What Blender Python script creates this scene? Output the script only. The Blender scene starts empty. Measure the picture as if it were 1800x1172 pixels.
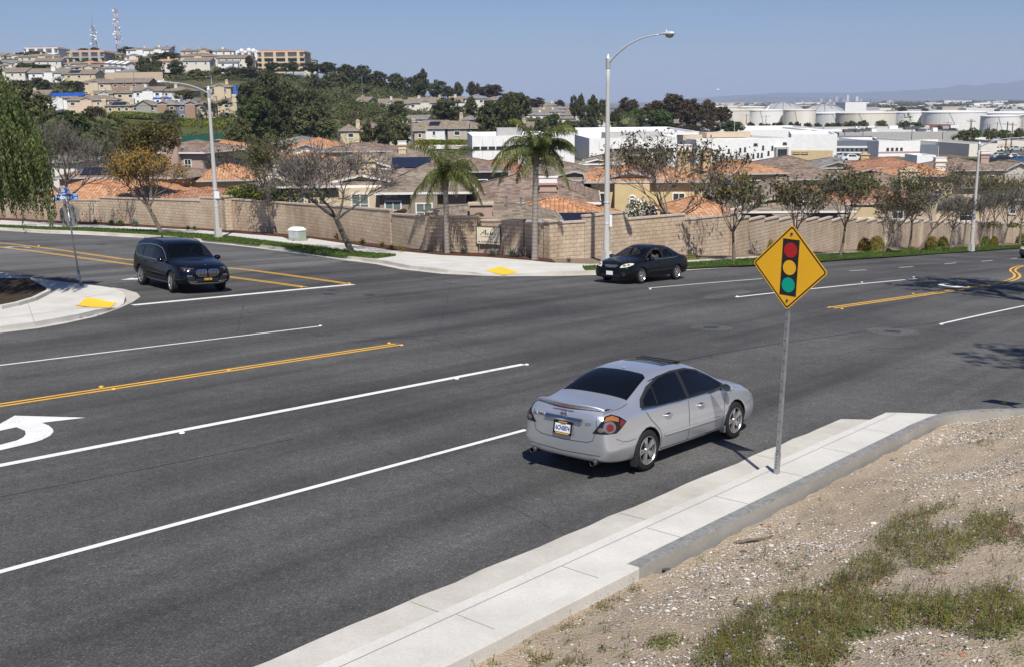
import bpy, bmesh, math, random
from math import radians, sin, cos, pi, sqrt, atan2, hypot
from mathutils import Vector, Matrix
from mathutils.geometry import delaunay_2d_cdt
from mathutils.bvhtree import BVHTree
R0 = random.Random(7)
SC = bpy.context.scene
COL = SC.collection
# ------------------------------------------------------------------ camera
F = 1890.0; CAMZ = 4.5; PITCH = math.atan((586-180)/F); ROLL = radians(-0.6)
_fw = Vector((0, cos(PITCH), -sin(PITCH))); _rt0 = Vector((1, 0, 0)); _up0 = _rt0.cross(_fw)
RT = _rt0*cos(ROLL)+_up0*sin(ROLL); UP = -_rt0*sin(ROLL)+_up0*cos(ROLL); FW = _fw
cd = bpy.data.cameras.new("camera"); cam = bpy.data.objects.new("camera", cd); COL.objects.link(cam)
cam.matrix_world = Matrix(((RT.x, UP.x, -FW.x, 0), (RT.y, UP.y, -FW.y, 0), (RT.z, UP.z, -FW.z, CAMZ), (0, 0, 0, 1)))
cd.sensor_width = 36; cd.lens = F*36/1800; cd.clip_start = 0.05; cd.clip_end = 60000
SC.camera = cam
# ------------------------------------------------------------------ light
SUN_AZ, SUN_EL = radians(172), radians(54)          # azimuth clockwise from +Y
w = bpy.data.worlds.new("World"); SC.world = w; w.use_nodes = True
nt = w.node_tree; nt.nodes.clear()
bg = nt.nodes.new('ShaderNodeBackground'); wo = nt.nodes.new('ShaderNodeOutputWorld')
sky = nt.nodes.new('ShaderNodeTexSky'); sky.sky_type = 'NISHITA'; sky.sun_disc = False
sky.sun_elevation = SUN_EL; sky.sun_rotation = SUN_AZ; sky.air_density = 1.0; sky.dust_density = 0.25; sky.ozone_density = 4.0
wt = nt.nodes.new('ShaderNodeMix'); wt.data_type = 'RGBA'; wt.blend_type = 'MULTIPLY'; wt.inputs[0].default_value = 1; wt.inputs[7].default_value = (.76, .86, 1.16, 1); nt.links.new(sky.outputs[0], wt.inputs[6]); nt.links.new(wt.outputs[2], bg.inputs[0]); nt.links.new(bg.outputs[0], wo.inputs[0]); bg.inputs[1].default_value = 0.064
ld = bpy.data.lights.new("sun", 'SUN'); ld.energy = 5.0; ld.angle = radians(0.5); ld.color = (1, .95, .875)
so = bpy.data.objects.new("sun", ld); COL.objects.link(so)
so.rotation_euler = (pi/2-SUN_EL, 0, pi-SUN_AZ)
SC.view_settings.view_transform = 'Standard'; SC.view_settings.look = 'None'
SC.view_settings.exposure = 0.12; SC.view_settings.gamma = 1
SC.cycles.max_bounces = 6; SC.cycles.transparent_max_bounces = 8; SC.cycles.volume_bounces = 0
SC.cycles.use_adaptive_sampling = True
# ------------------------------------------------------------------ ground model
RA = radians(39.7); AX, AY = sin(RA), cos(RA)       # road direction (down the hill), left of it is v
def uv(x, y): return x*AX+y*AY, -x*AY+y*AX
def xy(u, v): return u*AX-v*AY, u*AY+v*AX
def zr(x, y):
 u, v = uv(x, y); t = min(max(u-25, 0), 40)
 return -0.06*u-0.02*v-0.0005*t*t-0.04*max(0, u-65)
def ray(px, py): return (RT*(px-900)+UP*(586-py)+FW*F).normalized()
def G(px, py, dz=0.0):
 d = ray(px, py); t = 2.0
 while t < 400 and CAMZ+d.z*t > zr(d.x*t, d.y*t)+dz: t *= 1.03
 lo, hi = t/1.03, t
 for _ in range(30):
  m = (lo+hi)/2
  if CAMZ+d.z*m > zr(d.x*m, d.y*m)+dz: lo = m
  else: hi = m
 return Vector((d.x*lo, d.y*lo, CAMZ+d.z*lo))
def at(px, py, Y):
 d = ray(px, py); return Vector((d.x*Y/d.y, Y, CAMZ+d.z*Y/d.y))
def hgt(base, py):
 lo, hi = 0.0, 60.0
 for _ in range(40):
  m = (lo+hi)/2; p = base+Vector((0, 0, m-CAMZ)); y = 586-F*p.dot(UP)/p.dot(FW)
  if y > py: lo = m
  else: hi = m
 return lo
# ------------------------------------------------------------------ mesh helpers
class MB:
 def __init__(s): s.v = []; s.f = []; s.m = []; s.mats = []; s.mi = 0
 def mat(s, m):
  if m not in s.mats: s.mats.append(m)
  s.mi = s.mats.index(m); return s
 def face(s, pts):
  i = len(s.v); s.v += [tuple(p) for p in pts]; s.f.append(list(range(i, i+len(pts)))); s.m.append(s.mi)
 def add(s, vs, fs):
  i = len(s.v); s.v += [tuple(p) for p in vs]
  for f in fs: s.f.append([i+k for k in f]); s.m.append(s.mi)
 def box(s, c, d, rz=0, M=None, taper=1.0):
  x, y, z = d[0]/2, d[1]/2, d[2]/2
  vs = [Vector((sx*x*(taper if sz > 0 else 1), sy*y*(taper if sz > 0 else 1), sz*z)) for sz in (-1, 1) for sy in (-1, 1) for sx in (-1, 1)]
  Q = M or Matrix.Rotation(rz, 3, 'Z')
  s.add([Q @ p+Vector(c) for p in vs], [(0, 2, 3, 1), (4, 5, 7, 6), (0, 1, 5, 4), (2, 6, 7, 3), (0, 4, 6, 2), (1, 3, 7, 5)])
 def tube(s, pts, rad, n=8, cap=True):
  pts = [Vector(p) for p in pts]; vs = []; fs = []
  if not hasattr(rad, '__len__'): rad = [rad]*len(pts)
  ref = Vector((0.31, 0.17, 0.93))
  for i, p in enumerate(pts):
   t = (pts[min(i+1, len(pts)-1)]-pts[max(i-1, 0)])
   t = t.normalized() if t.length > 1e-9 else Vector((0, 0, 1))
   a = t.cross(ref if abs(t.dot(ref)) < .95 else Vector((1, 0, 0))).normalized(); b = t.cross(a)
   for k in range(n):
    an = 2*pi*k/n; vs.append(p+(a*cos(an)+b*sin(an))*rad[i])
  for i in range(len(pts)-1):
   for k in range(n):
    k2 = (k+1) % n; fs.append((i*n+k, i*n+k2, (i+1)*n+k2, (i+1)*n+k))
  if cap: fs.append(tuple(range(n-1, -1, -1))); fs.append(tuple((len(pts)-1)*n+k for k in range(n)))
  s.add(vs, fs)
 def prism(s, poly, z0, z1):
  n = len(poly); b = [(p[0], p[1], z0) for p in poly]; t = [(p[0], p[1], z1) for p in poly]
  s.add(b+t, [tuple(range(n-1, -1, -1)), tuple(range(n, 2*n))]+[(i, (i+1) % n, n+(i+1) % n, n+i) for i in range(n)])
 def lathe(s, prof, n=16, c=(0, 0, 0), axis='Z'):
  vs = []
  for r, h in prof:
   for k in range(n):
    a = 2*pi*k/n
    p = (r*cos(a), r*sin(a), h) if axis == 'Z' else ((r*cos(a), h, r*sin(a)) if axis == 'Y' else (h, r*cos(a), r*sin(a)))
    vs.append((p[0]+c[0], p[1]+c[1], p[2]+c[2]))
  fs = [(i*n+k, i*n+(k+1) % n, (i+1)*n+(k+1) % n, (i+1)*n+k) for i in range(len(prof)-1) for k in range(n)]
  s.add(vs, fs)
 def mesh(s, name, smooth=False, uvs=True):
  me = bpy.data.meshes.new(name); me.from_pydata(s.v, [], s.f)
  for m in s.mats: me.materials.append(M_(m))
  if len(s.mats) > 1: me.polygons.foreach_set('material_index', s.m)
  if smooth: me.polygons.foreach_set('use_smooth', [True]*len(s.f))
  if uvs: autouv(me)
  me.update(); return me
 def build(s, name, parent=None, smooth=False, uvs=True, loc=None):
  o = bpy.data.objects.new(name, s.mesh(name, smooth, uvs)); COL.objects.link(o)
  if parent: o.parent = parent
  if loc is not None: o.location = loc
  return o
def autouv(me):
 ul = me.uv_layers.new(name='UVMap'); vs = me.vertices
 for p in me.polygons:
  n = p.normal
  t = Vector((0, 0, 1)).cross(n)
  if t.length < 0.05: t = Vector((1, 0, 0)); b = Vector((0, 1, 0))
  else: t.normalize(); b = n.cross(t)
  for li in p.loop_indices:
   c = vs[me.loops[li].vertex_index].co
   ul.data[li].uv = (c.dot(t), c.dot(b))
def tag(o, label=None, cat=None, group=None, kind=None):
 if label:
  o['label'] = label
  if len(label.split()) > 16: print('LONG LABEL', len(label.split()), label)
 if cat: o['category'] = cat
 if group: o['group'] = group
 if kind: o['kind'] = kind
 return o
def empty(name, loc, rz=0, label=None, cat=None, group=None):
 o = bpy.data.objects.new(name, None); COL.objects.link(o); o.location = loc; o.rotation_euler = (0, 0, rz); o.empty_display_size = .2
 return tag(o, label, cat, group)
def copy_tree(o, parent=None):
 c = o.copy(); COL.objects.link(c); c.parent = parent
 for ch in list(o.children): copy_tree(ch, c)
 return c
def obj(name, me, parent=None, loc=(0, 0, 0), rot=(0, 0, 0), sc=None):
 o = bpy.data.objects.new(name, me); COL.objects.link(o); o.location = loc; o.rotation_euler = rot
 if sc: o.scale = sc
 if parent: o.parent = parent
 return o
# ------------------------------------------------------------------ materials
MATS = {}
def M_(n): return MATS[n]
class NT:
 def __init__(s, name):
  s.m = bpy.data.materials.new(name); s.m.use_nodes = True; s.t = s.m.node_tree; s.b = s.t.nodes['Principled BSDF']
  MATS[name] = s.m
 def n(s, kind, **kw):
  nd = s.t.nodes.new('ShaderNode'+kind)
  for k, v in kw.items():
   if k.startswith('i_'):
    key = k[2:]; key = int(key) if key.isdigit() else key.replace('_', ' ')
    nd.inputs[key].default_value = v
   else: setattr(nd, k, v)
  return nd
 def l(s, a, b): s.t.links.new(a, b)
 def pos(s, uvm=False, objc=False):
  if uvm: return s.n('TexCoord').outputs['UV']
  if objc: return s.n('TexCoord').outputs['Object']
  return s.n('NewGeometry').outputs['Position']
 def noise(s, vec, scale, detail=3, rough=.55, mp=None):
  nd = s.n('TexNoise', i_Scale=scale, i_Detail=detail, i_Roughness=rough)
  if mp:
   mm = s.n('Mapping'); mm.inputs['Scale'].default_value = mp; s.l(vec, mm.inputs[0]); vec = mm.outputs[0]
  s.l(vec, nd.inputs['Vector']); return nd.outputs['Fac']
 def ramp(s, fac, stops):
  r = s.n('ValToRGB'); el = r.color_ramp.elements
  while len(el) < len(stops): el.new(0.5)
  for e, (p, c) in zip(el, stops): e.position = p; e.color = (*c, 1) if len(c) == 3 else c
  s.l(fac, r.inputs[0]); return r.outputs[0]
 def mix(s, fac, a, b, mode='MIX'):
  nd = s.n('Mix', data_type='RGBA', blend_type=mode)
  for i, x in ((0, fac), (6, a), (7, b)):
   if hasattr(x, 'is_linked') or hasattr(x, 'links'): s.l(x, nd.inputs[i])
   elif i == 0: nd.inputs[0].default_value = x
   else: nd.inputs[i].default_value = (*x, 1)
  return nd.outputs[2]
 def math(s, op, a, b=None, c=None):
  nd = s.n('Math', operation=op)
  for i, x in enumerate((a, b, c)):
   if x is None: continue
   if hasattr(x, 'links'): s.l(x, nd.inputs[i])
   else: nd.inputs[i].default_value = x
  return nd.outputs[0]
 def bump(s, h, dist=.01, st=1.0):
  b = s.n('Bump', i_Distance=dist, i_Strength=st); s.l(h, b.inputs['Height']); s.l(b.outputs[0], s.b.inputs['Normal'])
 def col(s, c, rough=.8, spec=None, metal=0):
  if hasattr(c, 'links'): s.l(c, s.b.inputs['Base Color'])
  else: s.b.inputs['Base Color'].default_value = (*c, 1)
  s.b.inputs['Roughness'].default_value = rough; s.b.inputs['Metallic'].default_value = metal
  if spec is not None: s.b.inputs['Specular IOR Level'].default_value = spec
  return s
def plain(name, c, rough=.7, metal=0, var=.12, scale=3, spec=None, bump=0, bs=40, uvm=False, coat=0):
 t = NT(name); v = t.pos()
 a = tuple(x*(1-var) for x in c); b = tuple(min(1, x*(1+var)) for x in c)
 t.col(t.ramp(t.noise(v, scale, 4), [(.3, a), (.7, b)]), rough, spec, metal)
 if bump: t.bump(t.noise(v, bs, 3), bump)
 if coat: t.b.inputs['Coat Weight'].default_value = coat; t.b.inputs['Coat Roughness'].default_value = .03
 return t
def mk_materials():
 for nm, base, br in (('asphalt', .077, 1), ('asphalt_side', .105, 1)):
  t = NT(nm); v = t.pos()
  sp = t.ramp(t.noise(v, 38, 3, .8), [(.30, (.42,)*3), (.46, (.88,)*3), (.58, (1.15,)*3), (.70, (2.6,)*3)])
  s2 = t.ramp(t.noise(v, 9, 4, .85), [(.34, (.82,)*3), (.5, (.98,)*3), (.66, (1.22,)*3)])
  big = t.ramp(t.noise(v, .16, 4, .6), [(.3, (.74,)*3), (.7, (1.34,)*3)])
  mid = t.ramp(t.noise(v, 2.2, 5, .65), [(.3, (.90,)*3), (.7, (1.1,)*3)])
  mp = t.n('Mapping'); mp.inputs['Rotation'].default_value = (0, 0, RA); t.l(v, mp.inputs[0])
  mp2 = t.n('Mapping'); mp2.inputs['Scale'].default_value = (.75, .03, .3); t.l(mp.outputs[0], mp2.inputs[0])
  lane = t.ramp(t.noise(mp2.outputs[0], 1.0, 3, .6), [(.35, (.74,)*3), (.65, (1.28,)*3)])
  c = t.mix(1, t.mix(1, (base*1.01, base, base*.965), sp, 'MULTIPLY'), big, 'MULTIPLY'); c = t.mix(1, c, s2, 'MULTIPLY')
  c = t.mix(1, t.mix(1, c, mid, 'MULTIPLY'), lane, 'MULTIPLY')
  vo = t.n('TexVoronoi', feature='DISTANCE_TO_EDGE', i_Scale=.09); nv = t.n('TexNoise', i_Scale=1.2, i_Detail=5)
  t.l(v, nv.inputs['Vector']); vv = t.n('Mix', data_type='VECTOR'); vv.inputs[0].default_value = .25
  t.l(v, vv.inputs[4]); t.l(nv.outputs['Color'], vv.inputs[5]); t.l(vv.outputs[1], vo.inputs['Vector'])
  crack = t.math('LESS_THAN', vo.outputs['Distance'], .0012)
  c = t.mix(t.math('MULTIPLY', crack, .35), c, (.03, .03, .03))
  t.col(c, .88, .3); t.bump(t.noise(v, 90, 3, .7), .006, .8)
 for nm, c0, c1 in (('concrete', (.54, .52, .47), (.68, .66, .61)), ('gutter_concrete', (.44, .41, .355), (.62, .595, .54)), ('old_concrete', (.29, .28, .255), (.44, .42, .38))):
  t = NT(nm); v = t.pos()
  c = t.ramp(t.noise(v, .9, 6, .62), [(.3, c0), (.7, c1)])
  c = t.mix(.75, c, t.ramp(t.noise(v, 30, 3, .7), [(.3, (.86,)*3), (.65, (1.04,)*3)]), 'MULTIPLY')
  st = t.ramp(t.noise(v, 3.2, 5, .7), [(.62, (1, 1, 1)), (.75, (.8, .77, .72))])
  c = t.mix(.6, c, st, 'MULTIPLY')
  t.col(c, .9, .25); t.bump(t.noise(v, 60, 3), .003)
 t = NT('weathered_concrete'); v = t.pos()
 c = t.ramp(t.noise(v, 7, 6, .75), [(.3, (.17, .17, .165)), (.7, (.31, .305, .29))])
 c = t.mix(.8, c, t.ramp(t.noise(v, 22, 4, .7), [(.35, (.75,)*3), (.65, (1.15,)*3)]), 'MULTIPLY')
 t.col(c, .9); t.bump(t.noise(v, 30, 4), .01)
 for nm, c in (('white_paint', (.80, .80, .77)), ('yellow_paint', (.78, .43, .055)), ('tactile_yellow', (.92, .56, .035)), ('red_paint', (.42, .12, .10)), ('crack_fill', (.035, .035, .036)), ('joint_dirt', (.40, .365, .31))):
  t = NT(nm); v = t.pos()
  wear = t.ramp(t.noise(v, 45, 3, .75), [(.30, (.62,)*3), (.42, (1,)*3)])
  w2 = t.ramp(t.noise(v, 1.6, 4, .7), [(.3, (.88,)*3), (.6, (1.0,)*3)])
  chip = t.math('LESS_THAN', t.math('ADD', t.math('MULTIPLY', t.noise(v, 26, 4, .8), .6), t.math('MULTIPLY', t.noise(v, 1.1, 4, .7), .4)), .395)
  t.col(t.mix(chip, t.mix(.7, t.mix(1, c, w2, 'MULTIPLY'), wear, 'MULTIPLY'), (.10, .10, .10) if 'paint' in nm else c), .75); t.bump(t.noise(v, 90, 2), .002)
 t = NT('block_wall'); v = t.pos(uvm=True); g = t.pos()
 br = t.n('TexBrick', i_Scale=1.0, i_Mortar_Size=.012, i_Mortar_Smooth=.2, i_Brick_Width=.42, i_Row_Height=.205, i_Bias=0.0)
 br.inputs['Color1'].default_value = (.57, .47, .355, 1); br.inputs['Color2'].default_value = (.63, .53, .41, 1); br.inputs['Mortar'].default_value = (.42, .345, .26, 1)
 t.l(v, br.inputs['Vector'])
 c = t.mix(.7, br.outputs['Color'], t.ramp(t.noise(g, 1.3, 5, .65), [(.25, (.74, .69, .64)), (.7, (1.12, 1.10, 1.08))]), 'MULTIPLY')
 c = t.mix(.6, c, t.ramp(t.noise(g, 16, 3, .7), [(.3, (.76,)*3), (.7, (1.12,)*3)]), 'MULTIPLY')
 c = t.mix(.45, c, t.ramp(t.noise(g, .5, 4, .7, (1, 1, .35)), [(.35, (.50, .36, .26)), (.6, (1, 1, 1))]), 'MULTIPLY')
 t.col(c, .95, .15)
 hh = t.math('SUBTRACT', t.noise(g, 15, 4, .65), t.math('MULTIPLY', br.outputs['Fac'], .9)); t.bump(hh, .03, .9)
 plain('wall_cap', (.50, .41, .33), .9, bump=.006, bs=20, var=.18)
 for nm, a, b, sc in (('mulch', (.045, .024, .018), (.17, .085, .06), 22), ('dry_soil', (.16, .12, .085), (.34, .27, .20), 14), ('dark_soil', (.03, .022, .016), (.10, .075, .05), 12)):
  t = NT(nm); v = t.pos(); t.col(t.ramp(t.noise(v, sc, 4, .75), [(.35, a), (.68, b)]), .95, .1); t.bump(t.noise(v, sc*1.5, 3), .04)
 for nm, a, b in (('lawn_soil', (.05, .075, .02), (.10, .14, .035)), ('field_grass', (.06, .075, .024), (.11, .13, .045)), ('scrub', (.05, .06, .022), (.15, .13, .07))):
  t = NT(nm); v = t.pos()
  c = t.ramp(t.noise(v, .25 if nm != 'lawn_soil' else 3, 6, .7), [(.3, a), (.7, b)])
  t.col(t.mix(.6, c, t.ramp(t.noise(v, 6, 3, .7), [(.3, (.6,)*3), (.7, (1.25,)*3)]), 'MULTIPLY'), .95, .1); t.bump(t.noise(v, 5, 3), .1)
 t = NT('terrain'); v = t.pos()
 c = t.ramp(t.noise(v, .02, 5, .7), [(.3, (.075, .08, .035)), (.5, (.16, .14, .09)), (.68, (.24, .21, .16))])
 c = t.mix(.7, c, t.ramp(t.noise(v, .5, 5, .7), [(.3, (.55,)*3), (.7, (1.25,)*3)]), 'MULTIPLY')
 t.col(c, .95, .1); t.bump(t.noise(v, 1.5, 3), .3)
 t = NT('basin'); v = t.pos()
 c = t.ramp(t.noise(v, .004, 8, .75), [(.36, (.035, .05, .03)), (.5, (.10, .10, .08)), (.56, (.30, .29, .27)), (.66, (.48, .47, .45))])
 t.col(c, .95, .1)
 t = NT('dirt'); v = t.pos()
 base = t.ramp(t.noise(v, .8, 6, .65), [(.3, (.55, .44, .31)), (.55, (.68, .55, .40)), (.72, (.47, .38, .275))])
 vo = t.n('TexVoronoi', i_Scale=38.0, i_Randomness=1.0); t.l(v, vo.inputs['Vector'])
 pc = t.ramp(vo.outputs['Color'], [(.1, (.09, .085, .08)), (.3, (.30, .28, .26)), (.5, (.46, .40, .33)), (.75, (.74, .71, .67)), (.95, (.22, .15, .11))])
 gm = t.math('MULTIPLY', t.ramp(t.noise(v, .55, 4, .6), [(.50, (0, 0, 0)), (.64, (1, 1, 1))]), t.math('LESS_THAN', vo.outputs['Distance'], .40))
 c = t.mix(gm, base, pc)
 c = t.mix(.8, c, t.ramp(t.noise(v, 60, 3, .8), [(.30, (.62,)*3), (.6, (1.08,)*3)]), 'MULTIPLY')
 t.col(c, .95, .15)
 h = t.math('ADD', t.math('MULTIPLY', t.math('SUBTRACT', .5, vo.outputs['Distance']), gm), t.math('MULTIPLY', t.noise(v, 25, 5, .7), 1.6)); t.bump(h, .05, 1.0)
 for nm, c in dict(cream=(.62, .52, .36), tan=(.52, .42, .31), taupe=(.30, .245, .195), pink=(.44, .32, .265), yellow=(.62, .49, .27), offwhite=(.70, .66, .58), white=(.80, .80, .78), peach=(.66, .52, .39), sage=(.33, .34, .28), rust=(.36, .24, .17), grey=(.42, .41, .39), stone=(.47, .43, .37), darkgrey=(.10, .105, .115), slategrey=(.17, .19, .23), buff=(.56, .45, .26)).items():
  plain('stucco_'+nm, c, .92, var=.06, scale=1.2, spec=.15, bump=.004, bs=50)
 plain('trim_white', (.78, .77, .74), .6, var=.05); plain('trim_dark', (.09, .06, .045), .7); plain('fascia_grey', (.42, .43, .44), .6)
 def roof(nm, cs, row, wid, curved):
  t = NT(nm); v = t.pos(uvm=True); g = t.pos()
  br = t.n('TexBrick', i_Scale=1.0, i_Mortar_Size=.012 if not curved else 0.0, i_Mortar_Smooth=.3, i_Brick_Width=wid, i_Row_Height=row); br.offset = .5 if not curved else 0
  br.inputs['Color1'].default_value = (0, 0, 0, 1); br.inputs['Color2'].default_value = (1, 1, 1, 1); br.inputs['Mortar'].default_value = (.1, .1, .1, 1)
  t.l(v, br.inputs['Vector'])
  wn = t.n('TexWhiteNoise', noise_dimensions='1D')
  c = t.ramp(br.outputs['Color'], [(.05, cs[0]), (.5, cs[1]), (.95, cs[2])])
  c = t.mix(.5, c, t.ramp(t.noise(g, .5, 4, .65), [(.3, (.74,)*3), (.7, (1.18,)*3)]), 'MULTIPLY')
  sx = t.n('SeparateXYZ'); t.l(v, sx.inputs[0])
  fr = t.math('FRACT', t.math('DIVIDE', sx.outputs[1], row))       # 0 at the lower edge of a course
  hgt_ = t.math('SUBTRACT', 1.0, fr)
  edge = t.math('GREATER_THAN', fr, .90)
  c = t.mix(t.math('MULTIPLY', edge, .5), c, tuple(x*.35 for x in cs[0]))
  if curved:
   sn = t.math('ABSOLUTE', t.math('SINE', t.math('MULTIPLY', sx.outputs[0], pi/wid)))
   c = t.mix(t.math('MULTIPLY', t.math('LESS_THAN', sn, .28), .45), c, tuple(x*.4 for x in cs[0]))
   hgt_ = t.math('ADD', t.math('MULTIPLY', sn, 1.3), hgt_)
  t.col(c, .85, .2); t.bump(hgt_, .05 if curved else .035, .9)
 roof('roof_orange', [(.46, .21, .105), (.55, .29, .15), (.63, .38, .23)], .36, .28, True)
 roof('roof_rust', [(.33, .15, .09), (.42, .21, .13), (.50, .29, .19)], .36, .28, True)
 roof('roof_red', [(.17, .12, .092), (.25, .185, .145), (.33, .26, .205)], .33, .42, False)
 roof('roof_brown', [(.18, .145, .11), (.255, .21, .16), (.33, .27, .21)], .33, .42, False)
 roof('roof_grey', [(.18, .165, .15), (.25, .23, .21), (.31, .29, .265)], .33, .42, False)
 plain('roof_flat', (.55, .54, .51), .85, var=.15, scale=.3); plain('roof_white', (.78, .78, .76), .8, var=.08, scale=.3)
 t = NT('window_glass'); t.col((.035, .045, .05), .06, .8)
 t = NT('window_blind'); v = t.pos(); sx = t.n('SeparateXYZ'); t.l(v, sx.inputs[0])
 st = t.math('GREATER_THAN', t.math('FRACT', t.math('MULTIPLY', sx.outputs[2], 14)), .5)
 t.col(t.mix(st, (.20, .24, .21), (.11, .14, .13)), .15, .6)
 t = NT('solar'); v = t.pos(uvm=True); br = t.n('TexBrick', i_Scale=1.0, i_Mortar_Size=.012, i_Brick_Width=1.0, i_Row_Height=.8); br.offset = 0
 br.inputs['Color1'].default_value = (.012, .014, .028, 1); br.inputs['Color2'].default_value = (.014, .016, .032, 1); br.inputs['Mortar'].default_value = (.04, .042, .05, 1); t.l(v, br.inputs['Vector']); t.col(br.outputs['Color'], .35, .4)
 plain('tarp', (.012, .075, .34), .5, var=.2, scale=1)
 plain('galvanised', (.42, .43, .44), .42, metal=.75, var=.18, scale=9); plain('lamp_concrete', (.50, .49, .46), .8, var=.12, scale=30)
 plain('lamp_metal', (.66, .67, .68), .4, metal=.25, var=.06); plain('sign_back', (.21, .21, .21), .55, var=.06)
 plain('black', (.012, .012, .012), .6, var=.1); plain('dark_metal', (.05, .05, .052), .5, metal=.3)
 plain('green_box', (.36, .45, .34), .6, var=.08); plain('wood_pole', (.12, .085, .06), .9); plain('green_mesh', (.02, .13, .09), .8)
 plain('rail_red', (.42, .10, .07), .6); plain('tank_white', (.78, .77, .74), .6, var=.03, scale=.08)
 t = NT('tank_cream'); v = t.pos(); c = t.ramp(t.noise(v, .06, 5, .7, (1, 1, .12)), [(.35, (.78, .75, .68)), (.66, (.64, .57, .47))]); t.col(c, .7)
 plain('tank_roof', (.36, .37, .37), .6, var=.12, scale=.05); plain('rust_tank', (.14, .045, .035), .7)
 plain('bark', (.17, .135, .105), .95, var=.35, scale=9, bump=.02, bs=30); plain('bark_dark', (.10, .090, .080), .95, var=.3, scale=9, bump=.02, bs=30)
 plain('twig', (.125, .112, .10), .95, var=.25, scale=5)
 t = NT('palm_trunk'); v = t.pos(); sx = t.n('SeparateXYZ'); t.l(v, sx.inputs[0])
 ring = t.math('FRACT', t.math('MULTIPLY', sx.outputs[2], 5.5))
 c = t.mix(t.math('LESS_THAN', ring, .14), (.33, .29, .25), (.15, .125, .10)); c = t.mix(.7, c, t.ramp(t.noise(v, 14, 4, .7, (1, 1, .3)), [(.3, (.7,)*3), (.7, (1.15,)*3)]), 'MULTIPLY'); t.col(c, .95); t.bump(ring, .02)
 def leaf(nm, cs, tr=.25):
  t = NT(nm); oi = t.n('ObjectInfo'); g = t.pos(objc=True)
  f = t.noise(g, 1.7, 2, .7); f2 = t.noise(g, 9.0, 1, .5)
  c = t.ramp(t.math('ADD', t.math('MULTIPLY', f, .5), t.math('MULTIPLY', f2, .5)), [(.36, cs[0]), (.5, cs[1]), (.62, cs[2])])
  hs = t.n('HueSaturation'); t.l(t.math('ADD', .80, t.math('MULTIPLY', oi.outputs['Random'], .4)), hs.inputs['Value'])
  t.l(t.math('ADD', .488, t.math('MULTIPLY', oi.outputs['Random'], .022)), hs.inputs['Hue']); t.l(c, hs.inputs['Color'])
  t.col(hs.outputs[0], .6, .25)
  t.b.inputs['Transmission Weight'].default_value = 0
  tl = t.n('BsdfTranslucent'); t.l(hs.outputs[0], tl.inputs[0]); mx = t.n('MixShader'); mx.inputs[0].default_value = tr
  out = t.t.nodes['Material Output']; t.l(t.b.outputs[0], mx.inputs[1]); t.l(tl.outputs[0], mx.inputs[2]); t.l(mx.outputs[0], out.inputs[0])
 leaf('leaf_green', [(.035, .06, .016), (.07, .11, .026), (.13, .16, .04)])
 leaf('leaf_dark', [(.040, .047, .018), (.074, .084, .031), (.115, .122, .050)])
 leaf('leaf_olive', [(.065, .078, .030), (.12, .13, .05), (.18, .18, .075)])
 leaf('leaf_brown', [(.055, .028, .016), (.085, .052, .028), (.06, .065, .025)])
 leaf('leaf_rust', [(.14, .06, .025), (.17, .12, .035), (.08, .10, .03)])
 leaf('leaf_yellow', [(.42, .24, .035), (.55, .36, .05), (.30, .24, .06)])
 leaf('leaf_palm', [(.045, .065, .018), (.10, .125, .035), (.21, .215, .07)], .3)
 leaf('leaf_pepper', [(.07, .095, .035), (.13, .165, .055), (.22, .25, .10)], .3)
 leaf('leaf_hedge', [(.06, .08, .012), (.16, .17, .02), (.26, .22, .03)])
 leaf('leaf_redhedge', [(.20, .10, .03), (.20, .16, .025), (.12, .14, .02)])
 leaf('leaf_agave', [(.12, .16, .13), (.18, .23, .18), (.2, .26, .2)])
 leaf('grass_blade', [(.05, .09, .015), (.085, .14, .025), (.14, .19, .04)])
 leaf('weed', [(.08, .105, .03), (.16, .19, .06), (.27, .27, .11)])
 leaf('weed_dry', [(.16, .12, .07), (.22, .13, .08), (.13, .06, .045)])
 leaf('flower', [(.35, .22, .60), (.45, .32, .70), (.5, .38, .72)])
mk_materials()
from mathutils import noise as mn
# ------------------------------------------------------------------ ground surfaces
def inside(p, poly):
 c = False; j = len(poly)-1
 for i in range(len(poly)):
  a, b = poly[i], poly[j]
  if (a[1] > p[1]) != (b[1] > p[1]) and p[0] < (b[0]-a[0])*(p[1]-a[1])/(b[1]-a[1])+a[0]: c = not c
  j = i
 return c
def smooth(pts, it=2, closed=False):
 for _ in range(it):
  out = [] if closed else [pts[0]]
  n = len(pts)
  for i in range(n if closed else n-1):
   a, b = pts[i], pts[(i+1) % n]
   out += [tuple(a[k]*.75+b[k]*.25 for k in range(len(a))), tuple(a[k]*.25+b[k]*.75 for k in range(len(a)))]
  if not closed: out.append(pts[-1])
  pts = out
 return pts
def fill(poly, step):
 P = []
 for i, a in enumerate(poly):
  b = poly[(i+1) % len(poly)]; L = hypot(b[0]-a[0], b[1]-a[1]); k = max(1, int(L/step))
  P += [(a[0]+(b[0]-a[0])*j/k, a[1]+(b[1]-a[1])*j/k) for j in range(k)]
 nb = len(P); xs = [p[0] for p in P]; ys = [p[1] for p in P]
 V = [Vector(p) for p in P]
 y = min(ys)+step*.5
 while y < max(ys):
  x = min(xs)+step*.5
  while x < max(xs):
   if inside((x, y), P): V.append(Vector((x+R0.uniform(-.01, .01)*step, y+R0.uniform(-.01, .01)*step)))
   x += step
  y += step
 r = delaunay_2d_cdt(V, [(i, (i+1) % nb) for i in range(nb)], [], 0, 1e-5)
 ov, of = r[0], r[2]
 fs = [f for f in of if inside((sum(ov[k][0] for k in f)/3, sum(ov[k][1] for k in f)/3), P)]
 return [tuple(v) for v in ov], [tuple(f) for f in fs], P
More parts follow.
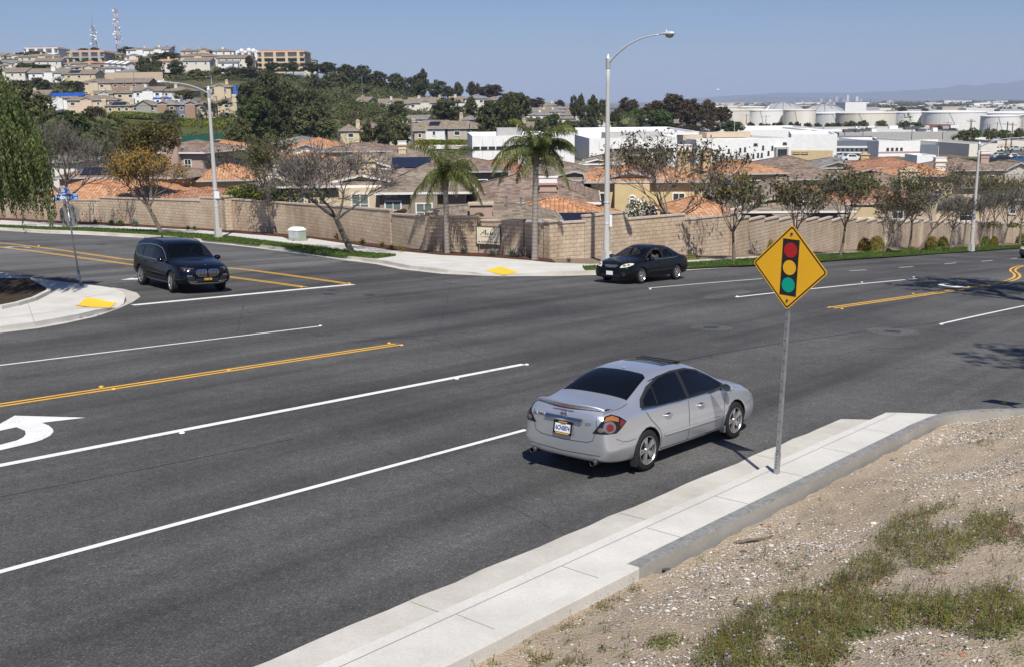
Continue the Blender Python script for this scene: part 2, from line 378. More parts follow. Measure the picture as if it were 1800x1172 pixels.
def surf(name, poly, dz, mat, step=1.5, skirt=0.3, mb=None, zf=None):
 own = mb is None
 mb = mb or MB(); mb.mat(mat); zf = zf or zr
 V, Fc, P = fill(poly, step)
 mb.add([(x, y, zf(x, y)+dz) for x, y in V], Fc)
 if skirt:
  for i in range(len(P)):
   a, b = P[i], P[(i+1) % len(P)]
   mb.face([(a[0], a[1], zf(*a)+dz), (b[0], b[1], zf(*b)+dz), (b[0], b[1], zf(*b)+dz-skirt), (a[0], a[1], zf(*a)+dz-skirt)])
 if own:
  return fixn(mb.build(name))
 return mb
def fixn(o):
 bm = bmesh.new(); bm.from_mesh(o.data); bmesh.ops.remove_doubles(bm, verts=bm.verts, dist=1e-4); bmesh.ops.recalc_face_normals(bm, faces=bm.faces)
 for f in bm.faces:
  if abs(f.normal.z) > .6 and f.normal.z < 0: f.normal_flip()
 bm.to_mesh(o.data); bm.free(); return o
def gp(pts, dz=0): return [tuple(G(x, y, dz))[:2] for x, y in pts]
def off(pl, d):
 out = []
 for i, p in enumerate(pl):
  a = pl[max(i-1, 0)]; b = pl[min(i+1, len(pl)-1)]; t = Vector((b[0]-a[0], b[1]-a[1])).normalized()
  out.append((p[0]-t.y*d, p[1]+t.x*d))
 return out
def resample(pl, step):
 out = [pl[0]]
 for a, b in zip(pl, pl[1:]):
  L = hypot(b[0]-a[0], b[1]-a[1]); k = max(1, int(L/step))
  out += [(a[0]+(b[0]-a[0])*j/k, a[1]+(b[1]-a[1])*j/k) for j in range(1, k+1)]
 return out
def ribbon(mb, pl, wdt, dz, mat):
 pl = resample(pl, .8); L = off(pl, wdt/2); Rr = off(pl, -wdt/2); mb.mat(mat); n = len(pl)
 vs = [(x, y, zr(x, y)+dz) for x, y in L]+[(x, y, zr(x, y)+dz) for x, y in Rr]
 mb.add(vs, [(n+i, n+i+1, i+1, i) for i in range(n-1)])
def st(o, **k): return tag(o, kind='structure', **k)
WALL = [(20, 385, 349), (75, 388, 350), (180, 392, 351), (181, 392, 346.5), (282, 398, 349.5), (357, 403, 352), (357.5, 403, 346.5), (402, 406, 347.5), (411, 406, 349), (507, 413, 356), (574, 420, 360), (690, 433, 368), (693, 433.5, 375), (742, 440.5, 378), (760, 442.5, 379.5), (800, 444.5, 380), (841, 446.5, 379), (845, 446.5, 386), (922, 451.5, 386), (925, 452, 391.5), (968, 456, 391)]
WALLR = [(968, 456), (1025, 455.5), (1100, 453), (1200, 451.5), (1283, 450), (1433, 442), (1500, 438.5), (1600, 434), (1667, 431.5), (1800, 426.5)]
WLs = [G(x, y, .15) for x, y, _ in WALL]; WRs = [G(x, y, .15) for x, y in WALLR]
WLINE = [(p.x, p.y) for p in WLs]+[(p.x, p.y) for p in WRs[1:]]
_e = Vector(WLINE[-1])-Vector(WLINE[-2]); WLINE.append(tuple(Vector(WLINE[-1])+_e*4))
_e = Vector(WLINE[0])-Vector(WLINE[1]); WLINE.insert(0, tuple(Vector(WLINE[0])+_e.normalized()*60))
def beyond_wall(x, y):
 best = 1e9; sg = 1
 for a, b in zip(WLINE, WLINE[1:]):
  ex, ey = b[0]-a[0], b[1]-a[1]; L2 = ex*ex+ey*ey
  t = max(0, min(1, ((x-a[0])*ex+(y-a[1])*ey)/L2)); dx, dy = x-a[0]-ex*t, y-a[1]-ey*t; d = hypot(dx, dy)
  if d < best: best = d; sg = 1 if ex*dy-ey*dx > 0 else -1
 return best*sg
# --- road sheet
def road_sheet():
 mb = MB().mat('asphalt'); us = [-60+2.5*i for i in range(24)]+[1.5*i for i in range(50)]+[75+3*i for i in range(56)]
 vs = [-50+3*i for i in range(16)]+[-2+1.5*i for i in range(52)]
 idx = {}
 for i, u in enumerate(us):
  for j, v in enumerate(vs): x, y = xy(u, v); idx[i, j] = len(mb.v); mb.v.append((x, y, zr(x, y)))
 for i in range(len(us)-1):
  for j in range(len(vs)-1):
   x, y = xy((us[i]+us[i+1])/2, (vs[j]+vs[j+1])/2)
   if y > 25 and beyond_wall(x, y) > .4: continue
   if v_gt(us[i], vs[j]): continue
   mb.f.append([idx[i, j], idx[i+1, j], idx[i+1, j+1], idx[i, j+1]]); mb.m.append(0)
 o = mb.build('road'); return st(o)
def v_gt(u, v): return False
road_sheet()
side = [(20.2, 33.5), (20.2, 75), (36, 75), (36, 47), (35.2, 42), (34.4, 37)]
surf('side_street', [xy(*p) for p in smooth([(20.6, 36.2), (20.6, 75), (37.5, 75), (37, 50), (35.4, 42.5), (34.6, 38.4)], 1, False)], .004, 'asphalt_side', 1.5, 0); st(COL.objects['side_street'])
# --- near gutter, pavement and retaining kerb: straight along u
def strip(name, v0, v1, u0, u1, dz, mat, skirt=.3, end=None, jit=0):
 n = int((u1-u0)/.5)
 a = [(u0+(u1-u0)*i/n, v0) for i in range(n+1)]; b = [(u1-(u1-u0)*i/n, v1) for i in range(n+1)]
 if end: b = [(end, v1)]+[p for p in b if p[0] < end-.1]
 if jit: b = [(p[0], p[1]+R0.uniform(-jit, jit)) for p in b]
 return st(surf(name, [xy(*p) for p in a+b], dz, mat, .6, skirt))
strip('gutter', 6.83, 7.5, -30, 19.0, .006, 'gutter_concrete', .05, 18.5, .022)
strip('kerb', 6.68, 6.85, -30, 19.12, .15, 'concrete', .3, 18.98)
strip('pavement', 5.98, 6.68, -30, 19.55, .152, 'concrete', .3, 19.12)
mb = MB()
for k in range(24):                                  # joints
 u = -20.4+1.72*k
 if u < 19: ribbon(mb, [xy(u, 6.1), xy(u+.02, 6.68)], .009, .156, 'joint_dirt')
 u2 = -20+3.9*k
 if u2 < 18: ribbon(mb, [xy(u2, 6.86), xy(u2, 7.48)], .011, .0105, 'joint_dirt')
ribbon(mb, [xy(-25, 6.685), xy(19, 6.685)], .008, .156, 'joint_dirt'); ribbon(mb, [xy(-25, 6.86), xy(18.8, 6.86)], .012, .011, 'joint_dirt')
st(mb.build('pavement_joints'))
def extr(name, path, wdt, z0, z1, mat, top=None):
 mb = MB(); pl = [xy(*p) for p in path]; pl = resample(pl, .5); A = off(pl, wdt/2); B = off(pl, -wdt/2); n = len(pl)
 def zz(p, d): return zr(*p)+d
 vs = [(x, y, zz((x, y), z0)) for x, y in A]+[(x, y, zz((x, y), z1-.02)) for x, y in A]+[(x+(c[0]-x)*.12, y+(c[1]-y)*.12, zz((x, y), z1)) for (x, y), c in zip(A, pl)]
 vs += [(x+(c[0]-x)*.12, y+(c[1]-y)*.12, zz((x, y), z1)) for (x, y), c in zip(B, pl)]+[(x, y, zz((x, y), z1-.02)) for x, y in B]+[(x, y, zz((x, y), z0)) for x, y in B]
 fs = []; tf = []
 for i in range(n-1):
  for r in range(5):
   (tf if r in (1, 2, 3) else fs).append((r*n+i, r*n+i+1, (r+1)*n+i+1, (r+1)*n+i))
 mb.mat(mat); mb.add(vs, fs); mb.mat(top or mat); mb.add(vs, tf)
 mb.mat(mat); mb.add(vs, [tuple(r*n for r in range(6)), tuple(r*n+n-1 for r in range(5, -1, -1))])
 o = fixn(mb.build(name)); return o
st(extr('retaining_kerb', [(-30, 5.965), (9.2, 5.965)], .16, -.3, .245, 'concrete'))
st(extr('weathered_kerb', [(9.2, 5.965), (17.6, 5.955)]+[uv(*p) for p in smooth(gp([(1605, 748), (1648, 730), (1680, 722.5), (1740, 719), (1800, 718), (1900, 717)], .25), 1)], .165, -.3, .25, 'old_concrete', 'weathered_concrete'))
# --- dirt bank
def bank(u, v):
 x, y = xy(u, v)
 base = zr(*xy(u, 5.8)); s = max(0, 5.85-v)
 z = base+.10+.06*min(s, .6)+.27*max(0, s-.35)-.012*max(0, s-3)**2
 eu = 19.9+.3*max(0, 5.3-v)*.8
 e = max(0, u-eu+1.6)
 z -= .03*e*e
 z += .12*mn.noise((x*.55, y*.55, 0))+.06*mn.noise((x*1.7, y*1.7, 3))+.035*mn.noise((x*4, y*4, 5))+.02*mn.noise((x*11, y*11, 9))-.05*max(0, .25-abs(mn.noise((x*.9, y*.9, 20))))
 if s < .5: z = z*(s/.5)**.7+(base+.09+.02*mn.noise((x*3, y*3, 1)))*(1-(s/.5)**.7)
 return z
def bank_sheet():
 mb = MB().mat('dirt'); us = [-14+.5*i for i in range(34)]+[3+.075*i for i in range(260)]; vs = [-9+.5*i for i in range(13)]+[-2.5+.075*i for i in range(111)]; vs.append(5.9)
 n = len(vs)
 for u in us:
  for v in vs:
   if v == 5.9 and u > 9.5: v = 5.815+.06*mn.noise((u*2.2, 3, 3))+.03*mn.noise((u*9, 1, 3))
   x, y = xy(u, v); mb.v.append((x, y, bank(u, v)))
 for i in range(len(us)-1):
  for j in range(n-1):
   if us[i] > 20.0+.34*max(0, 5.6-vs[j]): continue
   mb.f.append([i*n+j, (i+1)*n+j, (i+1)*n+j+1, i*n+j+1]); mb.m.append(0)
 return st(mb.build('dirt_bank', smooth=True))
bank_sheet()
# --- street corner on the left
def ramped(x, y, cs=(G(884, 485), G(198, 540))):
 z = zr(x, y)
 for c, r in zip(cs, (2.0, 1.0)): d = hypot(x-c.x, y-c.y); z -= .135*math.exp(-(d/r)**4)
 return z
ISL = [(-60, 590), (0, 585), (67, 577), (117, 568), (167, 557), (208, 543), (233, 532), (247, 522), (240, 515), (217, 508.5), (183, 504.5), (158, 502.5), (117, 497), (67, 490), (0, 480), (-60, 472)]
isl = gp(ISL); st(surf('corner_gutter', isl, .006, 'gutter_concrete', .8, .05))
KT = [(-60, 578), (0, 573.5), (60, 566), (100, 559), (140, 551.5), (167, 545), (188, 540), (205, 534), (217, 527.5), (221, 521), (216, 514), (203, 508), (180, 503.5), (158, 501.3), (117, 496), (67, 489), (0, 479), (-60, 471)]
kt = gp(KT, .15); st(surf('corner_pavement', kt, .15, 'concrete', .4, .25, zf=ramped))
mb = MB(); surf('x', gp([(152.5, 527), (204, 530), (186, 542), (132.5, 539)], .10), .166, 'tactile_yellow', .25, 0, mb, ramped); surf('x', gp([(854, 476.5), (880, 473), (911, 478.5), (886, 483)], .06), .170, 'tactile_yellow', .3, 0, mb, ramped)
o = mb.build('tactile_paving'); st(o)
mb = MB().mat('joint_dirt')
for pl in ([(150, 523), (205, 514)], [(0, 560), (60, 553), (120, 545), (150, 541)], [(60, 566), (45, 520)]):
 p3 = gp(pl, .15); ribbon(mb, p3, .02, .155, 'joint_dirt')
ribbon(mb, gp([(0, 480.5), (60, 489), (117, 496.5), (140, 499)], .15), .07, .157, 'red_paint')
st(mb.build('corner_joints'))
PL = [(-80, 480), (0, 492), (55, 493), (70, 501), (85, 510), (86, 516), (60, 529), (30, 538), (0, 544), (-80, 560)]
pl_ = gp(PL, .15)
st(surf('planter_bed', pl_, .22, 'dark_soil', .5, .3))
pp = [uv(*p) for p in pl_]; st(extr('planter_kerb', pp[2:9], .14, .1, .27, 'concrete'))
# --- far pavements
CURB = [(-60, 402), (0, 405.5), (80, 411), (154, 413.5), (256, 419), (353, 426), (434, 434.5), (545, 449), (600, 457), (661, 465), (705, 474), (777, 482), (850, 485.5), (887, 486.3), (950, 486), (1000, 485.5), (1050, 484), (1120, 480), (1210, 475.5), (1300, 470), (1447, 461.7), (1560, 454), (1667, 447), (1740, 441), (1800, 436)]
cb = gp(CURB); e = Vector(cb[-1])-Vector(cb[-2]); cb.append(tuple(Vector(cb[-1])+e.normalized()*120))
cb = resample(cb, 1.0)
wl = WLINE
def block_zone(a, b, z, mat, name, step=2.0, skirt=.3, zf=None):
 return st(surf(name, a+list(reversed(b)), z, mat, step, skirt, zf=zf))
k0 = off(cb, .45); k1 = off(cb, .62)
block_zone(cb, k0, .006, 'gutter_concrete', 'far_gutter', 1.0, 0)
block_zone(k0, k1, .155, 'gutter_concrete', 'far_kerb', .5, .3, ramped)
st(surf('far_pavement', k1+list(reversed(wl)), .15, 'concrete', 1.1, 0, zf=ramped))
GR1t = [(-60, 394), (0, 397), (82, 400), (140, 400.5), (256, 405), (340, 411), (400, 416), (480, 426), (545, 433), (617, 442), (696, 449.5)]
GR1b = [(690, 450.5), (661, 454.5), (600, 449), (545, 442), (480, 432.5), (400, 424.2), (340, 418.5), (256, 412), (140, 405.8), (82, 404), (0, 399.5), (-60, 396)]
GR2t = [(1024, 469.5), (1100, 467.5), (1205, 463.5), (1330, 455), (1447, 448.5), (1560, 442), (1667, 436.5), (1800, 431)]
GR2b = [(1800, 434), (1667, 443), (1560, 449.5), (1447, 456.5), (1330, 463), (1205, 468.5), (1100, 473), (1029, 475)]
LAWNS = []
for t_, b_ in ((GR1t, GR1b), (GR2t, GR2b)):
 p = gp(t_+b_, .17); LAWNS.append(p); st(surf('lawn_strip', p, .185, 'lawn_soil', 1.0, .1))
BED = [(-60, 384), (75, 391.5), (180, 396), (282, 401.5), (357, 405.5), (402, 409.2), (496, 417), (515, 424), (545, 419.5), (632, 432), (690, 440.5), (777, 449), (850, 452), (925, 457.5), (950, 460), (975, 462.5)]
bed = gp(BED, .15); bw = [p for p in WLINE if p[0] < bed[-1][0]+1]
st(surf('mulch_bed', bed+list(reversed(bw)), .20, 'mulch', 1.2, .06))
BED2 = [(976, 462.5), (1040, 464.5), (1100, 462.5), (1207, 458.5), (1330, 451), (1433, 446), (1560, 440), (1667, 435), (1800, 429.5)]
bed2 = gp(BED2, .15); e = Vector(bed2[-1])-Vector(bed2[-2]); bed2.append(tuple(Vector(bed2[-1])+e.normalized()*80))
bw = [p for p in WLINE if p[0] >= bed[-1][0]-1]
st(surf('soil_bed', bed2+list(reversed(bw)), .19, 'dry_soil', 1.5, .06))
# --- painted markings
mk = MB()
def line(p0, p1, wd=.11, mat='white_paint', extra=0):
 a, b = gp([p0, p1]); d = (Vector(b)-Vector(a)).normalized()
 if extra: a = tuple(Vector(a)-d*extra)
 ribbon(mk, [a, b], wd, .008, mat)
line((0, 1005), (925, 755), .11, extra=15); line((0, 818), (920, 640), .17, extra=15); line((0, 642), (560, 574), .10, extra=15)
def dbl(pts, wd=.10, gap=.20, extra=0):
 pl = gp(pts)
 if extra: pl = [tuple(Vector(pl[0])-(Vector(pl[1])-Vector(pl[0])).normalized()*extra)]+pl
 for s in (-1, 1): ribbon(mk, off(pl, s*gap/2), wd, .008, 'yellow_paint')
dbl([(0, 712), (700, 605)], extra=15)
a = gp([(1140, 507), (1340, 490.5)]); ribbon(mk, a, .1, .008, 'white_paint')
for q in [((1293, 523), (1612, 490.5), .15), ((1652, 570), (1800, 538), .11)]: line(q[0], q[1], q[2])
b_ = gp([(1652, 570), (1800, 538)]); d_ = (Vector(b_[1])-Vector(b_[0])).normalized(); ribbon(mk, [b_[1], tuple(Vector(b_[1])+d_*12)], .11, .008, 'white_paint')
for q in [((1494, 476.5), (1523, 475)), ((1580, 471), (1605, 469.3)), ((1660, 464.5), (1681, 462.8)), ((1725, 460), (1745, 458.5)), ((1777, 455), (1800, 453.4))]: line(q[0], q[1], .11)
dbl(smooth([(1460, 542), (1600, 522), (1700, 507.5), (1762, 497.5), (1787, 490), (1789, 483), (1778, 476), (1786, 470), (1800, 467.5), (1830, 465)], 2), .12, .24)
line((233, 537), (621, 500.5), .30)
dbl(smooth([(-60, 424), (0, 427.5), (60, 434), (120, 442), (240, 459.5), (410, 470.3 + 1.2), (520, 486), (612, 499.5)], 1), .11, .20)
dbl(smooth([(-60, 428), (0, 435), (60, 442), (120, 450.5), (240, 467), (410, 488.3), (480, 497.5), (536, 505.5)], 1), .11, .20)
o = mk.build('road_markings'); st(o)
sm_ = MB()
for pl, w_, mt in (([(1090, 655), (1310, 612), (1500, 585), (1660, 566), (1800, 552)], .035, 'crack_fill'), ([(430, 463), (520, 455), (560, 452)], .05, 'crack_fill'), ([(700, 478), (760, 497), (1000, 520)], .03, 'crack_fill'), ([(0, 873), (300, 815), (520, 770)], .012, 'crack_fill'), ([(1400, 640), (1520, 610), (1640, 612)], .05, 'asphalt_side'), ([(1340, 598), (1440, 612), (1560, 616)], .05, 'asphalt_side'), ([(1560, 648), (1660, 640), (1760, 655)], .04, 'asphalt_side'), ([(880, 548), (1000, 552), (1130, 540)], .10, 'asphalt_side'), ([(840, 512), (960, 522), (1080, 528)], .12, 'asphalt_side'), ([(620, 602), (720, 590), (820, 585)], .03, 'crack_fill')):
 ribbon(sm_, smooth(gp(pl), 2), w_, .0055, mt)
for pl, mt in (([(300, 553), (380, 543), (470, 541), (490, 547), (400, 556), (310, 566)], 'asphalt'), ([(1228, 520), (1300, 508), (1330, 515), (1250, 530)], 'asphalt_side')):
 surf('x', smooth(gp(pl), 2, True), .005, mt, .6, 0, sm_) if mt != 'asphalt' else None
st(sm_.build('road_seams'))
def arrow(name, base, ang, sc, mirror=1):
 k = []
 for i in range(9):                               # outer curve of the bend
  t = i/8*pi/2; k.append((.95-.95*cos(t)-.95, 1.0+.95*sin(t)))
 P = [(.13, 0), (-.13, 0), (-.13, 1.0)]
 for i in range(1, 9): t = i/8*pi/2; P.append((-.13-.62*(1-cos(t)), 1.0+.62*sin(t)))
 P += [(-.75, 1.32), (-1.65, 1.76), (-.75, 2.25), (-.75, 1.93)]
 for i in range(8, -1, -1): t = i/8*pi/2; P.append((.13-.88*(1-cos(t)), 1.0+.93*sin(t)))
 out = []
 for x, y in P:
  x *= mirror*sc; y *= sc; out.append((base[0]+x*cos(ang)-y*sin(ang), base[1]+x*sin(ang)+y*cos(ang)))
 m = MB(); surf(name, out, .009, 'white_paint', .5, 0, m); return st(m.build(name))
_h = -RA                                             # heading along +u as rotation about z
_o = gp([(0, 745), (25.7, 730.5), (150.3, 734), (74, 743), (86, 748), (93, 754), (94, 759), (88, 766), (74, 773), (60, 777.5), (0, 791.5), (-110, 817), (-110, 806), (0, 782), (30, 774), (41, 768.5), (45.4, 763), (44, 757), (29, 750.8), (0, 757), (-60, 771), (-75, 779), (-130, 771)]); _m = MB(); surf('x', _o, .009, 'white_paint', .5, 0, _m); st(_m.build('turn_arrow'))
g = uv(*G(1640, 500)[:2]); arrow('turn_arrow', xy(g[0]+1.2, g[1]-.3), _h+pi, .95)
arrow('turn_arrow', xy(23.3, 36.5), _h-pi/2+pi, .8);
arrow('turn_arrow', xy(27.2, 55.5), _h-pi/2+pi, .6)
SL = ['beside the thick white line, nearest the turn arrow', 'on the thick white line, before its end', 'just past the end of the thick white line', 'at the end of the thin upper white line', 'above the double yellow line, left pair', 'below the double yellow line, left pair', 'between the near double yellow lines, midway', 'above the end of the near double yellow line', 'below the end of the near double yellow line', 'at the start of the far thick white line', 'on the far thick white line, midway', 'at the far end of the far thick white line', 'at the start of the white line right of the sign', 'at the start of the thin line before the black sedan', 'above the start of the far double yellow line', 'below the start of the far double yellow line', 'above the far double yellow line, midway', 'below the far double yellow line, midway', 'above the far double yellow line, in the tree shade', 'where the upper side street lines meet the stop bar', 'where the lower side street lines meet the stop bar', 'in the side street lane near the weeping tree', 'near the shadow of the second diamond sign']
def studs():
 for k, (px, py, m) in enumerate([(320, 761, 'white_paint'), (803, 665.5, 'white_paint'), (926, 641, 'white_paint'), (563, 573.5, 'white_paint'), (178, 680, 'yellow_paint'), (200, 684, 'yellow_paint'), (402, 650, 'yellow_paint'), (684, 603.5, 'yellow_paint'), (706, 607, 'yellow_paint'), (1296, 522, 'white_paint'), (1515, 497, 'white_paint'), (1606, 488, 'white_paint'), (1655, 571, 'white_paint'), (1143, 509, 'white_paint'), (1458, 541, 'yellow_paint'), (1480, 543.5, 'yellow_paint'), (1605, 517, 'yellow_paint'), (1625, 520, 'yellow_paint'), (1702, 505, 'yellow_paint'), (614, 498.5, 'yellow_paint'), (530, 505, 'yellow_paint'), (68, 433, 'white_paint'), (1765, 708, 'yellow_paint')]):
  p = G(px, py); m_ = MB().mat(m); m_.lathe([(0.001, .022), (.035, .02), (.052, .0)], 12)
  o = m_.build('road_stud', loc=p+Vector((0, 0, .009)))
  tag(o, m.split('_')[0]+' lane marker button '+SL[k], 'road stud', 'raised lane marker buttons on the road')
studs()
def cover(px, py, r, ring):
 p = G(px, py); m = MB()
 nx = Vector((AX, AY, -.07)).normalized();
 if ring: m.mat('old_concrete' if 0 else 'asphalt_side'); m.lathe([(0.002, .005), (ring, .005)], 28)
 m.mat('dark_metal'); m.lathe([(0.002, .009), (r, .009), (r+.01, .004)], 24)
 o = m.build('manhole_cover'); o.location = p
 o.rotation_euler = (0, math.atan(.06*AX), 0); o.rotation_euler = Vector((0, 0, 1)).rotation_difference(Vector((.06*AX-.02*AY, .06*AY+.02*AX*1.0, 1)).normalized()).to_euler()
 return o
for px, py, r, rg, lb in ((1250, 576, .22, .62, 'round manhole cover in a grey patch, mid junction left of the diamond sign post'), (1570, 583, .24, .75, 'round manhole cover in a grey patch, right of the diamond sign post'), (605, 461, .2, 0, 'small dark cover near the far kerb past the grass tip'), (584, 510.5, .2, 0, 'upper small dark cover just past the stop bar'), (579, 517.5, .2, 0, 'lower small dark cover just past the stop bar'), (649, 519, .2, 0, 'small dark cover in the middle of the junction mouth'), (178, 431, .3, 0, 'dark oval cover in the side street lane by the yellow lines'), (212, 500, .13, 0, 'tiny dark cover between the corner kerb and the dark blue car')):
 tag(cover(px, py, r, rg), lb, 'manhole cover')
# ------------------------------------------------------------------ terrain
def zy(px, py, Y): return at(px, py, Y).z
COLS = [-500, -200, 0, 200, 400, 600, 800, 1000, 1200, 1400, 1600, 1800, 2300]
Zn = {20: None}
ROWS = [(10, 'z', [-6]*13), (40, 'z', [-7]*13), (60, 'z', [-7, -6.5, -6.5, -6.5, -6.5, -6.5, -7, -7.5, -8, -9, -9.5, -10, -11]),
 (90, 'z', [-6.5, -6.5, -6.5, -6.5, -6.5, -6.8, -7.5, -8.5, -9.5, -10, -11, -12, -13]),
 (130, 'z', [-6.5, -6.5, -6.5, -6.5, -6.8, -7.2, -8, -9, -10, -11, -12, -13.2, -15]),
 (170, 'z', [-5, -5, -5, -5, -6.5, -8.5, -9.5, -10.5, -11.5, -12, -13, -14.5, -16]),
 (230, 'y', [255, 255, 252, 250, 258, 275, 282, 285, 290, 298, 300, 300, 300]),
 (300, 'y', [238, 238, 236, 232, 240, 262, 266, 270, 275, 276, 276, 276, 276]),
 (370, 'y', [216, 216, 214, 213, 216, 225, 238, 248, 258, 262, 262, 262, 262]),
 (400, 'y', [200, 201, 200, 204, 205, 210, 226, 238, 252, 256, 256, 256, 256]),
 (440, 'y', [184, 184, 184, 184, 188, 196, 210, 232, 246, 250, 250, 250, 250]),
 (500, 'y', [152, 152, 152, 156, 160, 180, 197, 221, 240, 244, 244, 244, 244]),
 (570, 'y', [134, 134, 134, 136, 140, 163, 190, 210, 238, 240, 240, 240, 240]),
 (640, 'y', [114, 114, 114, 114, 122, 148, 182, 201, 236, 238, 238, 238, 238]),
 (700, 'y', [101, 101, 101, 99, 112, 140, 180, 197, 233, 236, 236, 236, 236]),
 (770, 'y', [101, 101, 100, 97, 112, 145, 188, 200, 230, 232, 232, 232, 232]),
 (1000, 'y', [200, 200, 200, 200, 205, 210, 215, 218, 224, 225, 225, 225, 225]),
 (1500, 'z', [-20]*13), (3000, 'z', [-20]*13), (6000, 'z', [-20]*13), (12000, 'z', [-20]*13), (30000, 'z', [-20]*13)]
TZ = []
for Y, m, vals in ROWS: TZ.append([v if m == 'z' else zy(c, v, Y) for c, v in zip(COLS, vals)])
def terr(x, y):
 y = max(10.1, y); px = 900+F*x/y*.985
 i = 0
 while i < len(COLS)-2 and px > COLS[i+1]: i += 1
 j = 0
 while j < len(ROWS)-2 and y > ROWS[j+1][0]: j += 1
 a = max(0, min(1, (px-COLS[i])/(COLS[i+1]-COLS[i]))); b = max(0, min(1, (y-ROWS[j][0])/(ROWS[j+1][0]-ROWS[j][0])))
 a2 = a*a*(3-2*a)
 z = (TZ[j][i]*(1-a2)+TZ[j][i+1]*a2)*(1-b)+(TZ[j+1][i]*(1-a2)+TZ[j+1][i+1]*a2)*b
 if 300 < y < 900: z += 1.6*mn.noise((x*.02, y*.02, 0))+.8*mn.noise((x*.06, y*.06, 4))
 if y < 170:
  z = min(z, zr(x, y)-1.2 if y < 130 else z+0)
 return z
def terrain():
 Ys = [10, 20, 30, 40, 50, 60, 70, 80, 90, 100, 115, 130, 150, 170, 200, 230, 260, 300]+[300+10*i for i in range(1, 48)]+[800, 850, 900, 1000, 1250, 1500, 2200, 3000, 4500, 6000, 9000, 12000, 18000, 24000]
 xs = [-1.3+.02*i for i in range(131)]; mb = MB().mat('terrain'); mb.mats += ['field_grass', 'basin', 'scrub']; n = len(xs)
 for Y in Ys:
  for t in xs: mb.v.append((t*Y, Y, terr(t*Y, Y)))
 for i in range(len(Ys)-1):
  for j in range(n-1):
   px = 900+F*xs[j]; Y = Ys[i]; m = 0
   if 170 <= Y < 385 and px < 620: m = 1
   elif 385 <= Y < 900: m = 3
   elif Y >= 900: m = 2
   mb.f.append([i*n+j, i*n+j+1, (i+1)*n+j+1, (i+1)*n+j]); mb.m.append(m)
 o = mb.build('terrain', smooth=True); st(o)
terrain()
def mountains():
 for k, (Y, prof) in enumerate([(17000, [(1000, 186), (1180, 182), (1260, 178), (1330, 170), (1400, 171), (1500, 174), (1640, 176), (1800, 177), (2000, 178)]), (21000, [(900, 190), (1100, 183), (1200, 174), (1300, 168), (1380, 163), (1480, 164), (1560, 161), (1650, 156), (1700, 150), (1760, 147), (1830, 140), (1950, 136), (2100, 140)])]):
  m = MB().mat('scrub'); n = 160; rows = 9
  for r in range(rows):
   f = r/(rows-1)
   for i in range(n):
    px = prof[0][0]+(prof[-1][0]-prof[0][0])*i/(n-1)
    j = 0
    while j < len(prof)-2 and px > prof[j+1][0]: j += 1
    a = (px-prof[j][0])/(prof[j+1][0]-prof[j][0]); a = a*a*(3-2*a); py = prof[j][1]*(1-a)+prof[j+1][1]*a
    top = at(px, py, Y); h = top.z+25
    ff = sin(f*pi/2)
    m.v.append((top.x*(1-.12*(1-f)), Y*(1-.12*(1-f)), -25+h*ff*(1+.10*mn.noise((px*.03, f*3, k)) + .05*mn.noise((px*.12, f*6, k)))))
  for r in range(rows-1):
   for i in range(n-1): m.f.append([r*n+i, r*n+i+1, (r+1)*n+i+1, (r+1)*n+i]); m.m.append(0)
  st(m.build('mountains', smooth=True))
mountains()
def haze():
 t = NT('haze'); nt_ = t.t; nt_.nodes.remove(t.b)
 pv = nt_.nodes.new('ShaderNodeVolumePrincipled'); pv.inputs['Density'].default_value = HAZE; pv.inputs['Color'].default_value = (.62, .74, 1.0, 1); pv.inputs['Anisotropy'].default_value = -.15
 nt_.links.new(pv.outputs[0], nt_.nodes['Material Output'].inputs['Volume'])
 m = MB().mat('haze'); m.box((0, 12400, 215), (34000, 26000, 560)); o = m.build('haze'); tag(o, kind='stuff', label='pale blue haze over the far basin'); return o
HAZE = .00007
# ------------------------------------------------------------------ houses
WCACHE = {}
def win_meshes(w, h, style, far=False, pane='window_glass', fr='trim_white'):
 k = (round(w, 2), round(h, 2), style, far, pane, fr)
 if k in WCACHE: return WCACHE[k]
 m = MB().mat(fr); t = .09 if not far else .12; D = .07
 m.box((0, -.02, h/2-t/2), (w, D, t)); m.box((0, -.02, -h/2+t/2), (w, D, t)); m.box((0, -.045, -h/2-.05), (w+.16, .14, .09))
 m.box((-w/2+t/2, -.02, 0), (t, D, h-2*t)); m.box((w/2-t/2, -.02, 0), (t, D, h-2*t))
 if style == 'arch':
  m.tube([(w/2*cos(a), -.03, h/2+.45*w*sin(a)) for a in [pi*i/8 for i in range(9)]], .06, 6)
 if not far:
  if style in ('cross', 'pair', 'triple'): m.box((0, -.015, 0), (.05, .05, h-2*t))
  if style == 'cross': m.box((0, -.012, 0), (w-2*t, .04, .045))
  if style == 'triple': m.box((-w/3+.03, -.015, 0), (.05, .05, h-2*t)); m.box((w/3-.03, -.015, 0), (.05, .05, h-2*t))
  g = MB().mat(pane); g.box((0, .0, 0), (w-.1, .02, h-.1)); gm = g.mesh('pane')
 else:
  m.mat(pane); m.box((0, -.012, 0), (w-.1, .05, h-.1)); gm = None
 r = (m.mesh('window'), gm); WCACHE[k] = r; return r
def add_window(par, x, y, z, rz, w=1.1, h=1.3, style='cross', far=False, pane='window_glass', fr='trim_white'):
 fm, gm = win_meshes(w, h, style, far, pane, fr)
 o = obj('window', fm, par, (x, y, z), (0, 0, rz))
 if gm: obj('pane', gm, o)
 return o
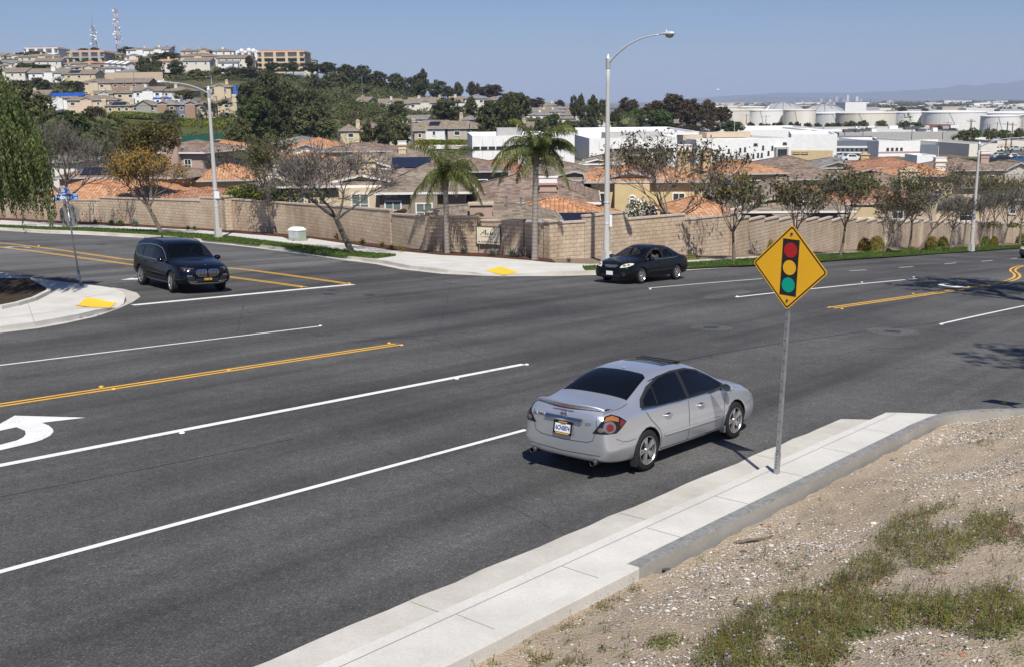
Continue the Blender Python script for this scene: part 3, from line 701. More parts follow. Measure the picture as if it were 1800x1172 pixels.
def roof_block(rb, wb, fb, cx, cy, w, d, ze, rise, typ, axis='x', oh=.45, gable_ins=0, g0=0):
 X, Y = w/2+oh, d/2+oh
 if axis == 'y': X, Y = Y, X
 def T(p): return (cx+p[0], cy+p[1], p[2]) if axis == 'x' else (cx-p[1], cy+p[0], p[2])
 zr_ = ze+rise; th = .16
 if typ == 'hip': rx = max(X-Y, 0.0)
 elif typ == 'gable': rx = X
 elif typ == 'flat': rx = None
 if typ == 'flat':
  rb.add([T(p) for p in ((-X, -Y, ze), (X, -Y, ze), (X, Y, ze), (-X, Y, ze))], [(0, 1, 2, 3)]); fb.box(T((0, 0, ze-.15)), ((X*2, Y*2, .28) if axis == 'x' else (Y*2, X*2, .28))); return
 A = [(-X, -Y, ze), (X, -Y, ze), (X, Y, ze), (-X, Y, ze), (-rx, 0, zr_), (rx, 0, zr_)]
 rb.add([T(p) for p in A], [(0, 1, 5, 4), (2, 3, 4, 5)]+([(1, 2, 5), (3, 0, 4)] if typ == 'hip' else []))
 B = [(p[0], p[1], p[2]-th) for p in A]
 rb.add([T(p) for p in B], [(4, 5, 1, 0), (5, 4, 3, 2)]+([(5, 2, 1), (4, 0, 3)] if typ == 'hip' else []))
 if typ == 'hip':
  E = [(0, 1), (1, 2), (2, 3), (3, 0)]
 else: E = [(0, 1), (2, 3), (0, 4), (4, 3), (1, 5), (5, 2)]
 for a, b in E:
  pa, pb = A[a], A[b]; dx, dy = pb[0]-pa[0], pb[1]-pa[1]
  ox, oy = ((pa[0]+pb[0])/2, (pa[1]+pb[1])/2);
  nx, ny = dy, -dx; L = hypot(nx, ny); nx, ny = nx/L, ny/L
  if nx*ox+ny*oy < 0: nx, ny = -nx, -ny
  q = .05
  vs = [T((p[0]+nx*o_, p[1]+ny*o_, p[2]+z_)) for p in (pa, pb) for o_ in (.004, q) for z_ in (.01, -th+.02)]
  fb.add(vs, [(0, 4, 5, 1), (2, 3, 7, 6), (0, 2, 6, 4), (1, 5, 7, 3), (0, 1, 3, 2), (4, 6, 7, 5)])
 if typ == 'gable':
  Yw = Y-oh; zt = ze+rise*(1-0)-.18-rise*0; s = rise/Y
  for sx in (-1, 1):
   xx = sx*(X-oh); wb.add([T(p) for p in ((xx, -Yw, ze-.2), (xx, Yw, ze-.2), (xx, Yw, ze+s*oh-.16), (xx, 0, ze+rise-.18), (xx, -Yw, ze+s*oh-.16))], [(0, 1, 2, 3, 4) if sx > 0 else (4, 3, 2, 1, 0)])
 if typ == 'hip' and rx > 0:
  rb.tube([T((-rx, 0, zr_+.02)), T((rx, 0, zr_+.02))], .09, 6)
 if typ == 'hip':
  for a, b in ((0, 4), (1, 5), (2, 5), (3, 4)): rb.tube([T((A[a][0], A[a][1], A[a][2]+.02)), T((A[b][0], A[b][1], A[b][2]+.02))], .08, 5, False)
 else: rb.tube([T((-X, 0, zr_+.02)), T((X, 0, zr_+.02))], .09, 6)
def chimney(par, x, y, z0, z1, w=.9, d=.6, mat='stucco_cream', style=0):
 m = MB().mat(mat); m.box((x, y, (z0+z1)/2), (w, d, z1-z0)); m.box((x, y, z1-.45), (w+.12, d+.12, .1)); m.box((x, y, z1+.04), (w+.24, d+.24, .14))
 if style: m.mat('trim_white'); m.box((x, y, z1+.28), (w+.1, d+.1, .34)); m.box((x, y, z1+.47), (w+.2, d+.2, .06))
 else: m.mat('stucco_'+'tan'); m.box((x, y, z1+.25), (w*.6, d*.6, .3))
 return m.build('chimney', par)
RT_FAC = {}
def house(label, pxc, Y, ry, ey, x0, x1, depth, yaw, roofm, wallm, typ='hip', group=None, wings=(), wins='auto', chim=(), solar=None, name='house', far=False, ghe=5.6, trim='fascia_grey', floors=1, pane='window_glass', rise_lim=(.2, .42), cat='house', oh=.45, axis='x', wstep=3.4):
 yw = radians(yaw)
 c = at(pxc, ry, Y)
 yf = Y-depth/2*abs(cos(yw)); fe = at(pxc, ey, yf)
 rise = c.z-fe.z; half = depth/2 if axis == 'x' else None
 Wt = (x1-x0)/F*Y*1.02
 wdt = max(3.0, (Wt-depth*abs(sin(yw))*(.6 if yaw else 0))/max(.5, cos(yw)))
 if axis == 'y': half = wdt/2
 rise = max(rise_lim[0]*half, min(rise_lim[1]*half, rise))
 ze_w = c.z-rise
 gx, gy = c.x, c.y
 zg = min(ze_w-ghe, terr(gx, gy)+.3)
 root = empty(name, (gx, gy, zg), yw, label, cat, group)
 ze = ze_w-zg
 wb = MB().mat(wallm); rb = MB().mat(roofm); fb = MB().mat(trim)
 W, D = wdt-2*oh, depth-2*oh
 wb.box((0, 0, (ze-.1)/2), (W, D, ze-.1))
 roof_block(rb, wb, fb, 0, 0, W, D, ze, rise, typ, axis, oh)
 for wg in wings:                                  # (x, width, projection, rise, roof type, eave drop[, wall mat])
  wx, ww, pj, rs, tp, dp = wg[:6]
  dd = pj+D/2; cy = -(D/2+pj)+dd/2
  if len(wg) > 6: wb.mat(wg[6])
  wb.box((wx, cy, (ze-dp-.1)/2), (ww, dd, ze-dp-.1))
  roof_block(rb, wb, fb, wx, cy, dd, ww, ze-dp, rs, tp, 'y' if tp != 'hipx' else 'x', .35) if tp != 'none' else None
  wb.mat(wallm)
 wall = wb.build('wall', root); rf = rb.build('roof', root); fo = fb.build('fascia', root)
 if wins == 'auto':
  wins = []
  for fl in range(floors):
   z = ze-1.35-2.8*fl
   n = max(1, int(W/wstep))
   for i in range(n):
    x = -W/2+W*(i+.5)/n+R0.uniform(-.3, .3)
    wins.append(('f', x, z, R0.choice([.9, 1.2, 1.6]), 1.25, 'cross'))
   n = max(1, int(D/4.5))
   for i in range(n):
    yv = -D/2+D*(i+.5)/n
    wins.append(('r' if yaw < 0 else 'l', yv, z, 1.0, 1.2, 'cross'))
 for wn in wins:
  sd, a, z, ww, hh, sty = wn[:6]; pj = wn[6] if len(wn) > 6 else 0
  if sd == 'f': add_window(root, a, -D/2-.012-pj, z, 0, ww, hh, sty, far, pane)
  elif sd == 'l': add_window(root, -W/2-.012, a, z, -pi/2, ww, hh, sty, far, pane)
  elif sd == 'r': add_window(root, W/2+.012, a, z, pi/2, ww, hh, sty, far, pane)
 for ch in chim:                                   # (x, y, height above ridge, w, d, mat, style)
  x, y, hh, w_, d_, mt, sty = ch; chimney(rf, x, y, max(0, ze-1.0) if not sty == 2 else 0, ze+rise+hh, w_, d_, mt, 1 if sty else 0)
 if solar:                                         # (x, w, from, to) along the front slope, fractions of the slope
  x, w_, a, b = solar; sl = hypot(rise, half); dx = D/2+oh
  ya, yb = -dx*(1-a), -dx*(1-b); za, zb = ze+rise*a, ze+rise*b
  m = MB().mat('solar'); nrm = Vector((0, -rise, dx)).normalized()
  vs = []
  for off_ in (.05, .11):
   for (xx, yy, zz) in ((x-w_/2, ya, za), (x+w_/2, ya, za), (x+w_/2, yb, zb), (x-w_/2, yb, zb)): vs.append(Vector((xx, yy, zz))+nrm*off_)
  m.add(vs, [(3, 2, 1, 0), (4, 5, 6, 7), (0, 1, 5, 4), (1, 2, 6, 5), (2, 3, 7, 6), (3, 0, 4, 7)]); m.build('solar_panel', rf)
 root['ze'] = ze
 return root
OR, RD, BR, GY, RU = 'roof_orange', 'roof_red', 'roof_brown', 'roof_grey', 'roof_rust'
NG = 'tiled houses behind the block wall'
def near_houses():
 S = 'stucco_'
 H = house
 H('house with a broad orange tile hip roof rising behind the wall at far left', 200, 98, 316, 350, 70, 335, 9, 4, OR, S+'cream', group=NG, wins=[], rise_lim=(.3, .5), oh=.5)
 H('brown roofed house with a dark solar array behind the leftmost orange roof', 175, 115.2, 291, 312, 110, 240, 8, 8, RD, S+'pink', group=NG, solar=(1.0, 4.5, .15, .75))
 H('pale grey roofed house beside the weeping tree, behind the orange roof', 120, 132, 268, 284, 60, 165, 9, -6, GY, S+'offwhite', group=NG)
 H('pink stucco house with brown hip roof and a stout chimney on its front wall', 345, 124.8, 247, 268, 275, 414, 11, -14, RD, S+'pink', group=NG, wins=[('f', -2.5, None, 1.7, 1.5, 'cross')] if 0 else 'auto', chim=[(.2, -5.35, .35, 1.5, .8, S+'pink', 2)], trim='trim_white')
 H('low pinkish house with brown roof and wide eave window, below the chimney house', 300, 105.2, 292, 312, 236, 366, 8, -10, RD, S+'rust', group=NG)
 H('cream house with orange tile roof right of the left street lamp', 400, 108, 288, 317, 334, 470, 9, 10, OR, S+'yellow', group=NG, wins=[('f', 1.5, 3.6, 1.2, .9, 'pair')], rise_lim=(.25, .42))
 H('orange roofed house with solar panels peeping over the pink chimney house', 385, 158.4, 246, 262, 335, 440, 10, -8, OR, S+'cream', group=NG, solar=(-1.5, 4, .3, .85))
 H('low rust tile roof just above the wall, left of the left street lamp', 365, 90.8, 331, 349, 300, 432, 6, 3, RU, S+'cream', group=NG, wins=[])
 H('small grey roofed garden house among fan palms behind the wall', 455, 95.6, 322, 331, 405, 505, 5, 4, GY, S+'tan', group=NG, wins=[])
 H('orange roofed house half hidden by the green street tree', 455, 141.6, 262, 278, 400, 520, 10, 6, OR, S+'offwhite', group=NG)
 H('grey brown roofed house behind the green street tree', 530, 170.4, 240, 254, 480, 585, 11, -6, GY, S+'tan', group=NG)
 H('orange roof with a white gable behind the bare tree, upper one', 560, 151.2, 243, 260, 505, 612, 9, 8, OR, S+'offwhite', group=NG, wings=[(-1.6, 3.4, 1.4, 1.0, 'gable', .5)])
 H('long reddish brown roof over an ochre wall behind the bare tree', 635, 136.64, 252, 266, 560, 700, 8, -3, RD, S+'buff', group=NG)
 H('lower orange roofed house behind the bare tree', 540, 124.8, 268, 285, 490, 592, 8, 6, OR, S+'offwhite', group=NG)
 H('brown roofed house with a white trimmed gable facing the bare tree', 640, 108.64, 268, 296, 540, 735, 11, -8, BR, S+'cream', 'hip', NG, wings=[(1.8, 4.2, 1.2, 1.1, 'gable', .2)], trim='trim_white')
 H('grey brown roof with a white capped chimney left of the nearer palm', 722, 132.16, 259, 274, 665, 800, 10, 5, BR, S+'tan', group=NG, chim=[(-1.0, -2.8, .35, .9, .8, S+'cream', 1)])
 H('reddish roofed house behind the nearer palm crown', 790, 101, 272, 302, 700, 900, 12, 4, RD, S+'taupe', group=NG, solar=(-3.5, 3.5, .2, .8))
 a = H('cream house with a front gable and chimney right above the wall beside the bare tree', 600, 80, 284, 322, 515, 690, 11, 0, RD, S+'cream', 'hip', NG, wings=[(2.1, 2.9, .9, .75, 'gable', .05)], wins=[], chim=[(2.3, -3.0, .15, 1.25, .8, S+'cream', 0)], trim='trim_white', rise_lim=(.25, .45), pane='window_blind')
 ze = a['ze']; add_window(a, 2.1, -5.05-.912, ze-1.25, 0, 1.25, 1.5, 'cross', False, 'window_blind')
 add_window(a, -2.4, -5.05-.012, ze-1.3, 0, 1.1, 1.3, 'cross', False, 'window_blind')
 b = H('taupe stucco house with white trimmed dormer gable left of the nearer palm trunk', 752, 77, 289, 329, 672, 830, 12, 0, BR, S+'taupe', 'hip', NG, wings=[(.15, 1.75, .55, .5, 'gable', .1)], wins=[], trim='trim_white', rise_lim=(.25, .45), pane='window_blind')
 ze = b['ze']; add_window(b, .15, -5.55-.562, ze-1.30, 0, 1.15, 1.25, 'cross', False, 'window_blind'); add_window(b, -1.95, -5.55-.012, ze-1.2, 0, 1.15, 1.3, 'cross', False, 'window_blind')
 c = H('large reddish slate hip roof with a white capped chimney between the two palms', 925, 79, 303, 345, 800, 1062, 13, -4, RD, S+'taupe', 'hip', NG, wins=[], chim=[(1.75, -4.2, -.55, 1.15, .9, S+'pink', 1)], trim='trim_white', rise_lim=(.25, .45), pane='window_blind')
 ze = c['ze']; add_window(c, -3.6, -6.05-.012, ze-1.05, 0, 1.5, 1.2, 'cross', False, 'window_blind'); add_window(c, 3.3, -6.05-.012, ze-1.1, 0, .9, 1.0, 'pair')
 d = H('low tan roof with white vent pipes directly behind the name sign on the wall', 868, 65.5, 357, 379, 765, 990, 7.0, 2, BR, S+'pink', 'hip', NG, wins=[], rise_lim=(.2, .4))
 rf = [o for o in d.children if o.name.startswith('roof')][0]
 for x, y, h_ in ((.75, -.9, .55), (1.6, -1.2, .5)):
  m = MB().mat('galvanised'); zz = d['ze']+.55; m.tube([(x, y, zz), (x, y, zz+h_)], .05, 8); m.lathe([(.02, .1), (.09, .08), (.09, 0)], 10, (x, y, zz+h_)); m.build('vent_pipe', rf)
 m = MB().mat(S+'pink'); m.box((-.8, -2.6, d['ze']+.35), (1.3, .8, 1.0)); m.mat('stucco_tan'); m.box((-.8, -2.6, d['ze']+.9), (1.5, 1.0, .12)); m.build('chimney', rf)
 H('bright orange tile roof with a dark solar band behind the right palm and lamp post', 975, 69.5, 347, 388, 858, 1105, 9.5, -3, OR, S+'cream', 'hip', NG, wins=[], solar=(1.0, 6.6, .06, .42), rise_lim=(.3, .5))
 H('taupe roofed house with a gable end left of the tall lamp post', 985, 96, 284, 309, 905, 1072, 12, -6, BR, S+'taupe', 'hip', NG, wings=[(1.5, 3.5, 1.0, .9, 'gable', .2)])
 H('rust roofed house with a small chimney behind the right palm crown', 880, 104, 279, 306, 820, 950, 11, 5, RU, S+'offwhite', 'hip', NG, chim=[(2.2, 1.0, .5, .9, .7, S+'offwhite', 1)])
 H('small orange roof with solar panels under the right palm fronds', 935, 128, 262, 277, 890, 985, 9, 6, OR, S+'cream', 'hip', NG, solar=(0, 3, .2, .8))
 H('grey brown roofed house under the white office building by the lamp post', 1080, 122, 268, 284, 1020, 1135, 10, -5, BR, S+'tan', 'hip', NG, wings=[(-1.8, 3, .9, .7, 'gable', .2)], trim='trim_white')
 e = H('yellow stucco house with orange tile roof and arched window right of the tall lamp post', 1130, 87, 286, 311, 1034, 1240, 11, -3, OR, S+'yellow', 'hip', NG, wings=[(-1.2, 2.6, 1.3, .8, 'gable', .1)], wins=[], chim=[(3.2, -.5, .9, 1.0, .8, S+'yellow', 1)])
 ze = e['ze']; add_window(e, -1.2, -5.05-1.312, ze-1.6, 0, .45, .8, 'arch', False); add_window(e, -3.6, -5.05-.012, ze-1.7, 0, .9, 1.7, 'pair'); add_window(e, 2.4, -5.05-.012, ze-1.5, 0, 1.0, 1.2, 'cross')
 H('low orange tile roof on a pale wall behind the dark leaved tree', 1222, 77, 345, 374, 1170, 1285, 7, 10, OR, S+'pink', 'hip', NG, wins=[('f', .5, 4.0, 1.3, .8, 'pair')], rise_lim=(.3, .5))
 H('orange hip roof over yellow walls in front of the slit windowed white hall', 1295, 124, 281, 302, 1232, 1362, 12, 9, OR, S+'yellow', 'hip', NG, wings=[(-2.8, 3, 1.0, .7, 'gable', .6)], chim=[(-3.0, 2.0, .5, 1.0, .8, S+'yellow', 0)])
 H('upper red brown hip roof right of the slit windowed white hall', 1385, 150, 274, 289, 1322, 1438, 12, -5, RD, S+'tan', 'hip', NG)
 H('wide red brown roof with a white satellite dish behind the street trees', 1405, 124, 290, 310, 1325, 1492, 12, 5, RD, S+'buff', 'hip', NG)
 H('taupe roof with deep shade left of the broad taupe roof', 1262, 102, 306, 338, 1195, 1325, 12, 6, BR, S+'taupe', 'hip', NG, solar=(-1.0, 2.5, .35, .7))
 f = H('broad taupe roof with white timbered gable just above the wall left of the diamond sign', 1368, 88, 312, 372, 1262, 1452, 15, -2, BR, S+'taupe', 'hip', NG, wings=[(-.75, 2.4, 1.6, 1.15, 'gable', .1)], wins=[], trim='trim_white', rise_lim=(.25, .42))
 ze = f['ze']; add_window(f, -.75, -7.05-1.612, ze-1.25, 0, 1.6, 1.15, 'pair'); add_window(f, 1.1, -7.05-.012, ze-1.7, 0, .8, 1.7, 'cross'); add_window(f, 3.2, -7.05-.012, ze-1.4, 0, 1.2, 1.2, 'cross')
 H('grey roofed house with a dark gable and tall tan chimney near the office block', 1462, 148, 277, 292, 1412, 1528, 11, -6, GY, S+'tan', 'hip', NG, wings=[(0, 3.5, 1, 1.0, 'gable', .2)], chim=[(4.0, -1.5, .4, 1.0, .9, S+'buff', 0)])
 H('rust orange roofed house below the office block with white walls', 1558, 140, 277, 296, 1500, 1622, 12, 5, RU, S+'buff', 'hip', NG, wings=[(-3.0, 3, 1, .7, 'gable', .4)])
 H('bright orange roof with a cream chimney below the white container', 1610, 126, 291, 305, 1556, 1662, 9, -4, OR, S+'tan', 'hip', NG, chim=[(2.2, -1.5, .5, 1.1, .9, S+'offwhite', 1)])
 H('red slate hip roof with solar panels beside the tall cream chimney', 1548, 114, 303, 342, 1478, 1640, 13, -5, RD, S+'tan', 'hip', NG, solar=(-2.6, 2.6, .25, .68), chim=[(1.7, -4.3, .35, 1.75, 1.1, S+'cream', 0)])
 g = H('tan walled house with rust tile roof and solar band above the round hedges', 1495, 105.5, 314, 358, 1408, 1590, 12, 3, RU, S+'tan', 'hip', NG, wings=[(-1.0, 3.4, .9, .9, 'hipx' if 0 else 'hip', .3, S+'buff')], wins=[], solar=(-2.0, 3.6, .5, .9), rise_lim=(.25, .42))
 ze = g['ze']; add_window(g, -1.0, -5.55-.912, ze-1.9, 0, 2.0, 1.2, 'triple'); add_window(g, 2.6, -5.55-.012, ze-1.5, 0, 1.1, 1.3, 'cross'); add_window(g, -3.6, -5.55-.012, ze-1.6, 0, 1.0, 1.3, 'cross')
 H('red brown hip roof right of the white container', 1682, 155, 278, 300, 1628, 1740, 12, 5, RD, S+'tan', 'hip', NG, chim=[(3.4, -1, .5, 1.2, 1, S+'pink', 1)])
 H('brown roof with a dark solar array behind the far street lamp', 1672, 134, 306, 330, 1600, 1760, 12, -4, BR, S+'tan', 'hip', NG, solar=(-1.8, 4, .2, .7))
 H('taupe gabled house at the right edge below the car park', 1775, 158, 282, 305, 1700, 1850, 12, 6, BR, S+'stone', 'hip', NG, wings=[(-2.0, 5.0, 1.2, 1.6, 'gable', .1)])
 H('tan house behind the slim trees left of the far street lamp', 1640, 124, 334, 358, 1575, 1712, 11, -3, BR, S+'cream', 'hip', NG)
 H('cream house behind the slim trees right of the far street lamp', 1752, 152, 326, 352, 1690, 1835, 11, 4, BR, S+'tan', 'hip', NG)
near_houses()
# ------------------------------------------------------------------ houses on the hill
ORD = ['first', 'second', 'third', 'fourth', 'fifth', 'sixth', 'seventh', 'eighth', 'ninth', 'tenth', 'eleventh', 'twelfth', 'thirteenth', 'fourteenth', 'fifteenth', 'sixteenth']
CN = dict(cream='cream', tan='tan', taupe='taupe', pink='pinkish', yellow='pale yellow', offwhite='off white', white='white', peach='peach', sage='grey green', rust='brick brown', grey='pale grey', stone='stone coloured', buff='buff', slategrey='slate grey', darkgrey='dark grey')
RN = {OR: 'orange', RD: 'red brown', BR: 'brown', GY: 'grey brown', RU: 'rust'}
def row(desc, Y, items, depth=10, group=None, floors=2, ghe=5.4):
 for i, it in enumerate(sorted(items, key=lambda t: t[0])):
  x0, x1, ry, ey, wc, rc = it[:6]; kw = dict(it[6]) if len(it) > 6 else {}
  yw = kw.pop('yaw', R0.uniform(-12, 12)); typ = kw.pop('typ', R0.choice(['hip', 'hip', 'gable']))
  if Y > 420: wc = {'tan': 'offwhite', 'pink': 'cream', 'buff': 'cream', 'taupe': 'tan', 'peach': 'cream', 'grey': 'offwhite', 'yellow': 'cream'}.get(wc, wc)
  Yv = kw.pop('Y', Y); fl = kw.pop('floors', floors); extra = kw.pop('note', '')
  ch = kw.pop('chim', [(R0.uniform(-3, 3), R0.uniform(-1, 1), R0.uniform(.5, 1.0), 1.1, .8, 'stucco_'+wc, 0)] if R0.random() < .7 else [])
  wg = kw.pop('wings', [(R0.uniform(-2, 2), 4.0, .8, 1.2, 'gable', .1)] if R0.random() < .5 and (x1-x0)/F*Yv > 9 else [])
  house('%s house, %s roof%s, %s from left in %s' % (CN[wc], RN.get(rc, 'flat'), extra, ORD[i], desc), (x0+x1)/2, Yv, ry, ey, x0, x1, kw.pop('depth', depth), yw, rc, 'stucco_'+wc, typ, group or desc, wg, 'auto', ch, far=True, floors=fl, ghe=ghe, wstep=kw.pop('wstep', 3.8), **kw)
def hill():
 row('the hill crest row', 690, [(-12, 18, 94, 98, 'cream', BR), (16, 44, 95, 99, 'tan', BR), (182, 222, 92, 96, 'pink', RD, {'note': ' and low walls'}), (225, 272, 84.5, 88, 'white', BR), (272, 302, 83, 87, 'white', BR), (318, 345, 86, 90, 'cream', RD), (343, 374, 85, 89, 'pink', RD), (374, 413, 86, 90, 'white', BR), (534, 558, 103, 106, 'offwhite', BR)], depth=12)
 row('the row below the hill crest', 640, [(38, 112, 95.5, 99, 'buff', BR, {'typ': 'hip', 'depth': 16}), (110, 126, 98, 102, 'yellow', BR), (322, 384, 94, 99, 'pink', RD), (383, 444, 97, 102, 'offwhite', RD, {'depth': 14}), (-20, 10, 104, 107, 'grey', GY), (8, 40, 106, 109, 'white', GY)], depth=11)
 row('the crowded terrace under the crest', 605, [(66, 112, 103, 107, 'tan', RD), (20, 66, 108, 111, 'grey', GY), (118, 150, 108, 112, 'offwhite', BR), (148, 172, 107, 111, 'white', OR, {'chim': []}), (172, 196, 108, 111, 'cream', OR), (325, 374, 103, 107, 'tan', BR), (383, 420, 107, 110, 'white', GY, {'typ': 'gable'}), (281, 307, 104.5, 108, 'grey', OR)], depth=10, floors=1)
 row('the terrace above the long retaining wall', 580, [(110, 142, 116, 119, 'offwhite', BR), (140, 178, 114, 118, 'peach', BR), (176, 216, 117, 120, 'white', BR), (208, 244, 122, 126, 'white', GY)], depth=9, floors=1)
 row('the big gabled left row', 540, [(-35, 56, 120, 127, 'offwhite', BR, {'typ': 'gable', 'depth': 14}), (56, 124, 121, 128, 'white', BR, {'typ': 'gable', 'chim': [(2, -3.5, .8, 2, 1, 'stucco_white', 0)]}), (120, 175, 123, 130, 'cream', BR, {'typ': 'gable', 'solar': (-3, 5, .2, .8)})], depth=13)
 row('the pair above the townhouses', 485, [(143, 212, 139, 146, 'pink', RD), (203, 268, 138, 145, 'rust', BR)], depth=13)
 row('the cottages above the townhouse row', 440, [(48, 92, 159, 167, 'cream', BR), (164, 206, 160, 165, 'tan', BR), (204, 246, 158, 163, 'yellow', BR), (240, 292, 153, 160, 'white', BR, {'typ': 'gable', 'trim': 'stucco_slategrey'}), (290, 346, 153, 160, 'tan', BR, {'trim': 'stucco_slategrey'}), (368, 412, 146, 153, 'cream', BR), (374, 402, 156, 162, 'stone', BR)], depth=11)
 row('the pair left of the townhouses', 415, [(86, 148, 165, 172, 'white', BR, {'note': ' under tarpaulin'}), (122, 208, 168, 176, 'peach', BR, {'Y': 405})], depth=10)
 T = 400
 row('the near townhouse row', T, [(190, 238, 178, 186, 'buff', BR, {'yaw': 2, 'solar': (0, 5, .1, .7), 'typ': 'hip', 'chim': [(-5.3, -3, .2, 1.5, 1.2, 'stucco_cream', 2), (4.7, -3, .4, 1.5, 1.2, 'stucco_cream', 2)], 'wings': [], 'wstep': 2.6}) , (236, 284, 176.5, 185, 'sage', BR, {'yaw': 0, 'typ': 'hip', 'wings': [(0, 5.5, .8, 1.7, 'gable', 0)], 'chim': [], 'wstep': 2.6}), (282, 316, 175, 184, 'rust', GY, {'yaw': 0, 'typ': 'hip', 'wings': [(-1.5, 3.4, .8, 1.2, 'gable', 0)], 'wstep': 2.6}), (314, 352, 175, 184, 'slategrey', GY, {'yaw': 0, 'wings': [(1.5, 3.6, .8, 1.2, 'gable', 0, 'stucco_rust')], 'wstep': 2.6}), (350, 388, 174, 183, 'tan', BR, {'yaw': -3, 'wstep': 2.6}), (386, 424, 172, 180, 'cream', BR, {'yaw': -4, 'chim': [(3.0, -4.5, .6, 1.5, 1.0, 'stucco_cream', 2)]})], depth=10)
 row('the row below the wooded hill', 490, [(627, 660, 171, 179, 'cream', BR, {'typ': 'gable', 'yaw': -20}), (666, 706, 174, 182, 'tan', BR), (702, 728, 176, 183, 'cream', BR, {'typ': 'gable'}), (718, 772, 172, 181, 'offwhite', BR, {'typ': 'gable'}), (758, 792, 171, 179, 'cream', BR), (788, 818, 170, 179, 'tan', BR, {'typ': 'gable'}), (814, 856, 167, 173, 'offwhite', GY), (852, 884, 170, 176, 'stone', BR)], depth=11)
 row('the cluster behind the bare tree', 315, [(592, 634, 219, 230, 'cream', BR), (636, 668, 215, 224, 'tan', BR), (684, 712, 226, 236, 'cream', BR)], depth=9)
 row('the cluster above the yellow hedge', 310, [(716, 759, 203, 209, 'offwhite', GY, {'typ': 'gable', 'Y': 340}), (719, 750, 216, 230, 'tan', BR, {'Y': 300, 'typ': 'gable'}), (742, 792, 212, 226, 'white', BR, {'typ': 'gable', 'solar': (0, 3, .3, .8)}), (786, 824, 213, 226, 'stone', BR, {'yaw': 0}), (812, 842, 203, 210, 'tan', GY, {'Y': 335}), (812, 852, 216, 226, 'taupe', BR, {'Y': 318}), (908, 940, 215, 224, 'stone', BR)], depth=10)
 k = 0
 for r_, (ry, Y, xs) in enumerate([(182, 640, [932, 950, 968]), (187.5, 620, [930, 948, 968, 984, 1002, 1020]), (193, 590, [926, 945, 963, 980, 1000, 1018, 1034]), (199, 560, [928, 950, 985, 1008, 1040]), (205, 520, [975, 996, 1038, 1060]), (213, 470, [1010, 1045, 1140, 1185])]):
  row('the '+['topmost', 'second', 'third', 'fourth', 'fifth', 'lowest'][r_]+' terrace of small roofs', Y, [(x-12-2*r_*.5, x+12+2*r_*.5, ry-1, ry+3.4, R0.choice(['offwhite', 'tan', 'cream', 'white']), R0.choice([BR, BR, GY])) for x in xs], depth=9, floors=1, ghe=5)
row('the upper middle crest cluster', 665, [(128, 152, 97, 100, 'tan', BR), (222, 250, 95, 99, 'offwhite', RD), (250, 276, 97, 101, 'pink', BR), (300, 326, 96, 100, 'cream', BR), (418, 452, 106, 109.5, 'cream', BR)], depth=10)
row('the slope between the dark hillside trees', 610, [(224, 248, 106, 109, 'tan', OR), (214, 240, 112, 115, 'white', BR), (305, 325, 108, 111, 'offwhite', BR), (92, 120, 112, 115, 'pink', OR), (0, 26, 112, 115, 'tan', BR), (30, 60, 114, 117, 'white', BR)], depth=9, floors=1)
hill()
# ------------------------------------------------------------------ larger buildings
def building(name, label, cat, x0, x1, yt, Y, D, yaw, mat, roofm='roof_white', top=None, bands=(), slits=(), Hd=None, group=None, fac=None, yb=None):
 a = at(x0, yt, Y); b = at(x1, yt, Y+ (x1-x0)/F*Y*math.tan(radians(yaw)))
 zt = (a.z+b.z)/2; dx, dy = b.x-a.x, b.y-a.y; L = hypot(dx, dy); rz = atan2(dy, dx)
 zb = terr((a.x+b.x)/2, (a.y+b.y)/2)-1 if yb is None else at((x0+x1)/2, yb, Y).z
 root = empty(name, (a.x, a.y, zb), rz, label, cat, group); h = zt-zb
 m = MB().mat(mat); m.box((L/2, D/2, h/2), (L, D, h)); m.build('wall', root)
 m = MB().mat(roofm); m.box((L/2, D/2, h+.03), (L-.8, D-.8, .05)); m.build('roof', root)
 m = MB().mat(mat);
 for c, s in (((L/2, .2, h+.3), (L, .4, .6)), ((L/2, D-.2, h+.3), (L, .4, .6)), ((.2, D/2, h+.3), (.4, D-.8, .6)), ((L-.2, D/2, h+.3), (.4, D-.8, .6))): m.box(c, s)
 m.build('parapet', root)
 for (fx, wz, ww, wh) in slits:                    # fraction along the front, metres below the top
  add_window(root, fx*L, -.02, h-wz, 0, ww, wh, 'pair', True, 'window_glass', 'dark_metal')
 for (f0, f1, z0, z1, bm) in bands:
  q = MB().mat(bm); q.box(((f0+f1)/2*L, -.03, h-(z0+z1)/2), ((f1-f0)*L, .08, z1-z0)); q.build('window' if bm == 'window_glass' else 'wall_band', root)
 return root, L, h
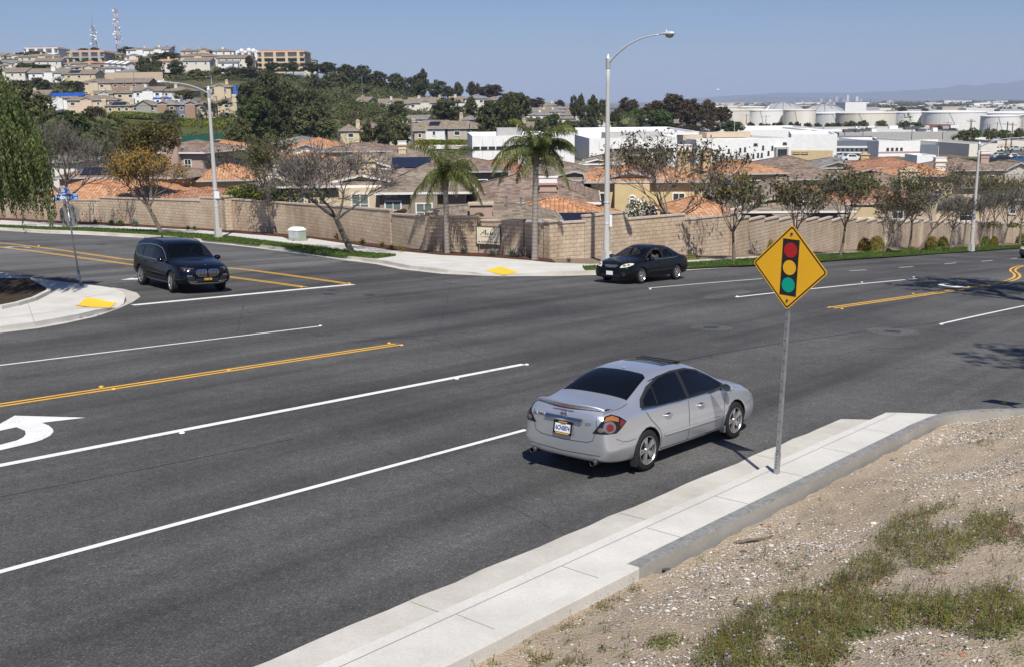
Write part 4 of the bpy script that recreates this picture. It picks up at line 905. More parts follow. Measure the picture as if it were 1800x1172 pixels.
def industry():
 B = building
 W_, L, h = B('office_building', 'white panelled low building with dark window strip behind the palms', 'building', 830, 1010, 244, 215, 30, 4, 'stucco_white', slits=[(.04+.075*k, 1.75, 1.3, .55) for k in range(12)])
 m = MB().mat('stucco_grey'); m.box((L*.38, 6, h+1.0), (5, 4, 2)); m.build('roof_unit', W_)
 for k in range(1, 10):
  m = MB().mat('stucco_grey'); m.box((L*k/10, -.01, h/2), (.08, .04, h)); m.build('panel_joint', W_)
 W2, L, h = B('office_building', 'white panelled building with a row of square windows beside the tall lamp post', 'building', 1036, 1190, 248, 225, 40, 3, 'stucco_white', slits=[(.22+.10*k, 1.9, 1.6, .7) for k in range(8)])
 m = MB().mat('stucco_grey'); m.box((L*.6, 14, h+.7), (12, 8, 1.3)); m.build('roof_unit', W2)
 for k in range(1, 9):
  m = MB().mat('stucco_grey'); m.box((L*k/9, -.01, h-.9), (.08, .04, 1.8)); m.build('panel_joint', W2)
 B('warehouse', 'flat white warehouse roof stretching behind the lamp post', 'building', 1000, 1230, 237, 300, 60, 0, 'stucco_white')
 sl = [(.16, 2.0, .45, .85), (.22, 2.0, .45, .85), (.20, 3.4, .45, .85), (.26, 3.4, .45, .85), (.34, 2.0, .45, .85), (.32, 3.4, .45, .85), (.37, 3.4, .45, .85), (.42, 3.2, .45, .85), (.46, 1.8, .45, .85), (.51, 1.7, .45, .85), (.54, 2.9, .45, .85), (.60, 3.2, .45, .85), (.65, 3.0, .45, .85), (.70, 1.4, .45, .85), (.69, 3.0, .45, .85), (.76, 2.6, .45, .85), (.80, 1.5, .45, .85), (.62, .7, .9, .45), (.93, .6, .9, .45)]
 W3, L, h = B('hall', 'tall white hall with scattered slit windows and a grey framed glass box', 'building', 1224, 1391, 249, 235, 40, 13, 'stucco_white', slits=sl)
 m = MB().mat('stucco_grey'); m.box((L*.885, -.5, h-2.9), (2.9, 1.1, 3.0)); m.mat('window_glass'); m.box((L*.885, -1.06, h-2.9), (2.2, .04, 2.2)); m.build('glass_box', W3)
 m = MB().mat('stucco_tan')
 m.box((L*.72, 22, h+.8), (11, 5, 1.2)); m.box((L*.07, 8, h+.8), (4.5, 4, 1.2)); m.build('roof_screen', W3)
 W4, L, h = B('hall', 'white hall wing with a beige ground floor right of the slit windows', 'building', 1391, 1472, 241, 262, 30, -12, 'stucco_white', bands=[(.0, .92, 3.2, 10, 'stucco_buff')], slits=[(.12, 3.9, 1.6, .5), (.3, 3.9, 1.6, .5)])
 W5, L, h = B('office_building', 'shaded grey blue office front with white bands and dark glass', 'building', 1470, 1544, 251, 310, 40, -14, 'stucco_slategrey', 'roof_flat', bands=[(0, 1, 1.0, 1.5, 'stucco_white'), (0, 1, 2.6, 3.0, 'stucco_white')], slits=[(.06+.11*k, 2.05, .7, .7) for k in range(9)]+[(.1+.2*k, 4.1, 1.4, 2.0) for k in range(5)])  # slate grey puts the shade on this face of the block into its colour
 W6, L, h = B('office_building', 'sunlit white office block with banded front and dark entrance', 'building', 1545, 1618, 252, 300, 30, 4, 'stucco_white', 'roof_flat', bands=[(0, 1, 2.3, 2.7, 'stucco_pink'), (.18, .52, 3.6, 6, 'window_glass')], slits=[(.22+.11*k, 1.6, .7, .7) for k in range(4)])
 B('warehouse', 'long low slate grey warehouse behind the clipped hedge', 'building', 1618, 1704, 258, 318, 30, 0, 'stucco_slategrey', 'roof_white')
 B('warehouse', 'white windowless warehouse end right of the slate grey warehouse', 'building', 1704, 1753, 257, 300, 34, 5, 'stucco_offwhite', 'roof_white')
 B('warehouse', 'wide pale grey warehouse with long flat roof in front of the tanks', 'building', 1475, 1700, 235, 430, 90, 0, 'stucco_grey', 'roof_flat')
 B('warehouse', 'low flat roofed warehouse with vents left of the grey one', 'building', 1290, 1478, 231.5, 470, 80, 0, 'stucco_white', 'roof_white')
 B('shop', 'white store with tan panel and orange sign by the car park', 'shop', 1753, 1830, 251, 400, 40, 0, 'stucco_offwhite', 'roof_flat', bands=[(.05, .35, .3, 2.4, 'stucco_peach'), (.08, .12, 2.5, 4.0, 'rail_red'), (.42, .48, 2.4, 4.0, 'tactile_yellow')])
 B('warehouse', 'white warehouse with reddish lower walls far left of the tanks', 'building', 1245, 1300, 232, 430, 40, 0, 'stucco_white', 'roof_white')
 c, L, h = B('container', 'white corrugated container above the rust roof', 'container', 1612, 1645, 279.5, 190, 6, 0, 'stucco_white', 'roof_white', Hd=3)
 for i in range(26):
  px = R0.uniform(1480, 1690); Y = R0.uniform(440, 500); p = at(px, 240, Y); p.z = at(1590, 235, 430).z
  m = MB().mat(R0.choice(['stucco_grey', 'stucco_white', 'stucco_darkgrey'])); m.box((0, 0, .7), (R0.uniform(1.5, 4), R0.uniform(1.5, 3), R0.uniform(1, 1.7))); o = m.build('roof_vent_unit', loc=p)
  tag(o, 'small boxy air unit on the wide pale grey warehouse roof', 'air unit', 'air units on the wide warehouse roof')
 for (lb, x0, x1, yt, Y, D, mt, rf, n, fl) in (('long white three storey apartment house with brown roof rim at upper left', 42, 102, 86, 690, 18, 'stucco_white', RD, 9, 2), ('balconied grey apartment house with an orange roof rim left of the masts', 118, 183, 92, 660, 18, 'stucco_grey', OR, 10, 3), ('large cream balconied condominium with rust roof rims crowning the hill', 452, 535, 92, 650, 20, 'stucco_cream', RU, 12, 4), ('white flat roofed building with dish antennas left of the cream condominium', 410, 456, 92.5, 700, 16, 'stucco_white', 'roof_flat', 7, 1)):
  r, L, h = B('apartment_house', lb, 'apartment house', x0, x1, yt, Y, D, 0, mt, 'roof_flat', yb=yt+fl*5.6+9)
  m = MB().mat(rf); e = .7
  m.add([(-e, -e, h-.2), (L+e, -e, h-.2), (L+e, D+e, h-.2), (-e, D+e, h-.2), (2, 2, h+1.2), (L-2, 2, h+1.2), (L-2, D-2, h+1.2), (2, D-2, h+1.2)], [(0, 1, 5, 4), (1, 2, 6, 5), (2, 3, 7, 6), (3, 0, 4, 7), (4, 5, 6, 7), (3, 2, 1, 0)])
  m.build('tiled_eave', r)
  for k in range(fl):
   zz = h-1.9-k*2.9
   m = MB().mat('stucco_darkgrey'); m.box((L/2, -.05, zz), (L*.96, .14, 1.5)); m.build('recess_shade', r)  # flat dark panel, shade of the balcony recess put into its colour
   m = MB().mat(mt); m.box((L/2, -.7, zz-1.15), (L, 1.4, .7)); m.build('balcony', r)
  for k in range(4):
   m = MB().mat(mt); m.box((L*(k+.5)/4, -.75, h/2), (1.6, 1.5, h-.3)); m.build('pier', r)
 for k in range(4):
  p = at(196+10*k, 108+k*.8, 600); house('white shed roofed studio, %s of the four stepped white ones' % ORD[k], 196+10*k, 600, 107+k*.6, 111+k*.6, 188+10*k, 201+10*k, 8, -25, 'roof_white', 'stucco_white', 'gable', 'stepped white studios', far=True, ghe=6, wins=[('f', 0, 3.5, 1.0, 1.0, 'pair')])
 a, b = at(172, 130, 555), at(286, 131, 555); m = MB().mat('stucco_tan'); m.box(((a.x+b.x)/2, 555, a.z-3), (b.x-a.x, .5, 7)); tag(m.build('retaining_wall'), 'long plain tan retaining wall on the left slope below white terraces', 'wall')
 for lb, x, y, Y, s in (('large bright blue tarpaulin over the white roof left of the townhouses', 118, 166.5, 404, (13, 4.5)), ('blue tarpaulin strip behind the townhouse ridge', 285, 173.5, 412, (7, 3)), ('blue tarpaulin hanging over a gable beside the dark trees', 416, 158, 420, (2.6, 3.6))):
  p = at(x, y, Y); m = MB().mat('tarp'); n = 8
  for i in range(n+1):
   for j in range(5): m.v.append((s[0]*(i/n-.5), s[1]*(j/4-.5)*.6, .8*s[1]*.35*(j/4-.5)+.25*mn.noise((i*.6, j*.7, x))))
  for i in range(n):
   for j in range(4): m.f.append([i*5+j, (i+1)*5+j, (i+1)*5+j+1, i*5+j+1]); m.m.append(0)
  if Y == 420:
   for i, v in enumerate(m.v): m.v[i] = (v[0], v[1]*.4, v[1]*1.5)
  tag(m.build('tarpaulin', loc=p), lb, 'tarpaulin')
industry()
def tanks():
 for (x0, x1, yt, yb, Y, mt, dome, lb) in [(1268, 1318, 194, 232, 790, 'tank_cream', .3, 'cream tank half hidden by the dark trees, leftmost of the tank farm'), (1314, 1380, 194, 232, 800, 'tank_white', .3, 'white tank second from left, beside the cream one'),
  (1378, 1433, 193.5, 232, 780, 'tank_cream', .3, 'rust streaked cream tank in front of the left grey dome'), (1430, 1520, 199, 230, 840, 'tank_white', 0, 'white tank under the right grey dome'), (1341, 1411, 193.5, 215, 900, 'tank_white', 1, 'tank with the left faceted grey dome roof behind the cream tank'),
  (1412, 1484, 198, 215, 880, 'tank_white', 1, 'tank with the right faceted grey dome roof'), (1472, 1572, 198.5, 230, 800, 'tank_cream', .2, 'wide stained cream tank in the middle of the tank farm'), (1568, 1640, 197.5, 228, 820, 'tank_white', .2, 'white tank between the wide cream tank and the widest white tank'),
  (1625, 1730, 197, 228, 790, 'tank_white', .2, 'widest white tank with street trees before it'), (1727, 1792, 204, 234, 740, 'tank_white', .2, 'white tank with a vertical row of orange squares'), (1718, 1815, 198.5, 226, 860, 'tank_white', .2, 'large white tank behind the one with orange squares'), (1788, 1850, 202, 232, 770, 'tank_white', .2, 'white tank cut by the right edge of the picture'),
  (1236, 1300, 188, 205, 1000, 'tank_cream', .2, 'pale distant tank above the dark trees'), (1290, 1350, 188.5, 205, 1010, 'tank_cream', .2, 'pinkish distant low tank behind the leftmost white tank')]:
  c = at((x0+x1)/2, yt, Y); r = (x1-x0)/2/F*Y; h = c.z-at((x0+x1)/2, yb, Y).z+2
  root = empty('storage_tank', (c.x, Y, c.z-h), 0, lb, 'storage tank', 'tanks of the far tank farm')
  m = MB().mat(mt); m.lathe([(r, 0), (r, h*.33), (r+.06, h*.335), (r+.06, h*.35), (r, h*.355), (r, h-.5), (r+.25, h-.45), (r+.25, h)], 48); m.build('shell', root, smooth=False)
  m = MB().mat('tank_roof' if dome == 1 else mt); dh = r*.36 if dome == 1 else r*.05
  m.lathe([(r+.2, h), (r*.85, h+dh*.42), (r*.6, h+dh*.78), (r*.3, h+dh*.96), (.5, h+dh)], 28); m.lathe([(.5, h+dh), (.01, h+dh+.3)], 28); m.build('roof', root)
  if dome == 1:
   m = MB().mat('galvanised')
   for k in range(14):
    a = 2*pi*k/14; m.tube([(q*cos(a), q*sin(a), z+.2) for q, z in ((r, h), (r*.85, h+dh*.42), (r*.6, h+dh*.78), (r*.3, h+dh*.96))], .25, 4)
   m.build('dome_rib', root)
  if 'orange' in lb and 'behind' not in lb:
   for k in range(5): m = MB().mat('rail_red' if k == 0 else 'tactile_yellow'); m.box((r*.70, -r*.715, h*(.93-.2*k)), (1.1, .6, 1.3)); m.build('orange_square', root)
  m = MB().mat('galvanised'); a = -2.1
  m.tube([((r+.3)*cos(a+.35*q), (r+.3)*sin(a+.35*q), h*(1-q)) for q in (0, .2, .4, .6, .8, 1)], .09, 4); m.build('stair', root)
 p = at(1650, 224, 600); m = MB().mat('rust_tank'); m.tube([(-9, 0, 0), (-8.6, 0, 0), (8.6, 0, 0), (9, 0, 0)], [.8, 1.5, 1.5, .8], 14); tag(m.build('horizontal_tank', loc=p), 'dark rust red horizontal cylinder tank in front of the white tanks', 'tank')
 m = MB().mat('tank_white'); m.box((0, 0, 0), (19, 30, 12)); tag(m.build('shed', loc=at(1495, 192, 1000)), 'large plain white shed behind the right grey dome', 'building')
tanks()
def far_city():
 G_ = 'hazy downtown towers on the horizon'
 for i, (px, top, wd) in enumerate([(1403, 178, 3), (1410, 178.5, 3), (1443, 174, 5), (1455, 172, 3), (1459, 176, 4), (1470, 170.5, 6), (1479, 174, 5), (1490, 168, 4), (1483, 177, 6), (1499, 176, 3), (1506, 171, 5), (1513, 175, 5), (1531, 175, 3), (1565, 177, 4), (1632, 176.5, 5), (1645, 179, 9), (1570, 180, 12), (1424, 179, 4), (1520, 178, 7)]):
  Y = 9000; p = at(px, top, Y); w_ = wd/F*Y; zb = -22; m = MB().mat(['stucco_slategrey', 'stucco_offwhite', 'stucco_grey'][i % 3])
  m.box((0, 0, (p.z-zb)/2), (w_, w_, p.z-zb)); m.box((0, 0, p.z-zb+1.5), (w_*.5, w_*.5, 3)); o = m.build('tower', loc=(p.x, Y, zb)); tag(o, 'faint blue grey office tower in the hazy downtown skyline', 'tower', G_)
 G_ = 'low pale sheds on the far plain'
 for i in range(120):
  Y = R0.choice([1300, 1700, 2300, 3200, 4200])*R0.uniform(.9, 1.15); px = R0.uniform(1250, 1850); z = -21; w_ = R0.uniform(12, 60)*Y/2000
  p = at(px, 190, Y); m = MB().mat(R0.choice(['stucco_white', 'stucco_offwhite', 'stucco_grey', 'stucco_tan', 'stucco_grey'])); hh = R0.uniform(4, 9)*max(1, Y/3000)
  m.box((0, 0, hh/2), (w_, w_*.6, hh)); m.mat('roof_flat'); m.box((0, 0, hh+.2), (w_*.96, w_*.56, .3)); o = m.build('shed', loc=(p.x, Y, z)); tag(o, 'low pale flat roofed shed on the far plain beyond the tanks', 'shed', G_)
far_city()
# ------------------------------------------------------------------ radio masts on the crest
def mast(px, ytop, ybot, Y, wd, label, mats, dishes, spire=0):
 b = at(px, ybot, Y); t = at(px, ytop, Y); h = t.z-b.z; root = empty('radio_mast', b, 0, label, 'radio mast')
 m = MB(); n = 9; hh = h*(1-spire)
 for s in range(3):
  a = 2*pi*s/3+.4
  for k in range(n):
   z0, z1 = hh*k/n, hh*(k+1)/n; w0, w1 = wd*(1-.45*k/n), wd*(1-.45*(k+1)/n); m.mat(mats[k % len(mats)])
   p0 = (w0*cos(a), w0*sin(a), z0); p1 = (w1*cos(a), w1*sin(a), z1); a2 = a+2*pi/3
   q0 = (w0*cos(a2), w0*sin(a2), z0); q1 = (w1*cos(a2), w1*sin(a2), z1)
   m.tube([p0, p1], .10, 4); m.tube([p0, q1], .06, 4); m.tube([q0, p1], .06, 4); m.tube([p0, q0], .07, 4)
 m.build('lattice', root)
 m = MB().mat('trim_white')
 rr = random.Random(px)
 for k in range(dishes):
  a = rr.uniform(0, 2*pi); z = hh*rr.uniform(.15, .98); r_ = rr.uniform(.35, .8); w_ = wd*(1-.45*z/hh)+r_*.8
  m.lathe([(0.01, 0), (r_, .3), (r_, .5), (.01, .5)], 8, (w_*cos(a), w_*sin(a), z), rr.choice('XY'))
 m.build('antenna', root)
 m = MB().mat('galvanised'); m.tube([(0, 0, hh*.9), (0, 0, h)], [.18, .05], 6); m.build('spire', root)
mast(208, 14, 86, 720, 2.2, 'red and white lattice mast hung with dishes, taller of the two', ['rail_red', 'trim_white'], 34, .02)
mast(166, 21, 88, 740, 1.9, 'grey lattice mast with a thin spire, left of the red and white one', ['galvanised'], 26, .34)
for k, (px, y) in enumerate([(424, 91), (437, 90), (445, 91)]):
 m = MB().mat('trim_white'); m.lathe([(.01, 0), (1.1, .35), (1.5, .9)], 12, (0, 0, 1.2), 'Y'); m.tube([(0, .3, 0), (0, .3, 1.2)], .12, 6); o = m.build('dish_antenna', loc=at(px, y+2.5, 698)); tag(o, 'white dish antenna, %s from left on the flat roofed white hilltop building' % ORD[k], 'dish antenna', 'dishes on the hilltop building')
# ------------------------------------------------------------------ block wall
def wall_panels():
 def panel(i, a, b, za, zb, top0, top1, root, th=.22, first=False):
  dx, dy = b[0]-a[0], b[1]-a[1]; L = hypot(dx, dy); rz = atan2(dy, dx); n = Vector((-dy, dx, 0))/L
  m = MB().mat('block_wall'); A = Vector((a[0], a[1], 0)); B = Vector((b[0], b[1], 0))
  vs = []
  for P, zl, zt in ((A, za-.6, top0), (B, zb-.6, top1)):
   for s in (-.5, .5):
    for z in (zl, zt): q = P+n*th*s; vs.append((q.x, q.y, z))
  m.add(vs, [(0, 4, 5, 1), (2, 3, 7, 6), (1, 5, 7, 3), (0, 1, 3, 2), (4, 6, 7, 5)]); m.build('wall_panel', root)
  m = MB().mat('wall_cap'); vs = []; t = (B-A).normalized()*.02
  for P, zt in ((A-t, top0), (B+t, top1)):
   for s in (-.62, .62):
    for z in (zt, zt+.09): q = P+n*th*s*1.15; vs.append((q.x, q.y, z))
  m.add(vs, [(0, 4, 5, 1), (2, 3, 7, 6), (1, 5, 7, 3), (0, 1, 3, 2), (4, 6, 7, 5), (0, 2, 6, 4)]); m.build('wall_cap', root)
 def pillar(p, z, h, root, s=.5):
  m = MB().mat('block_wall'); m.box((p[0], p[1], z+h/2-.3), (s, s, h+.6), rz=.6); m.mat('wall_cap'); m.box((p[0], p[1], z+h+.05), (s+.14, s+.14, .1), rz=.6); m.build('pillar', root)
 r1 = empty('block_wall', (0, 0, 0), 0, 'tan split face block wall with stepped top along the side street', 'wall')
 P = WLs
 T = [p.z+hgt(p, py)-.09 for p, (_, _, py) in zip(P, WALL)]
 e = (P[0]-P[1]).normalized(); q = P[0]+e*40; panel(0, (q.x, q.y), P[0], P[0].z, P[0].z, T[0], T[0], r1)
 for i in range(len(P)-1):
  L = (P[i+1]-P[i]).length
  if L < .35: continue
  panel(i, P[i], P[i+1], P[i].z, P[i+1].z, T[i], T[i+1], r1)
 for i, h in ((7, .12), (14, .28), (20, .12)):
  p = P[i]; pillar(p, p.z, T[i]-p.z+h, r1)
 r2 = empty('block_wall', (0, 0, 0), 0, 'tan block wall stepping down beside the main road behind the street trees', 'wall')
 pts = [(WRs[0].x, WRs[0].y)]
 rs = resample([(p.x, p.y) for p in WRs], 2.2)
 e = (Vector(rs[-1])-Vector(rs[-2])); rs += [tuple(Vector(rs[-1])+e*(k+1)) for k in range(12)]
 for i in range(len(rs)-1):
  a, b = rs[i], rs[i+1]; za, zb = zr(*a)+.15, zr(*b)+.15; t = max(za, zb)+(2.13 if i < 2 else 1.98)
  if i == 0: t = T[-1]
  panel(i, a, b, za, zb, t, t-.0, r2)
  if i % 4 == 3: pillar(b, zb, t-zb+.10, r2, .42)
wall_panels()
# ------------------------------------------------------------------ trees
def leaf_quad(m, p, n, t, l, w_):
 b = n.cross(t); a = t*l*.5; b = b*w_*.5
 m.v += [tuple(p-a), tuple(p+b), tuple(p+a), tuple(p-b)]; k = len(m.v); m.f.append([k-4, k-3, k-2, k-1]); m.m.append(m.mi)
def rv(r):
 while 1:
  v = Vector((r.uniform(-1, 1), r.uniform(-1, 1), r.uniform(-1, 1)))
  if .05 < v.length < 1: return v.normalized()
def limbs(m, tw, r, p, d, L, rad, lev, tips, spread=.6, up=.15, kids=(3, 4), seg=3, twn=3):
 pts = [p]; rads = [rad]; q = p.copy(); dd = d.copy()
 for k in range(seg):
  dd = (dd+rv(r)*.16+Vector((0, 0, up*.3))).normalized(); q = q+dd*L/seg; pts.append(q.copy()); rads.append(rad*(1-.42*(k+1)/seg))
 (m if lev > 1 else tw).tube(pts, [max(q_, .011) for q_ in rads], 7 if lev > 2 else (5 if lev > 1 else 3), False)
 if lev <= 0:
  tips.append((q, dd)); return
 nk = r.randint(*kids)
 for k in range(nk):
  f = r.uniform(.45, 1.0) if k else 1.0
  i = min(seg, max(1, int(round(f*seg)))); base = pts[i]
  nd = (dd+rv(r)*spread+Vector((0, 0, up))).normalized()
  limbs(m, tw, r, base, nd, L*r.uniform(.62, .85), rads[i]*.72, lev-1, tips, spread, up, kids, seg if lev > 2 else 2)
 if lev <= 2: tips.append((pts[-1], dd))
def street_tree_mesh(seed, H, trunk=.33, leaves=900, leafs=('leaf_green',), lsize=.16, spread=.62, lean=(0, 0), up=.15, lev=4, rad=.11, bark='bark', bias=0, two=False, wide=1.0, kids=(3, 4), topleaf=None):
 r = random.Random(seed); m = MB().mat(bark); tw = MB().mat('twig'); tips = []
 for s in ((-1, 1) if two else (0,)):
  b0 = Vector((s*.22, 0, 0)); top = Vector((lean[0]+s*.1, lean[1], H*trunk))
  m.tube([b0+Vector((0, 0, -.25)), b0+Vector((0, 0, .05)), b0.lerp(top, .5)+Vector((r.uniform(-.05, .05), 0, 0)), top], [rad*1.5, rad*1.18, rad*.95, rad*.85], 10, False)
  d0 = (top-b0).normalized(); n0 = 3 if two else 5
  for k in range(n0):
   an = 2*pi*k/n0+r.uniform(-.4, .4); hv = Vector((cos(an)*wide, sin(an)*wide, 0))
   nd = (d0*.55+hv*r.uniform(.45, .8)*spread*1.4+Vector((0, 0, .45))).normalized()
   limbs(m, tw, r, top-d0*r.uniform(0, .25)*H*trunk*.4, nd, H*(1-trunk)*.38, rad*.5, lev, tips, spread, up, kids)
 zs = max(t[0].z for t in tips); sc = H/zs if zs > 0 else 1
 for M2 in (m, tw): M2.v = [(v[0], v[1], v[2] if v[2] < H*trunk else H*trunk+(v[2]-H*trunk)*(H-H*trunk)/(zs-H*trunk)) for v in M2.v]
 f = (H-H*trunk)/(zs-H*trunk)
 lm = MB();
 for l_ in leafs: lm.mat(l_)
 T2 = [(Vector((p.x, p.y, p.z if p.z < H*trunk else H*trunk+(p.z-H*trunk)*f)), d) for p, d in tips]
 if leaves:
  for _ in range(leaves):
   p, d = r.choice(T2)
   if bias and r.random() < bias and p.z < H*(.72): continue
   o = p+rv(r)*r.uniform(0, .38)+d*.05; lm.mat(r.choice(leafs) if not topleaf or p.z < H*.6 else topleaf); t = (rv(r)+Vector((0, 0, -.35))).normalized(); n = rv(r); n = n-t*n.dot(t)
   if n.length < .1: continue
   leaf_quad(lm, o, n.normalized(), t, lsize*r.uniform(.7, 1.3), lsize*.42)
 return m.mesh('trunk', True), tw, lm
def make_tree(name, base, label, cat, group=None, rz=0, **kw):
 tr, tw, lm = street_tree_mesh(**kw)
 root = empty(name, base, rz, label, cat, group); obj('trunk', tr, root)
 obj('branches', tw.mesh('branches', False, False), root)
 if lm.f: obj('crown', lm.mesh('crown', False, False), root)
 return root
def street_trees():
 N = lambda px, py: G(px, py, .16)
 B = lambda px, py, top: hgt(N(px, py), top)
 b = N(116, 399); make_tree('street_tree', b, 'large grey leafless tree behind the street name sign, few leaves left', 'tree', seed=11, H=B(116, 399, 200), trunk=.26, leaves=900, leafs=('leaf_olive',), lsize=.2, rad=.20, spread=.70, bark='bark', lev=5, wide=1.3, kids=(3, 4), lean=(.2, 0))
 b = N(284, 411); make_tree('street_tree', b, 'slim tree with yellow and orange leaves on the side street lawn', 'tree', seed=5, H=B(284, 411, 258), trunk=.33, leaves=4800, leafs=('leaf_yellow', 'leaf_yellow', 'leaf_yellow', 'leaf_olive'), lsize=.17, rad=.13, spread=.7, lean=(-.75, 0), wide=1.15, lev=4)
 p = at(262, 300, 92); p.z = terr(p.x, p.y); make_tree('garden_tree', p, 'rust and green leaved tree behind the wall, above the yellow leaved tree', 'tree', seed=21, H=at(262, 212, 92).z-p.z, trunk=.45, leaves=6500, leafs=('leaf_rust', 'leaf_green', 'leaf_rust'), lsize=.3, rad=.16, spread=.6, lev=4)
 b = N(485, 413); make_tree('street_tree', b, 'green leaved street tree left of the pale green utility box', 'tree', seed=8, H=B(485, 413, 232), trunk=.30, leaves=2900, leafs=('leaf_green', 'leaf_olive', 'leaf_rust'), lsize=.22, rad=.13, spread=.6, lean=(-.4, 0), lev=4)
 b = N(618, 445); make_tree('street_tree', b, 'bare branched tree on the lawn strip left of the nearer palm', 'tree', seed=34, H=B(618, 445, 228), trunk=.30, leaves=260, leafs=('leaf_yellow',), lsize=.13, rad=.15, spread=.78, lean=(-.75, 0), bark='bark_dark', lev=5, wide=1.5, kids=(3, 4), up=.12)
 b = N(1176, 447); make_tree('street_tree', b, 'twin trunk tree with brownish leaves behind the black sedan', 'tree', seed=3, H=B(1176, 447, 226), trunk=.27, leaves=2600, leafs=('leaf_olive', 'leaf_brown', 'leaf_rust'), lsize=.24, rad=.12, spread=.75, two=True, lev=5, bias=.8, wide=1.5, kids=(3, 3))
 K = [(1290, 460, 300, 1400, 9, 'third', -.1), (1396, 455, 306, 1300, 14, '', .0), (1477, 451, 287, 1700, 2, '', .2), (1553, 445.5, 335, 1300, 17, '', .6), (1598, 438.5, 294, 2200, 23, '', .1), (1615, 442, 330, 700, 29, '', .9), (1670, 440, 335, 800, 31, '', .1), (1693, 433, 290, 1700, 37, '', .1), (1720, 437, 330, 700, 41, '', .3), (1745, 431, 300, 2000, 43, '', 0), (1762, 435.5, 325, 600, 47, '', .35), (1792, 431, 300, 1300, 53, '', 0)]
 D = ['slim street tree with sparse leaves, trunk just left of the diamond sign', 'street tree whose crown rises directly above the diamond sign', 'street tree with tufted green crown, first right of the diamond sign', 'small street tree beside the largest round hedge right of the sign', 'tall green and rust tree by the wall, tallest before the far lamp', 'thin grey tree with trunk leaning right, second left of the far lamp', 'thin grey leafless tree just left of the far lamp', 'brown leaved tall tree by the wall directly behind the far lamp', 'thin grey tree on the lawn just right of the far lamp', 'tall green leaved tree by the wall right of the far lamp', 'thin grey leafless tree near the right edge of the lawn', 'brownish tree at the right edge beside the last hedge']
 for (px, py, top, nl, sd, _, ln), lb in zip(K, D):
  g = 'leafless' in lb or 'thin grey' in lb
  make_tree('street_tree', N(px, py), lb, 'tree', 'street trees along the main road', seed=sd, H=B(px, py, top), trunk=.34, leaves=int(nl*(.3 if g else .9)), leafs=('leaf_olive',) if g else (('leaf_green', 'leaf_olive', 'leaf_rust') if 'green' in lb else ('leaf_olive', 'leaf_brown', 'leaf_rust')), lsize=.24, rad=.085, spread=.66, lean=(ln, 0), lev=4, wide=.9, bias=.5 if not g else 0)
street_trees()
# --- palms
def palm(base, label, H, seed, name='queen_palm', fl=2.6, rad=.2, nf=26, thin=.8, lean=(0, 0), leafm='leaf_palm', shaft=.35):
 r = random.Random(seed); root = empty(name, base, 0, label, 'palm')
 m = MB().mat('palm_trunk'); n = 14; k = H-.9
 m.tube([Vector((lean[0]*(i/n)**1.5, lean[1], -.3+(k+.3)*i/n)) for i in range(n+1)], [rad*(1.35 if i == 0 else 1.12 if i == 1 else 1-.12*i/n) for i in range(n+1)], 14); m.build('trunk', root, smooth=True)
 m = MB().mat('bark'); top = Vector((lean[0], lean[1], k)); m.tube([top, top+Vector((0, 0, .4)), top+Vector((0, 0, 1.0))], [rad*.9, rad*1.15, rad*.5], 10)
 for _ in range(26):
  a = r.uniform(0, 2*pi); z = r.uniform(-.1, .8); m.tube([top+Vector((cos(a)*rad*.8, sin(a)*rad*.8, z)), top+Vector((cos(a)*rad*1.5, sin(a)*rad*1.5, z+.25))], [.05, .02], 4)
 m.build('boot', root)
 m = MB().mat(leafm); c = top+Vector((0, 0, .8))
 for f in range(nf):
  az = 2*pi*f/nf*2.4+r.uniform(-.2, .2); el = r.uniform(.15, 1.25) if f > nf*.3 else r.uniform(-.35, .3); L = fl*r.uniform(.85, 1.15)
  h = Vector((cos(az), sin(az), 0)); pts = []; d = h*cos(el)+Vector((0, 0, sin(el))); q = c.copy(); sg = 12
  for s in range(sg+1):
   pts.append(q.copy()); d = (d+Vector((0, 0, -.07-.26*(s/sg)**1.2))).normalized(); q = q+d*L/sg
  m.tube(pts, [.028*(1-.8*s/sg) for s in range(sg+1)], 4, False)
  side = h.cross(Vector((0, 0, 1)))
  for s in range(2, sg*5):
   u = s/(sg*5); i = min(sg-1, int(u*sg)); p = pts[i].lerp(pts[i+1], u*sg-i); tg = (pts[i+1]-pts[i]).normalized(); ll = .62*sin(pi*min(1, u*.9+.12))**.6*thin
   for sd in (-1, 1):
    dirv = (side*sd*.75+tg*.45+Vector((0, 0, r.uniform(-1.1, -.15)))).normalized(); e = p+dirv*ll*.6; e2 = p+dirv*ll+Vector((0, 0, -.5*ll-.04)); wv = tg*.02
    k_ = len(m.v); m.v += [tuple(p-wv), tuple(p+wv), tuple(e+wv), tuple(e-wv), tuple(e2)]; m.f += [[k_, k_+1, k_+2, k_+3], [k_+3, k_+2, k_+4]]; m.m += [0, 0]
 m.build('crown', root, uvs=False); return root
b = G(786, 447, .16); palm(b, 'queen palm left of the name sign, smaller and nearer the bare tree', hgt(b, 300), 4, nf=19, fl=2.5, rad=.15)
b = G(940, 458, .16); palm(b, 'tall queen palm right of the name sign on the corner', hgt(b, 258), 9, fl=2.75, rad=.155, nf=21, lean=(.08, 0))
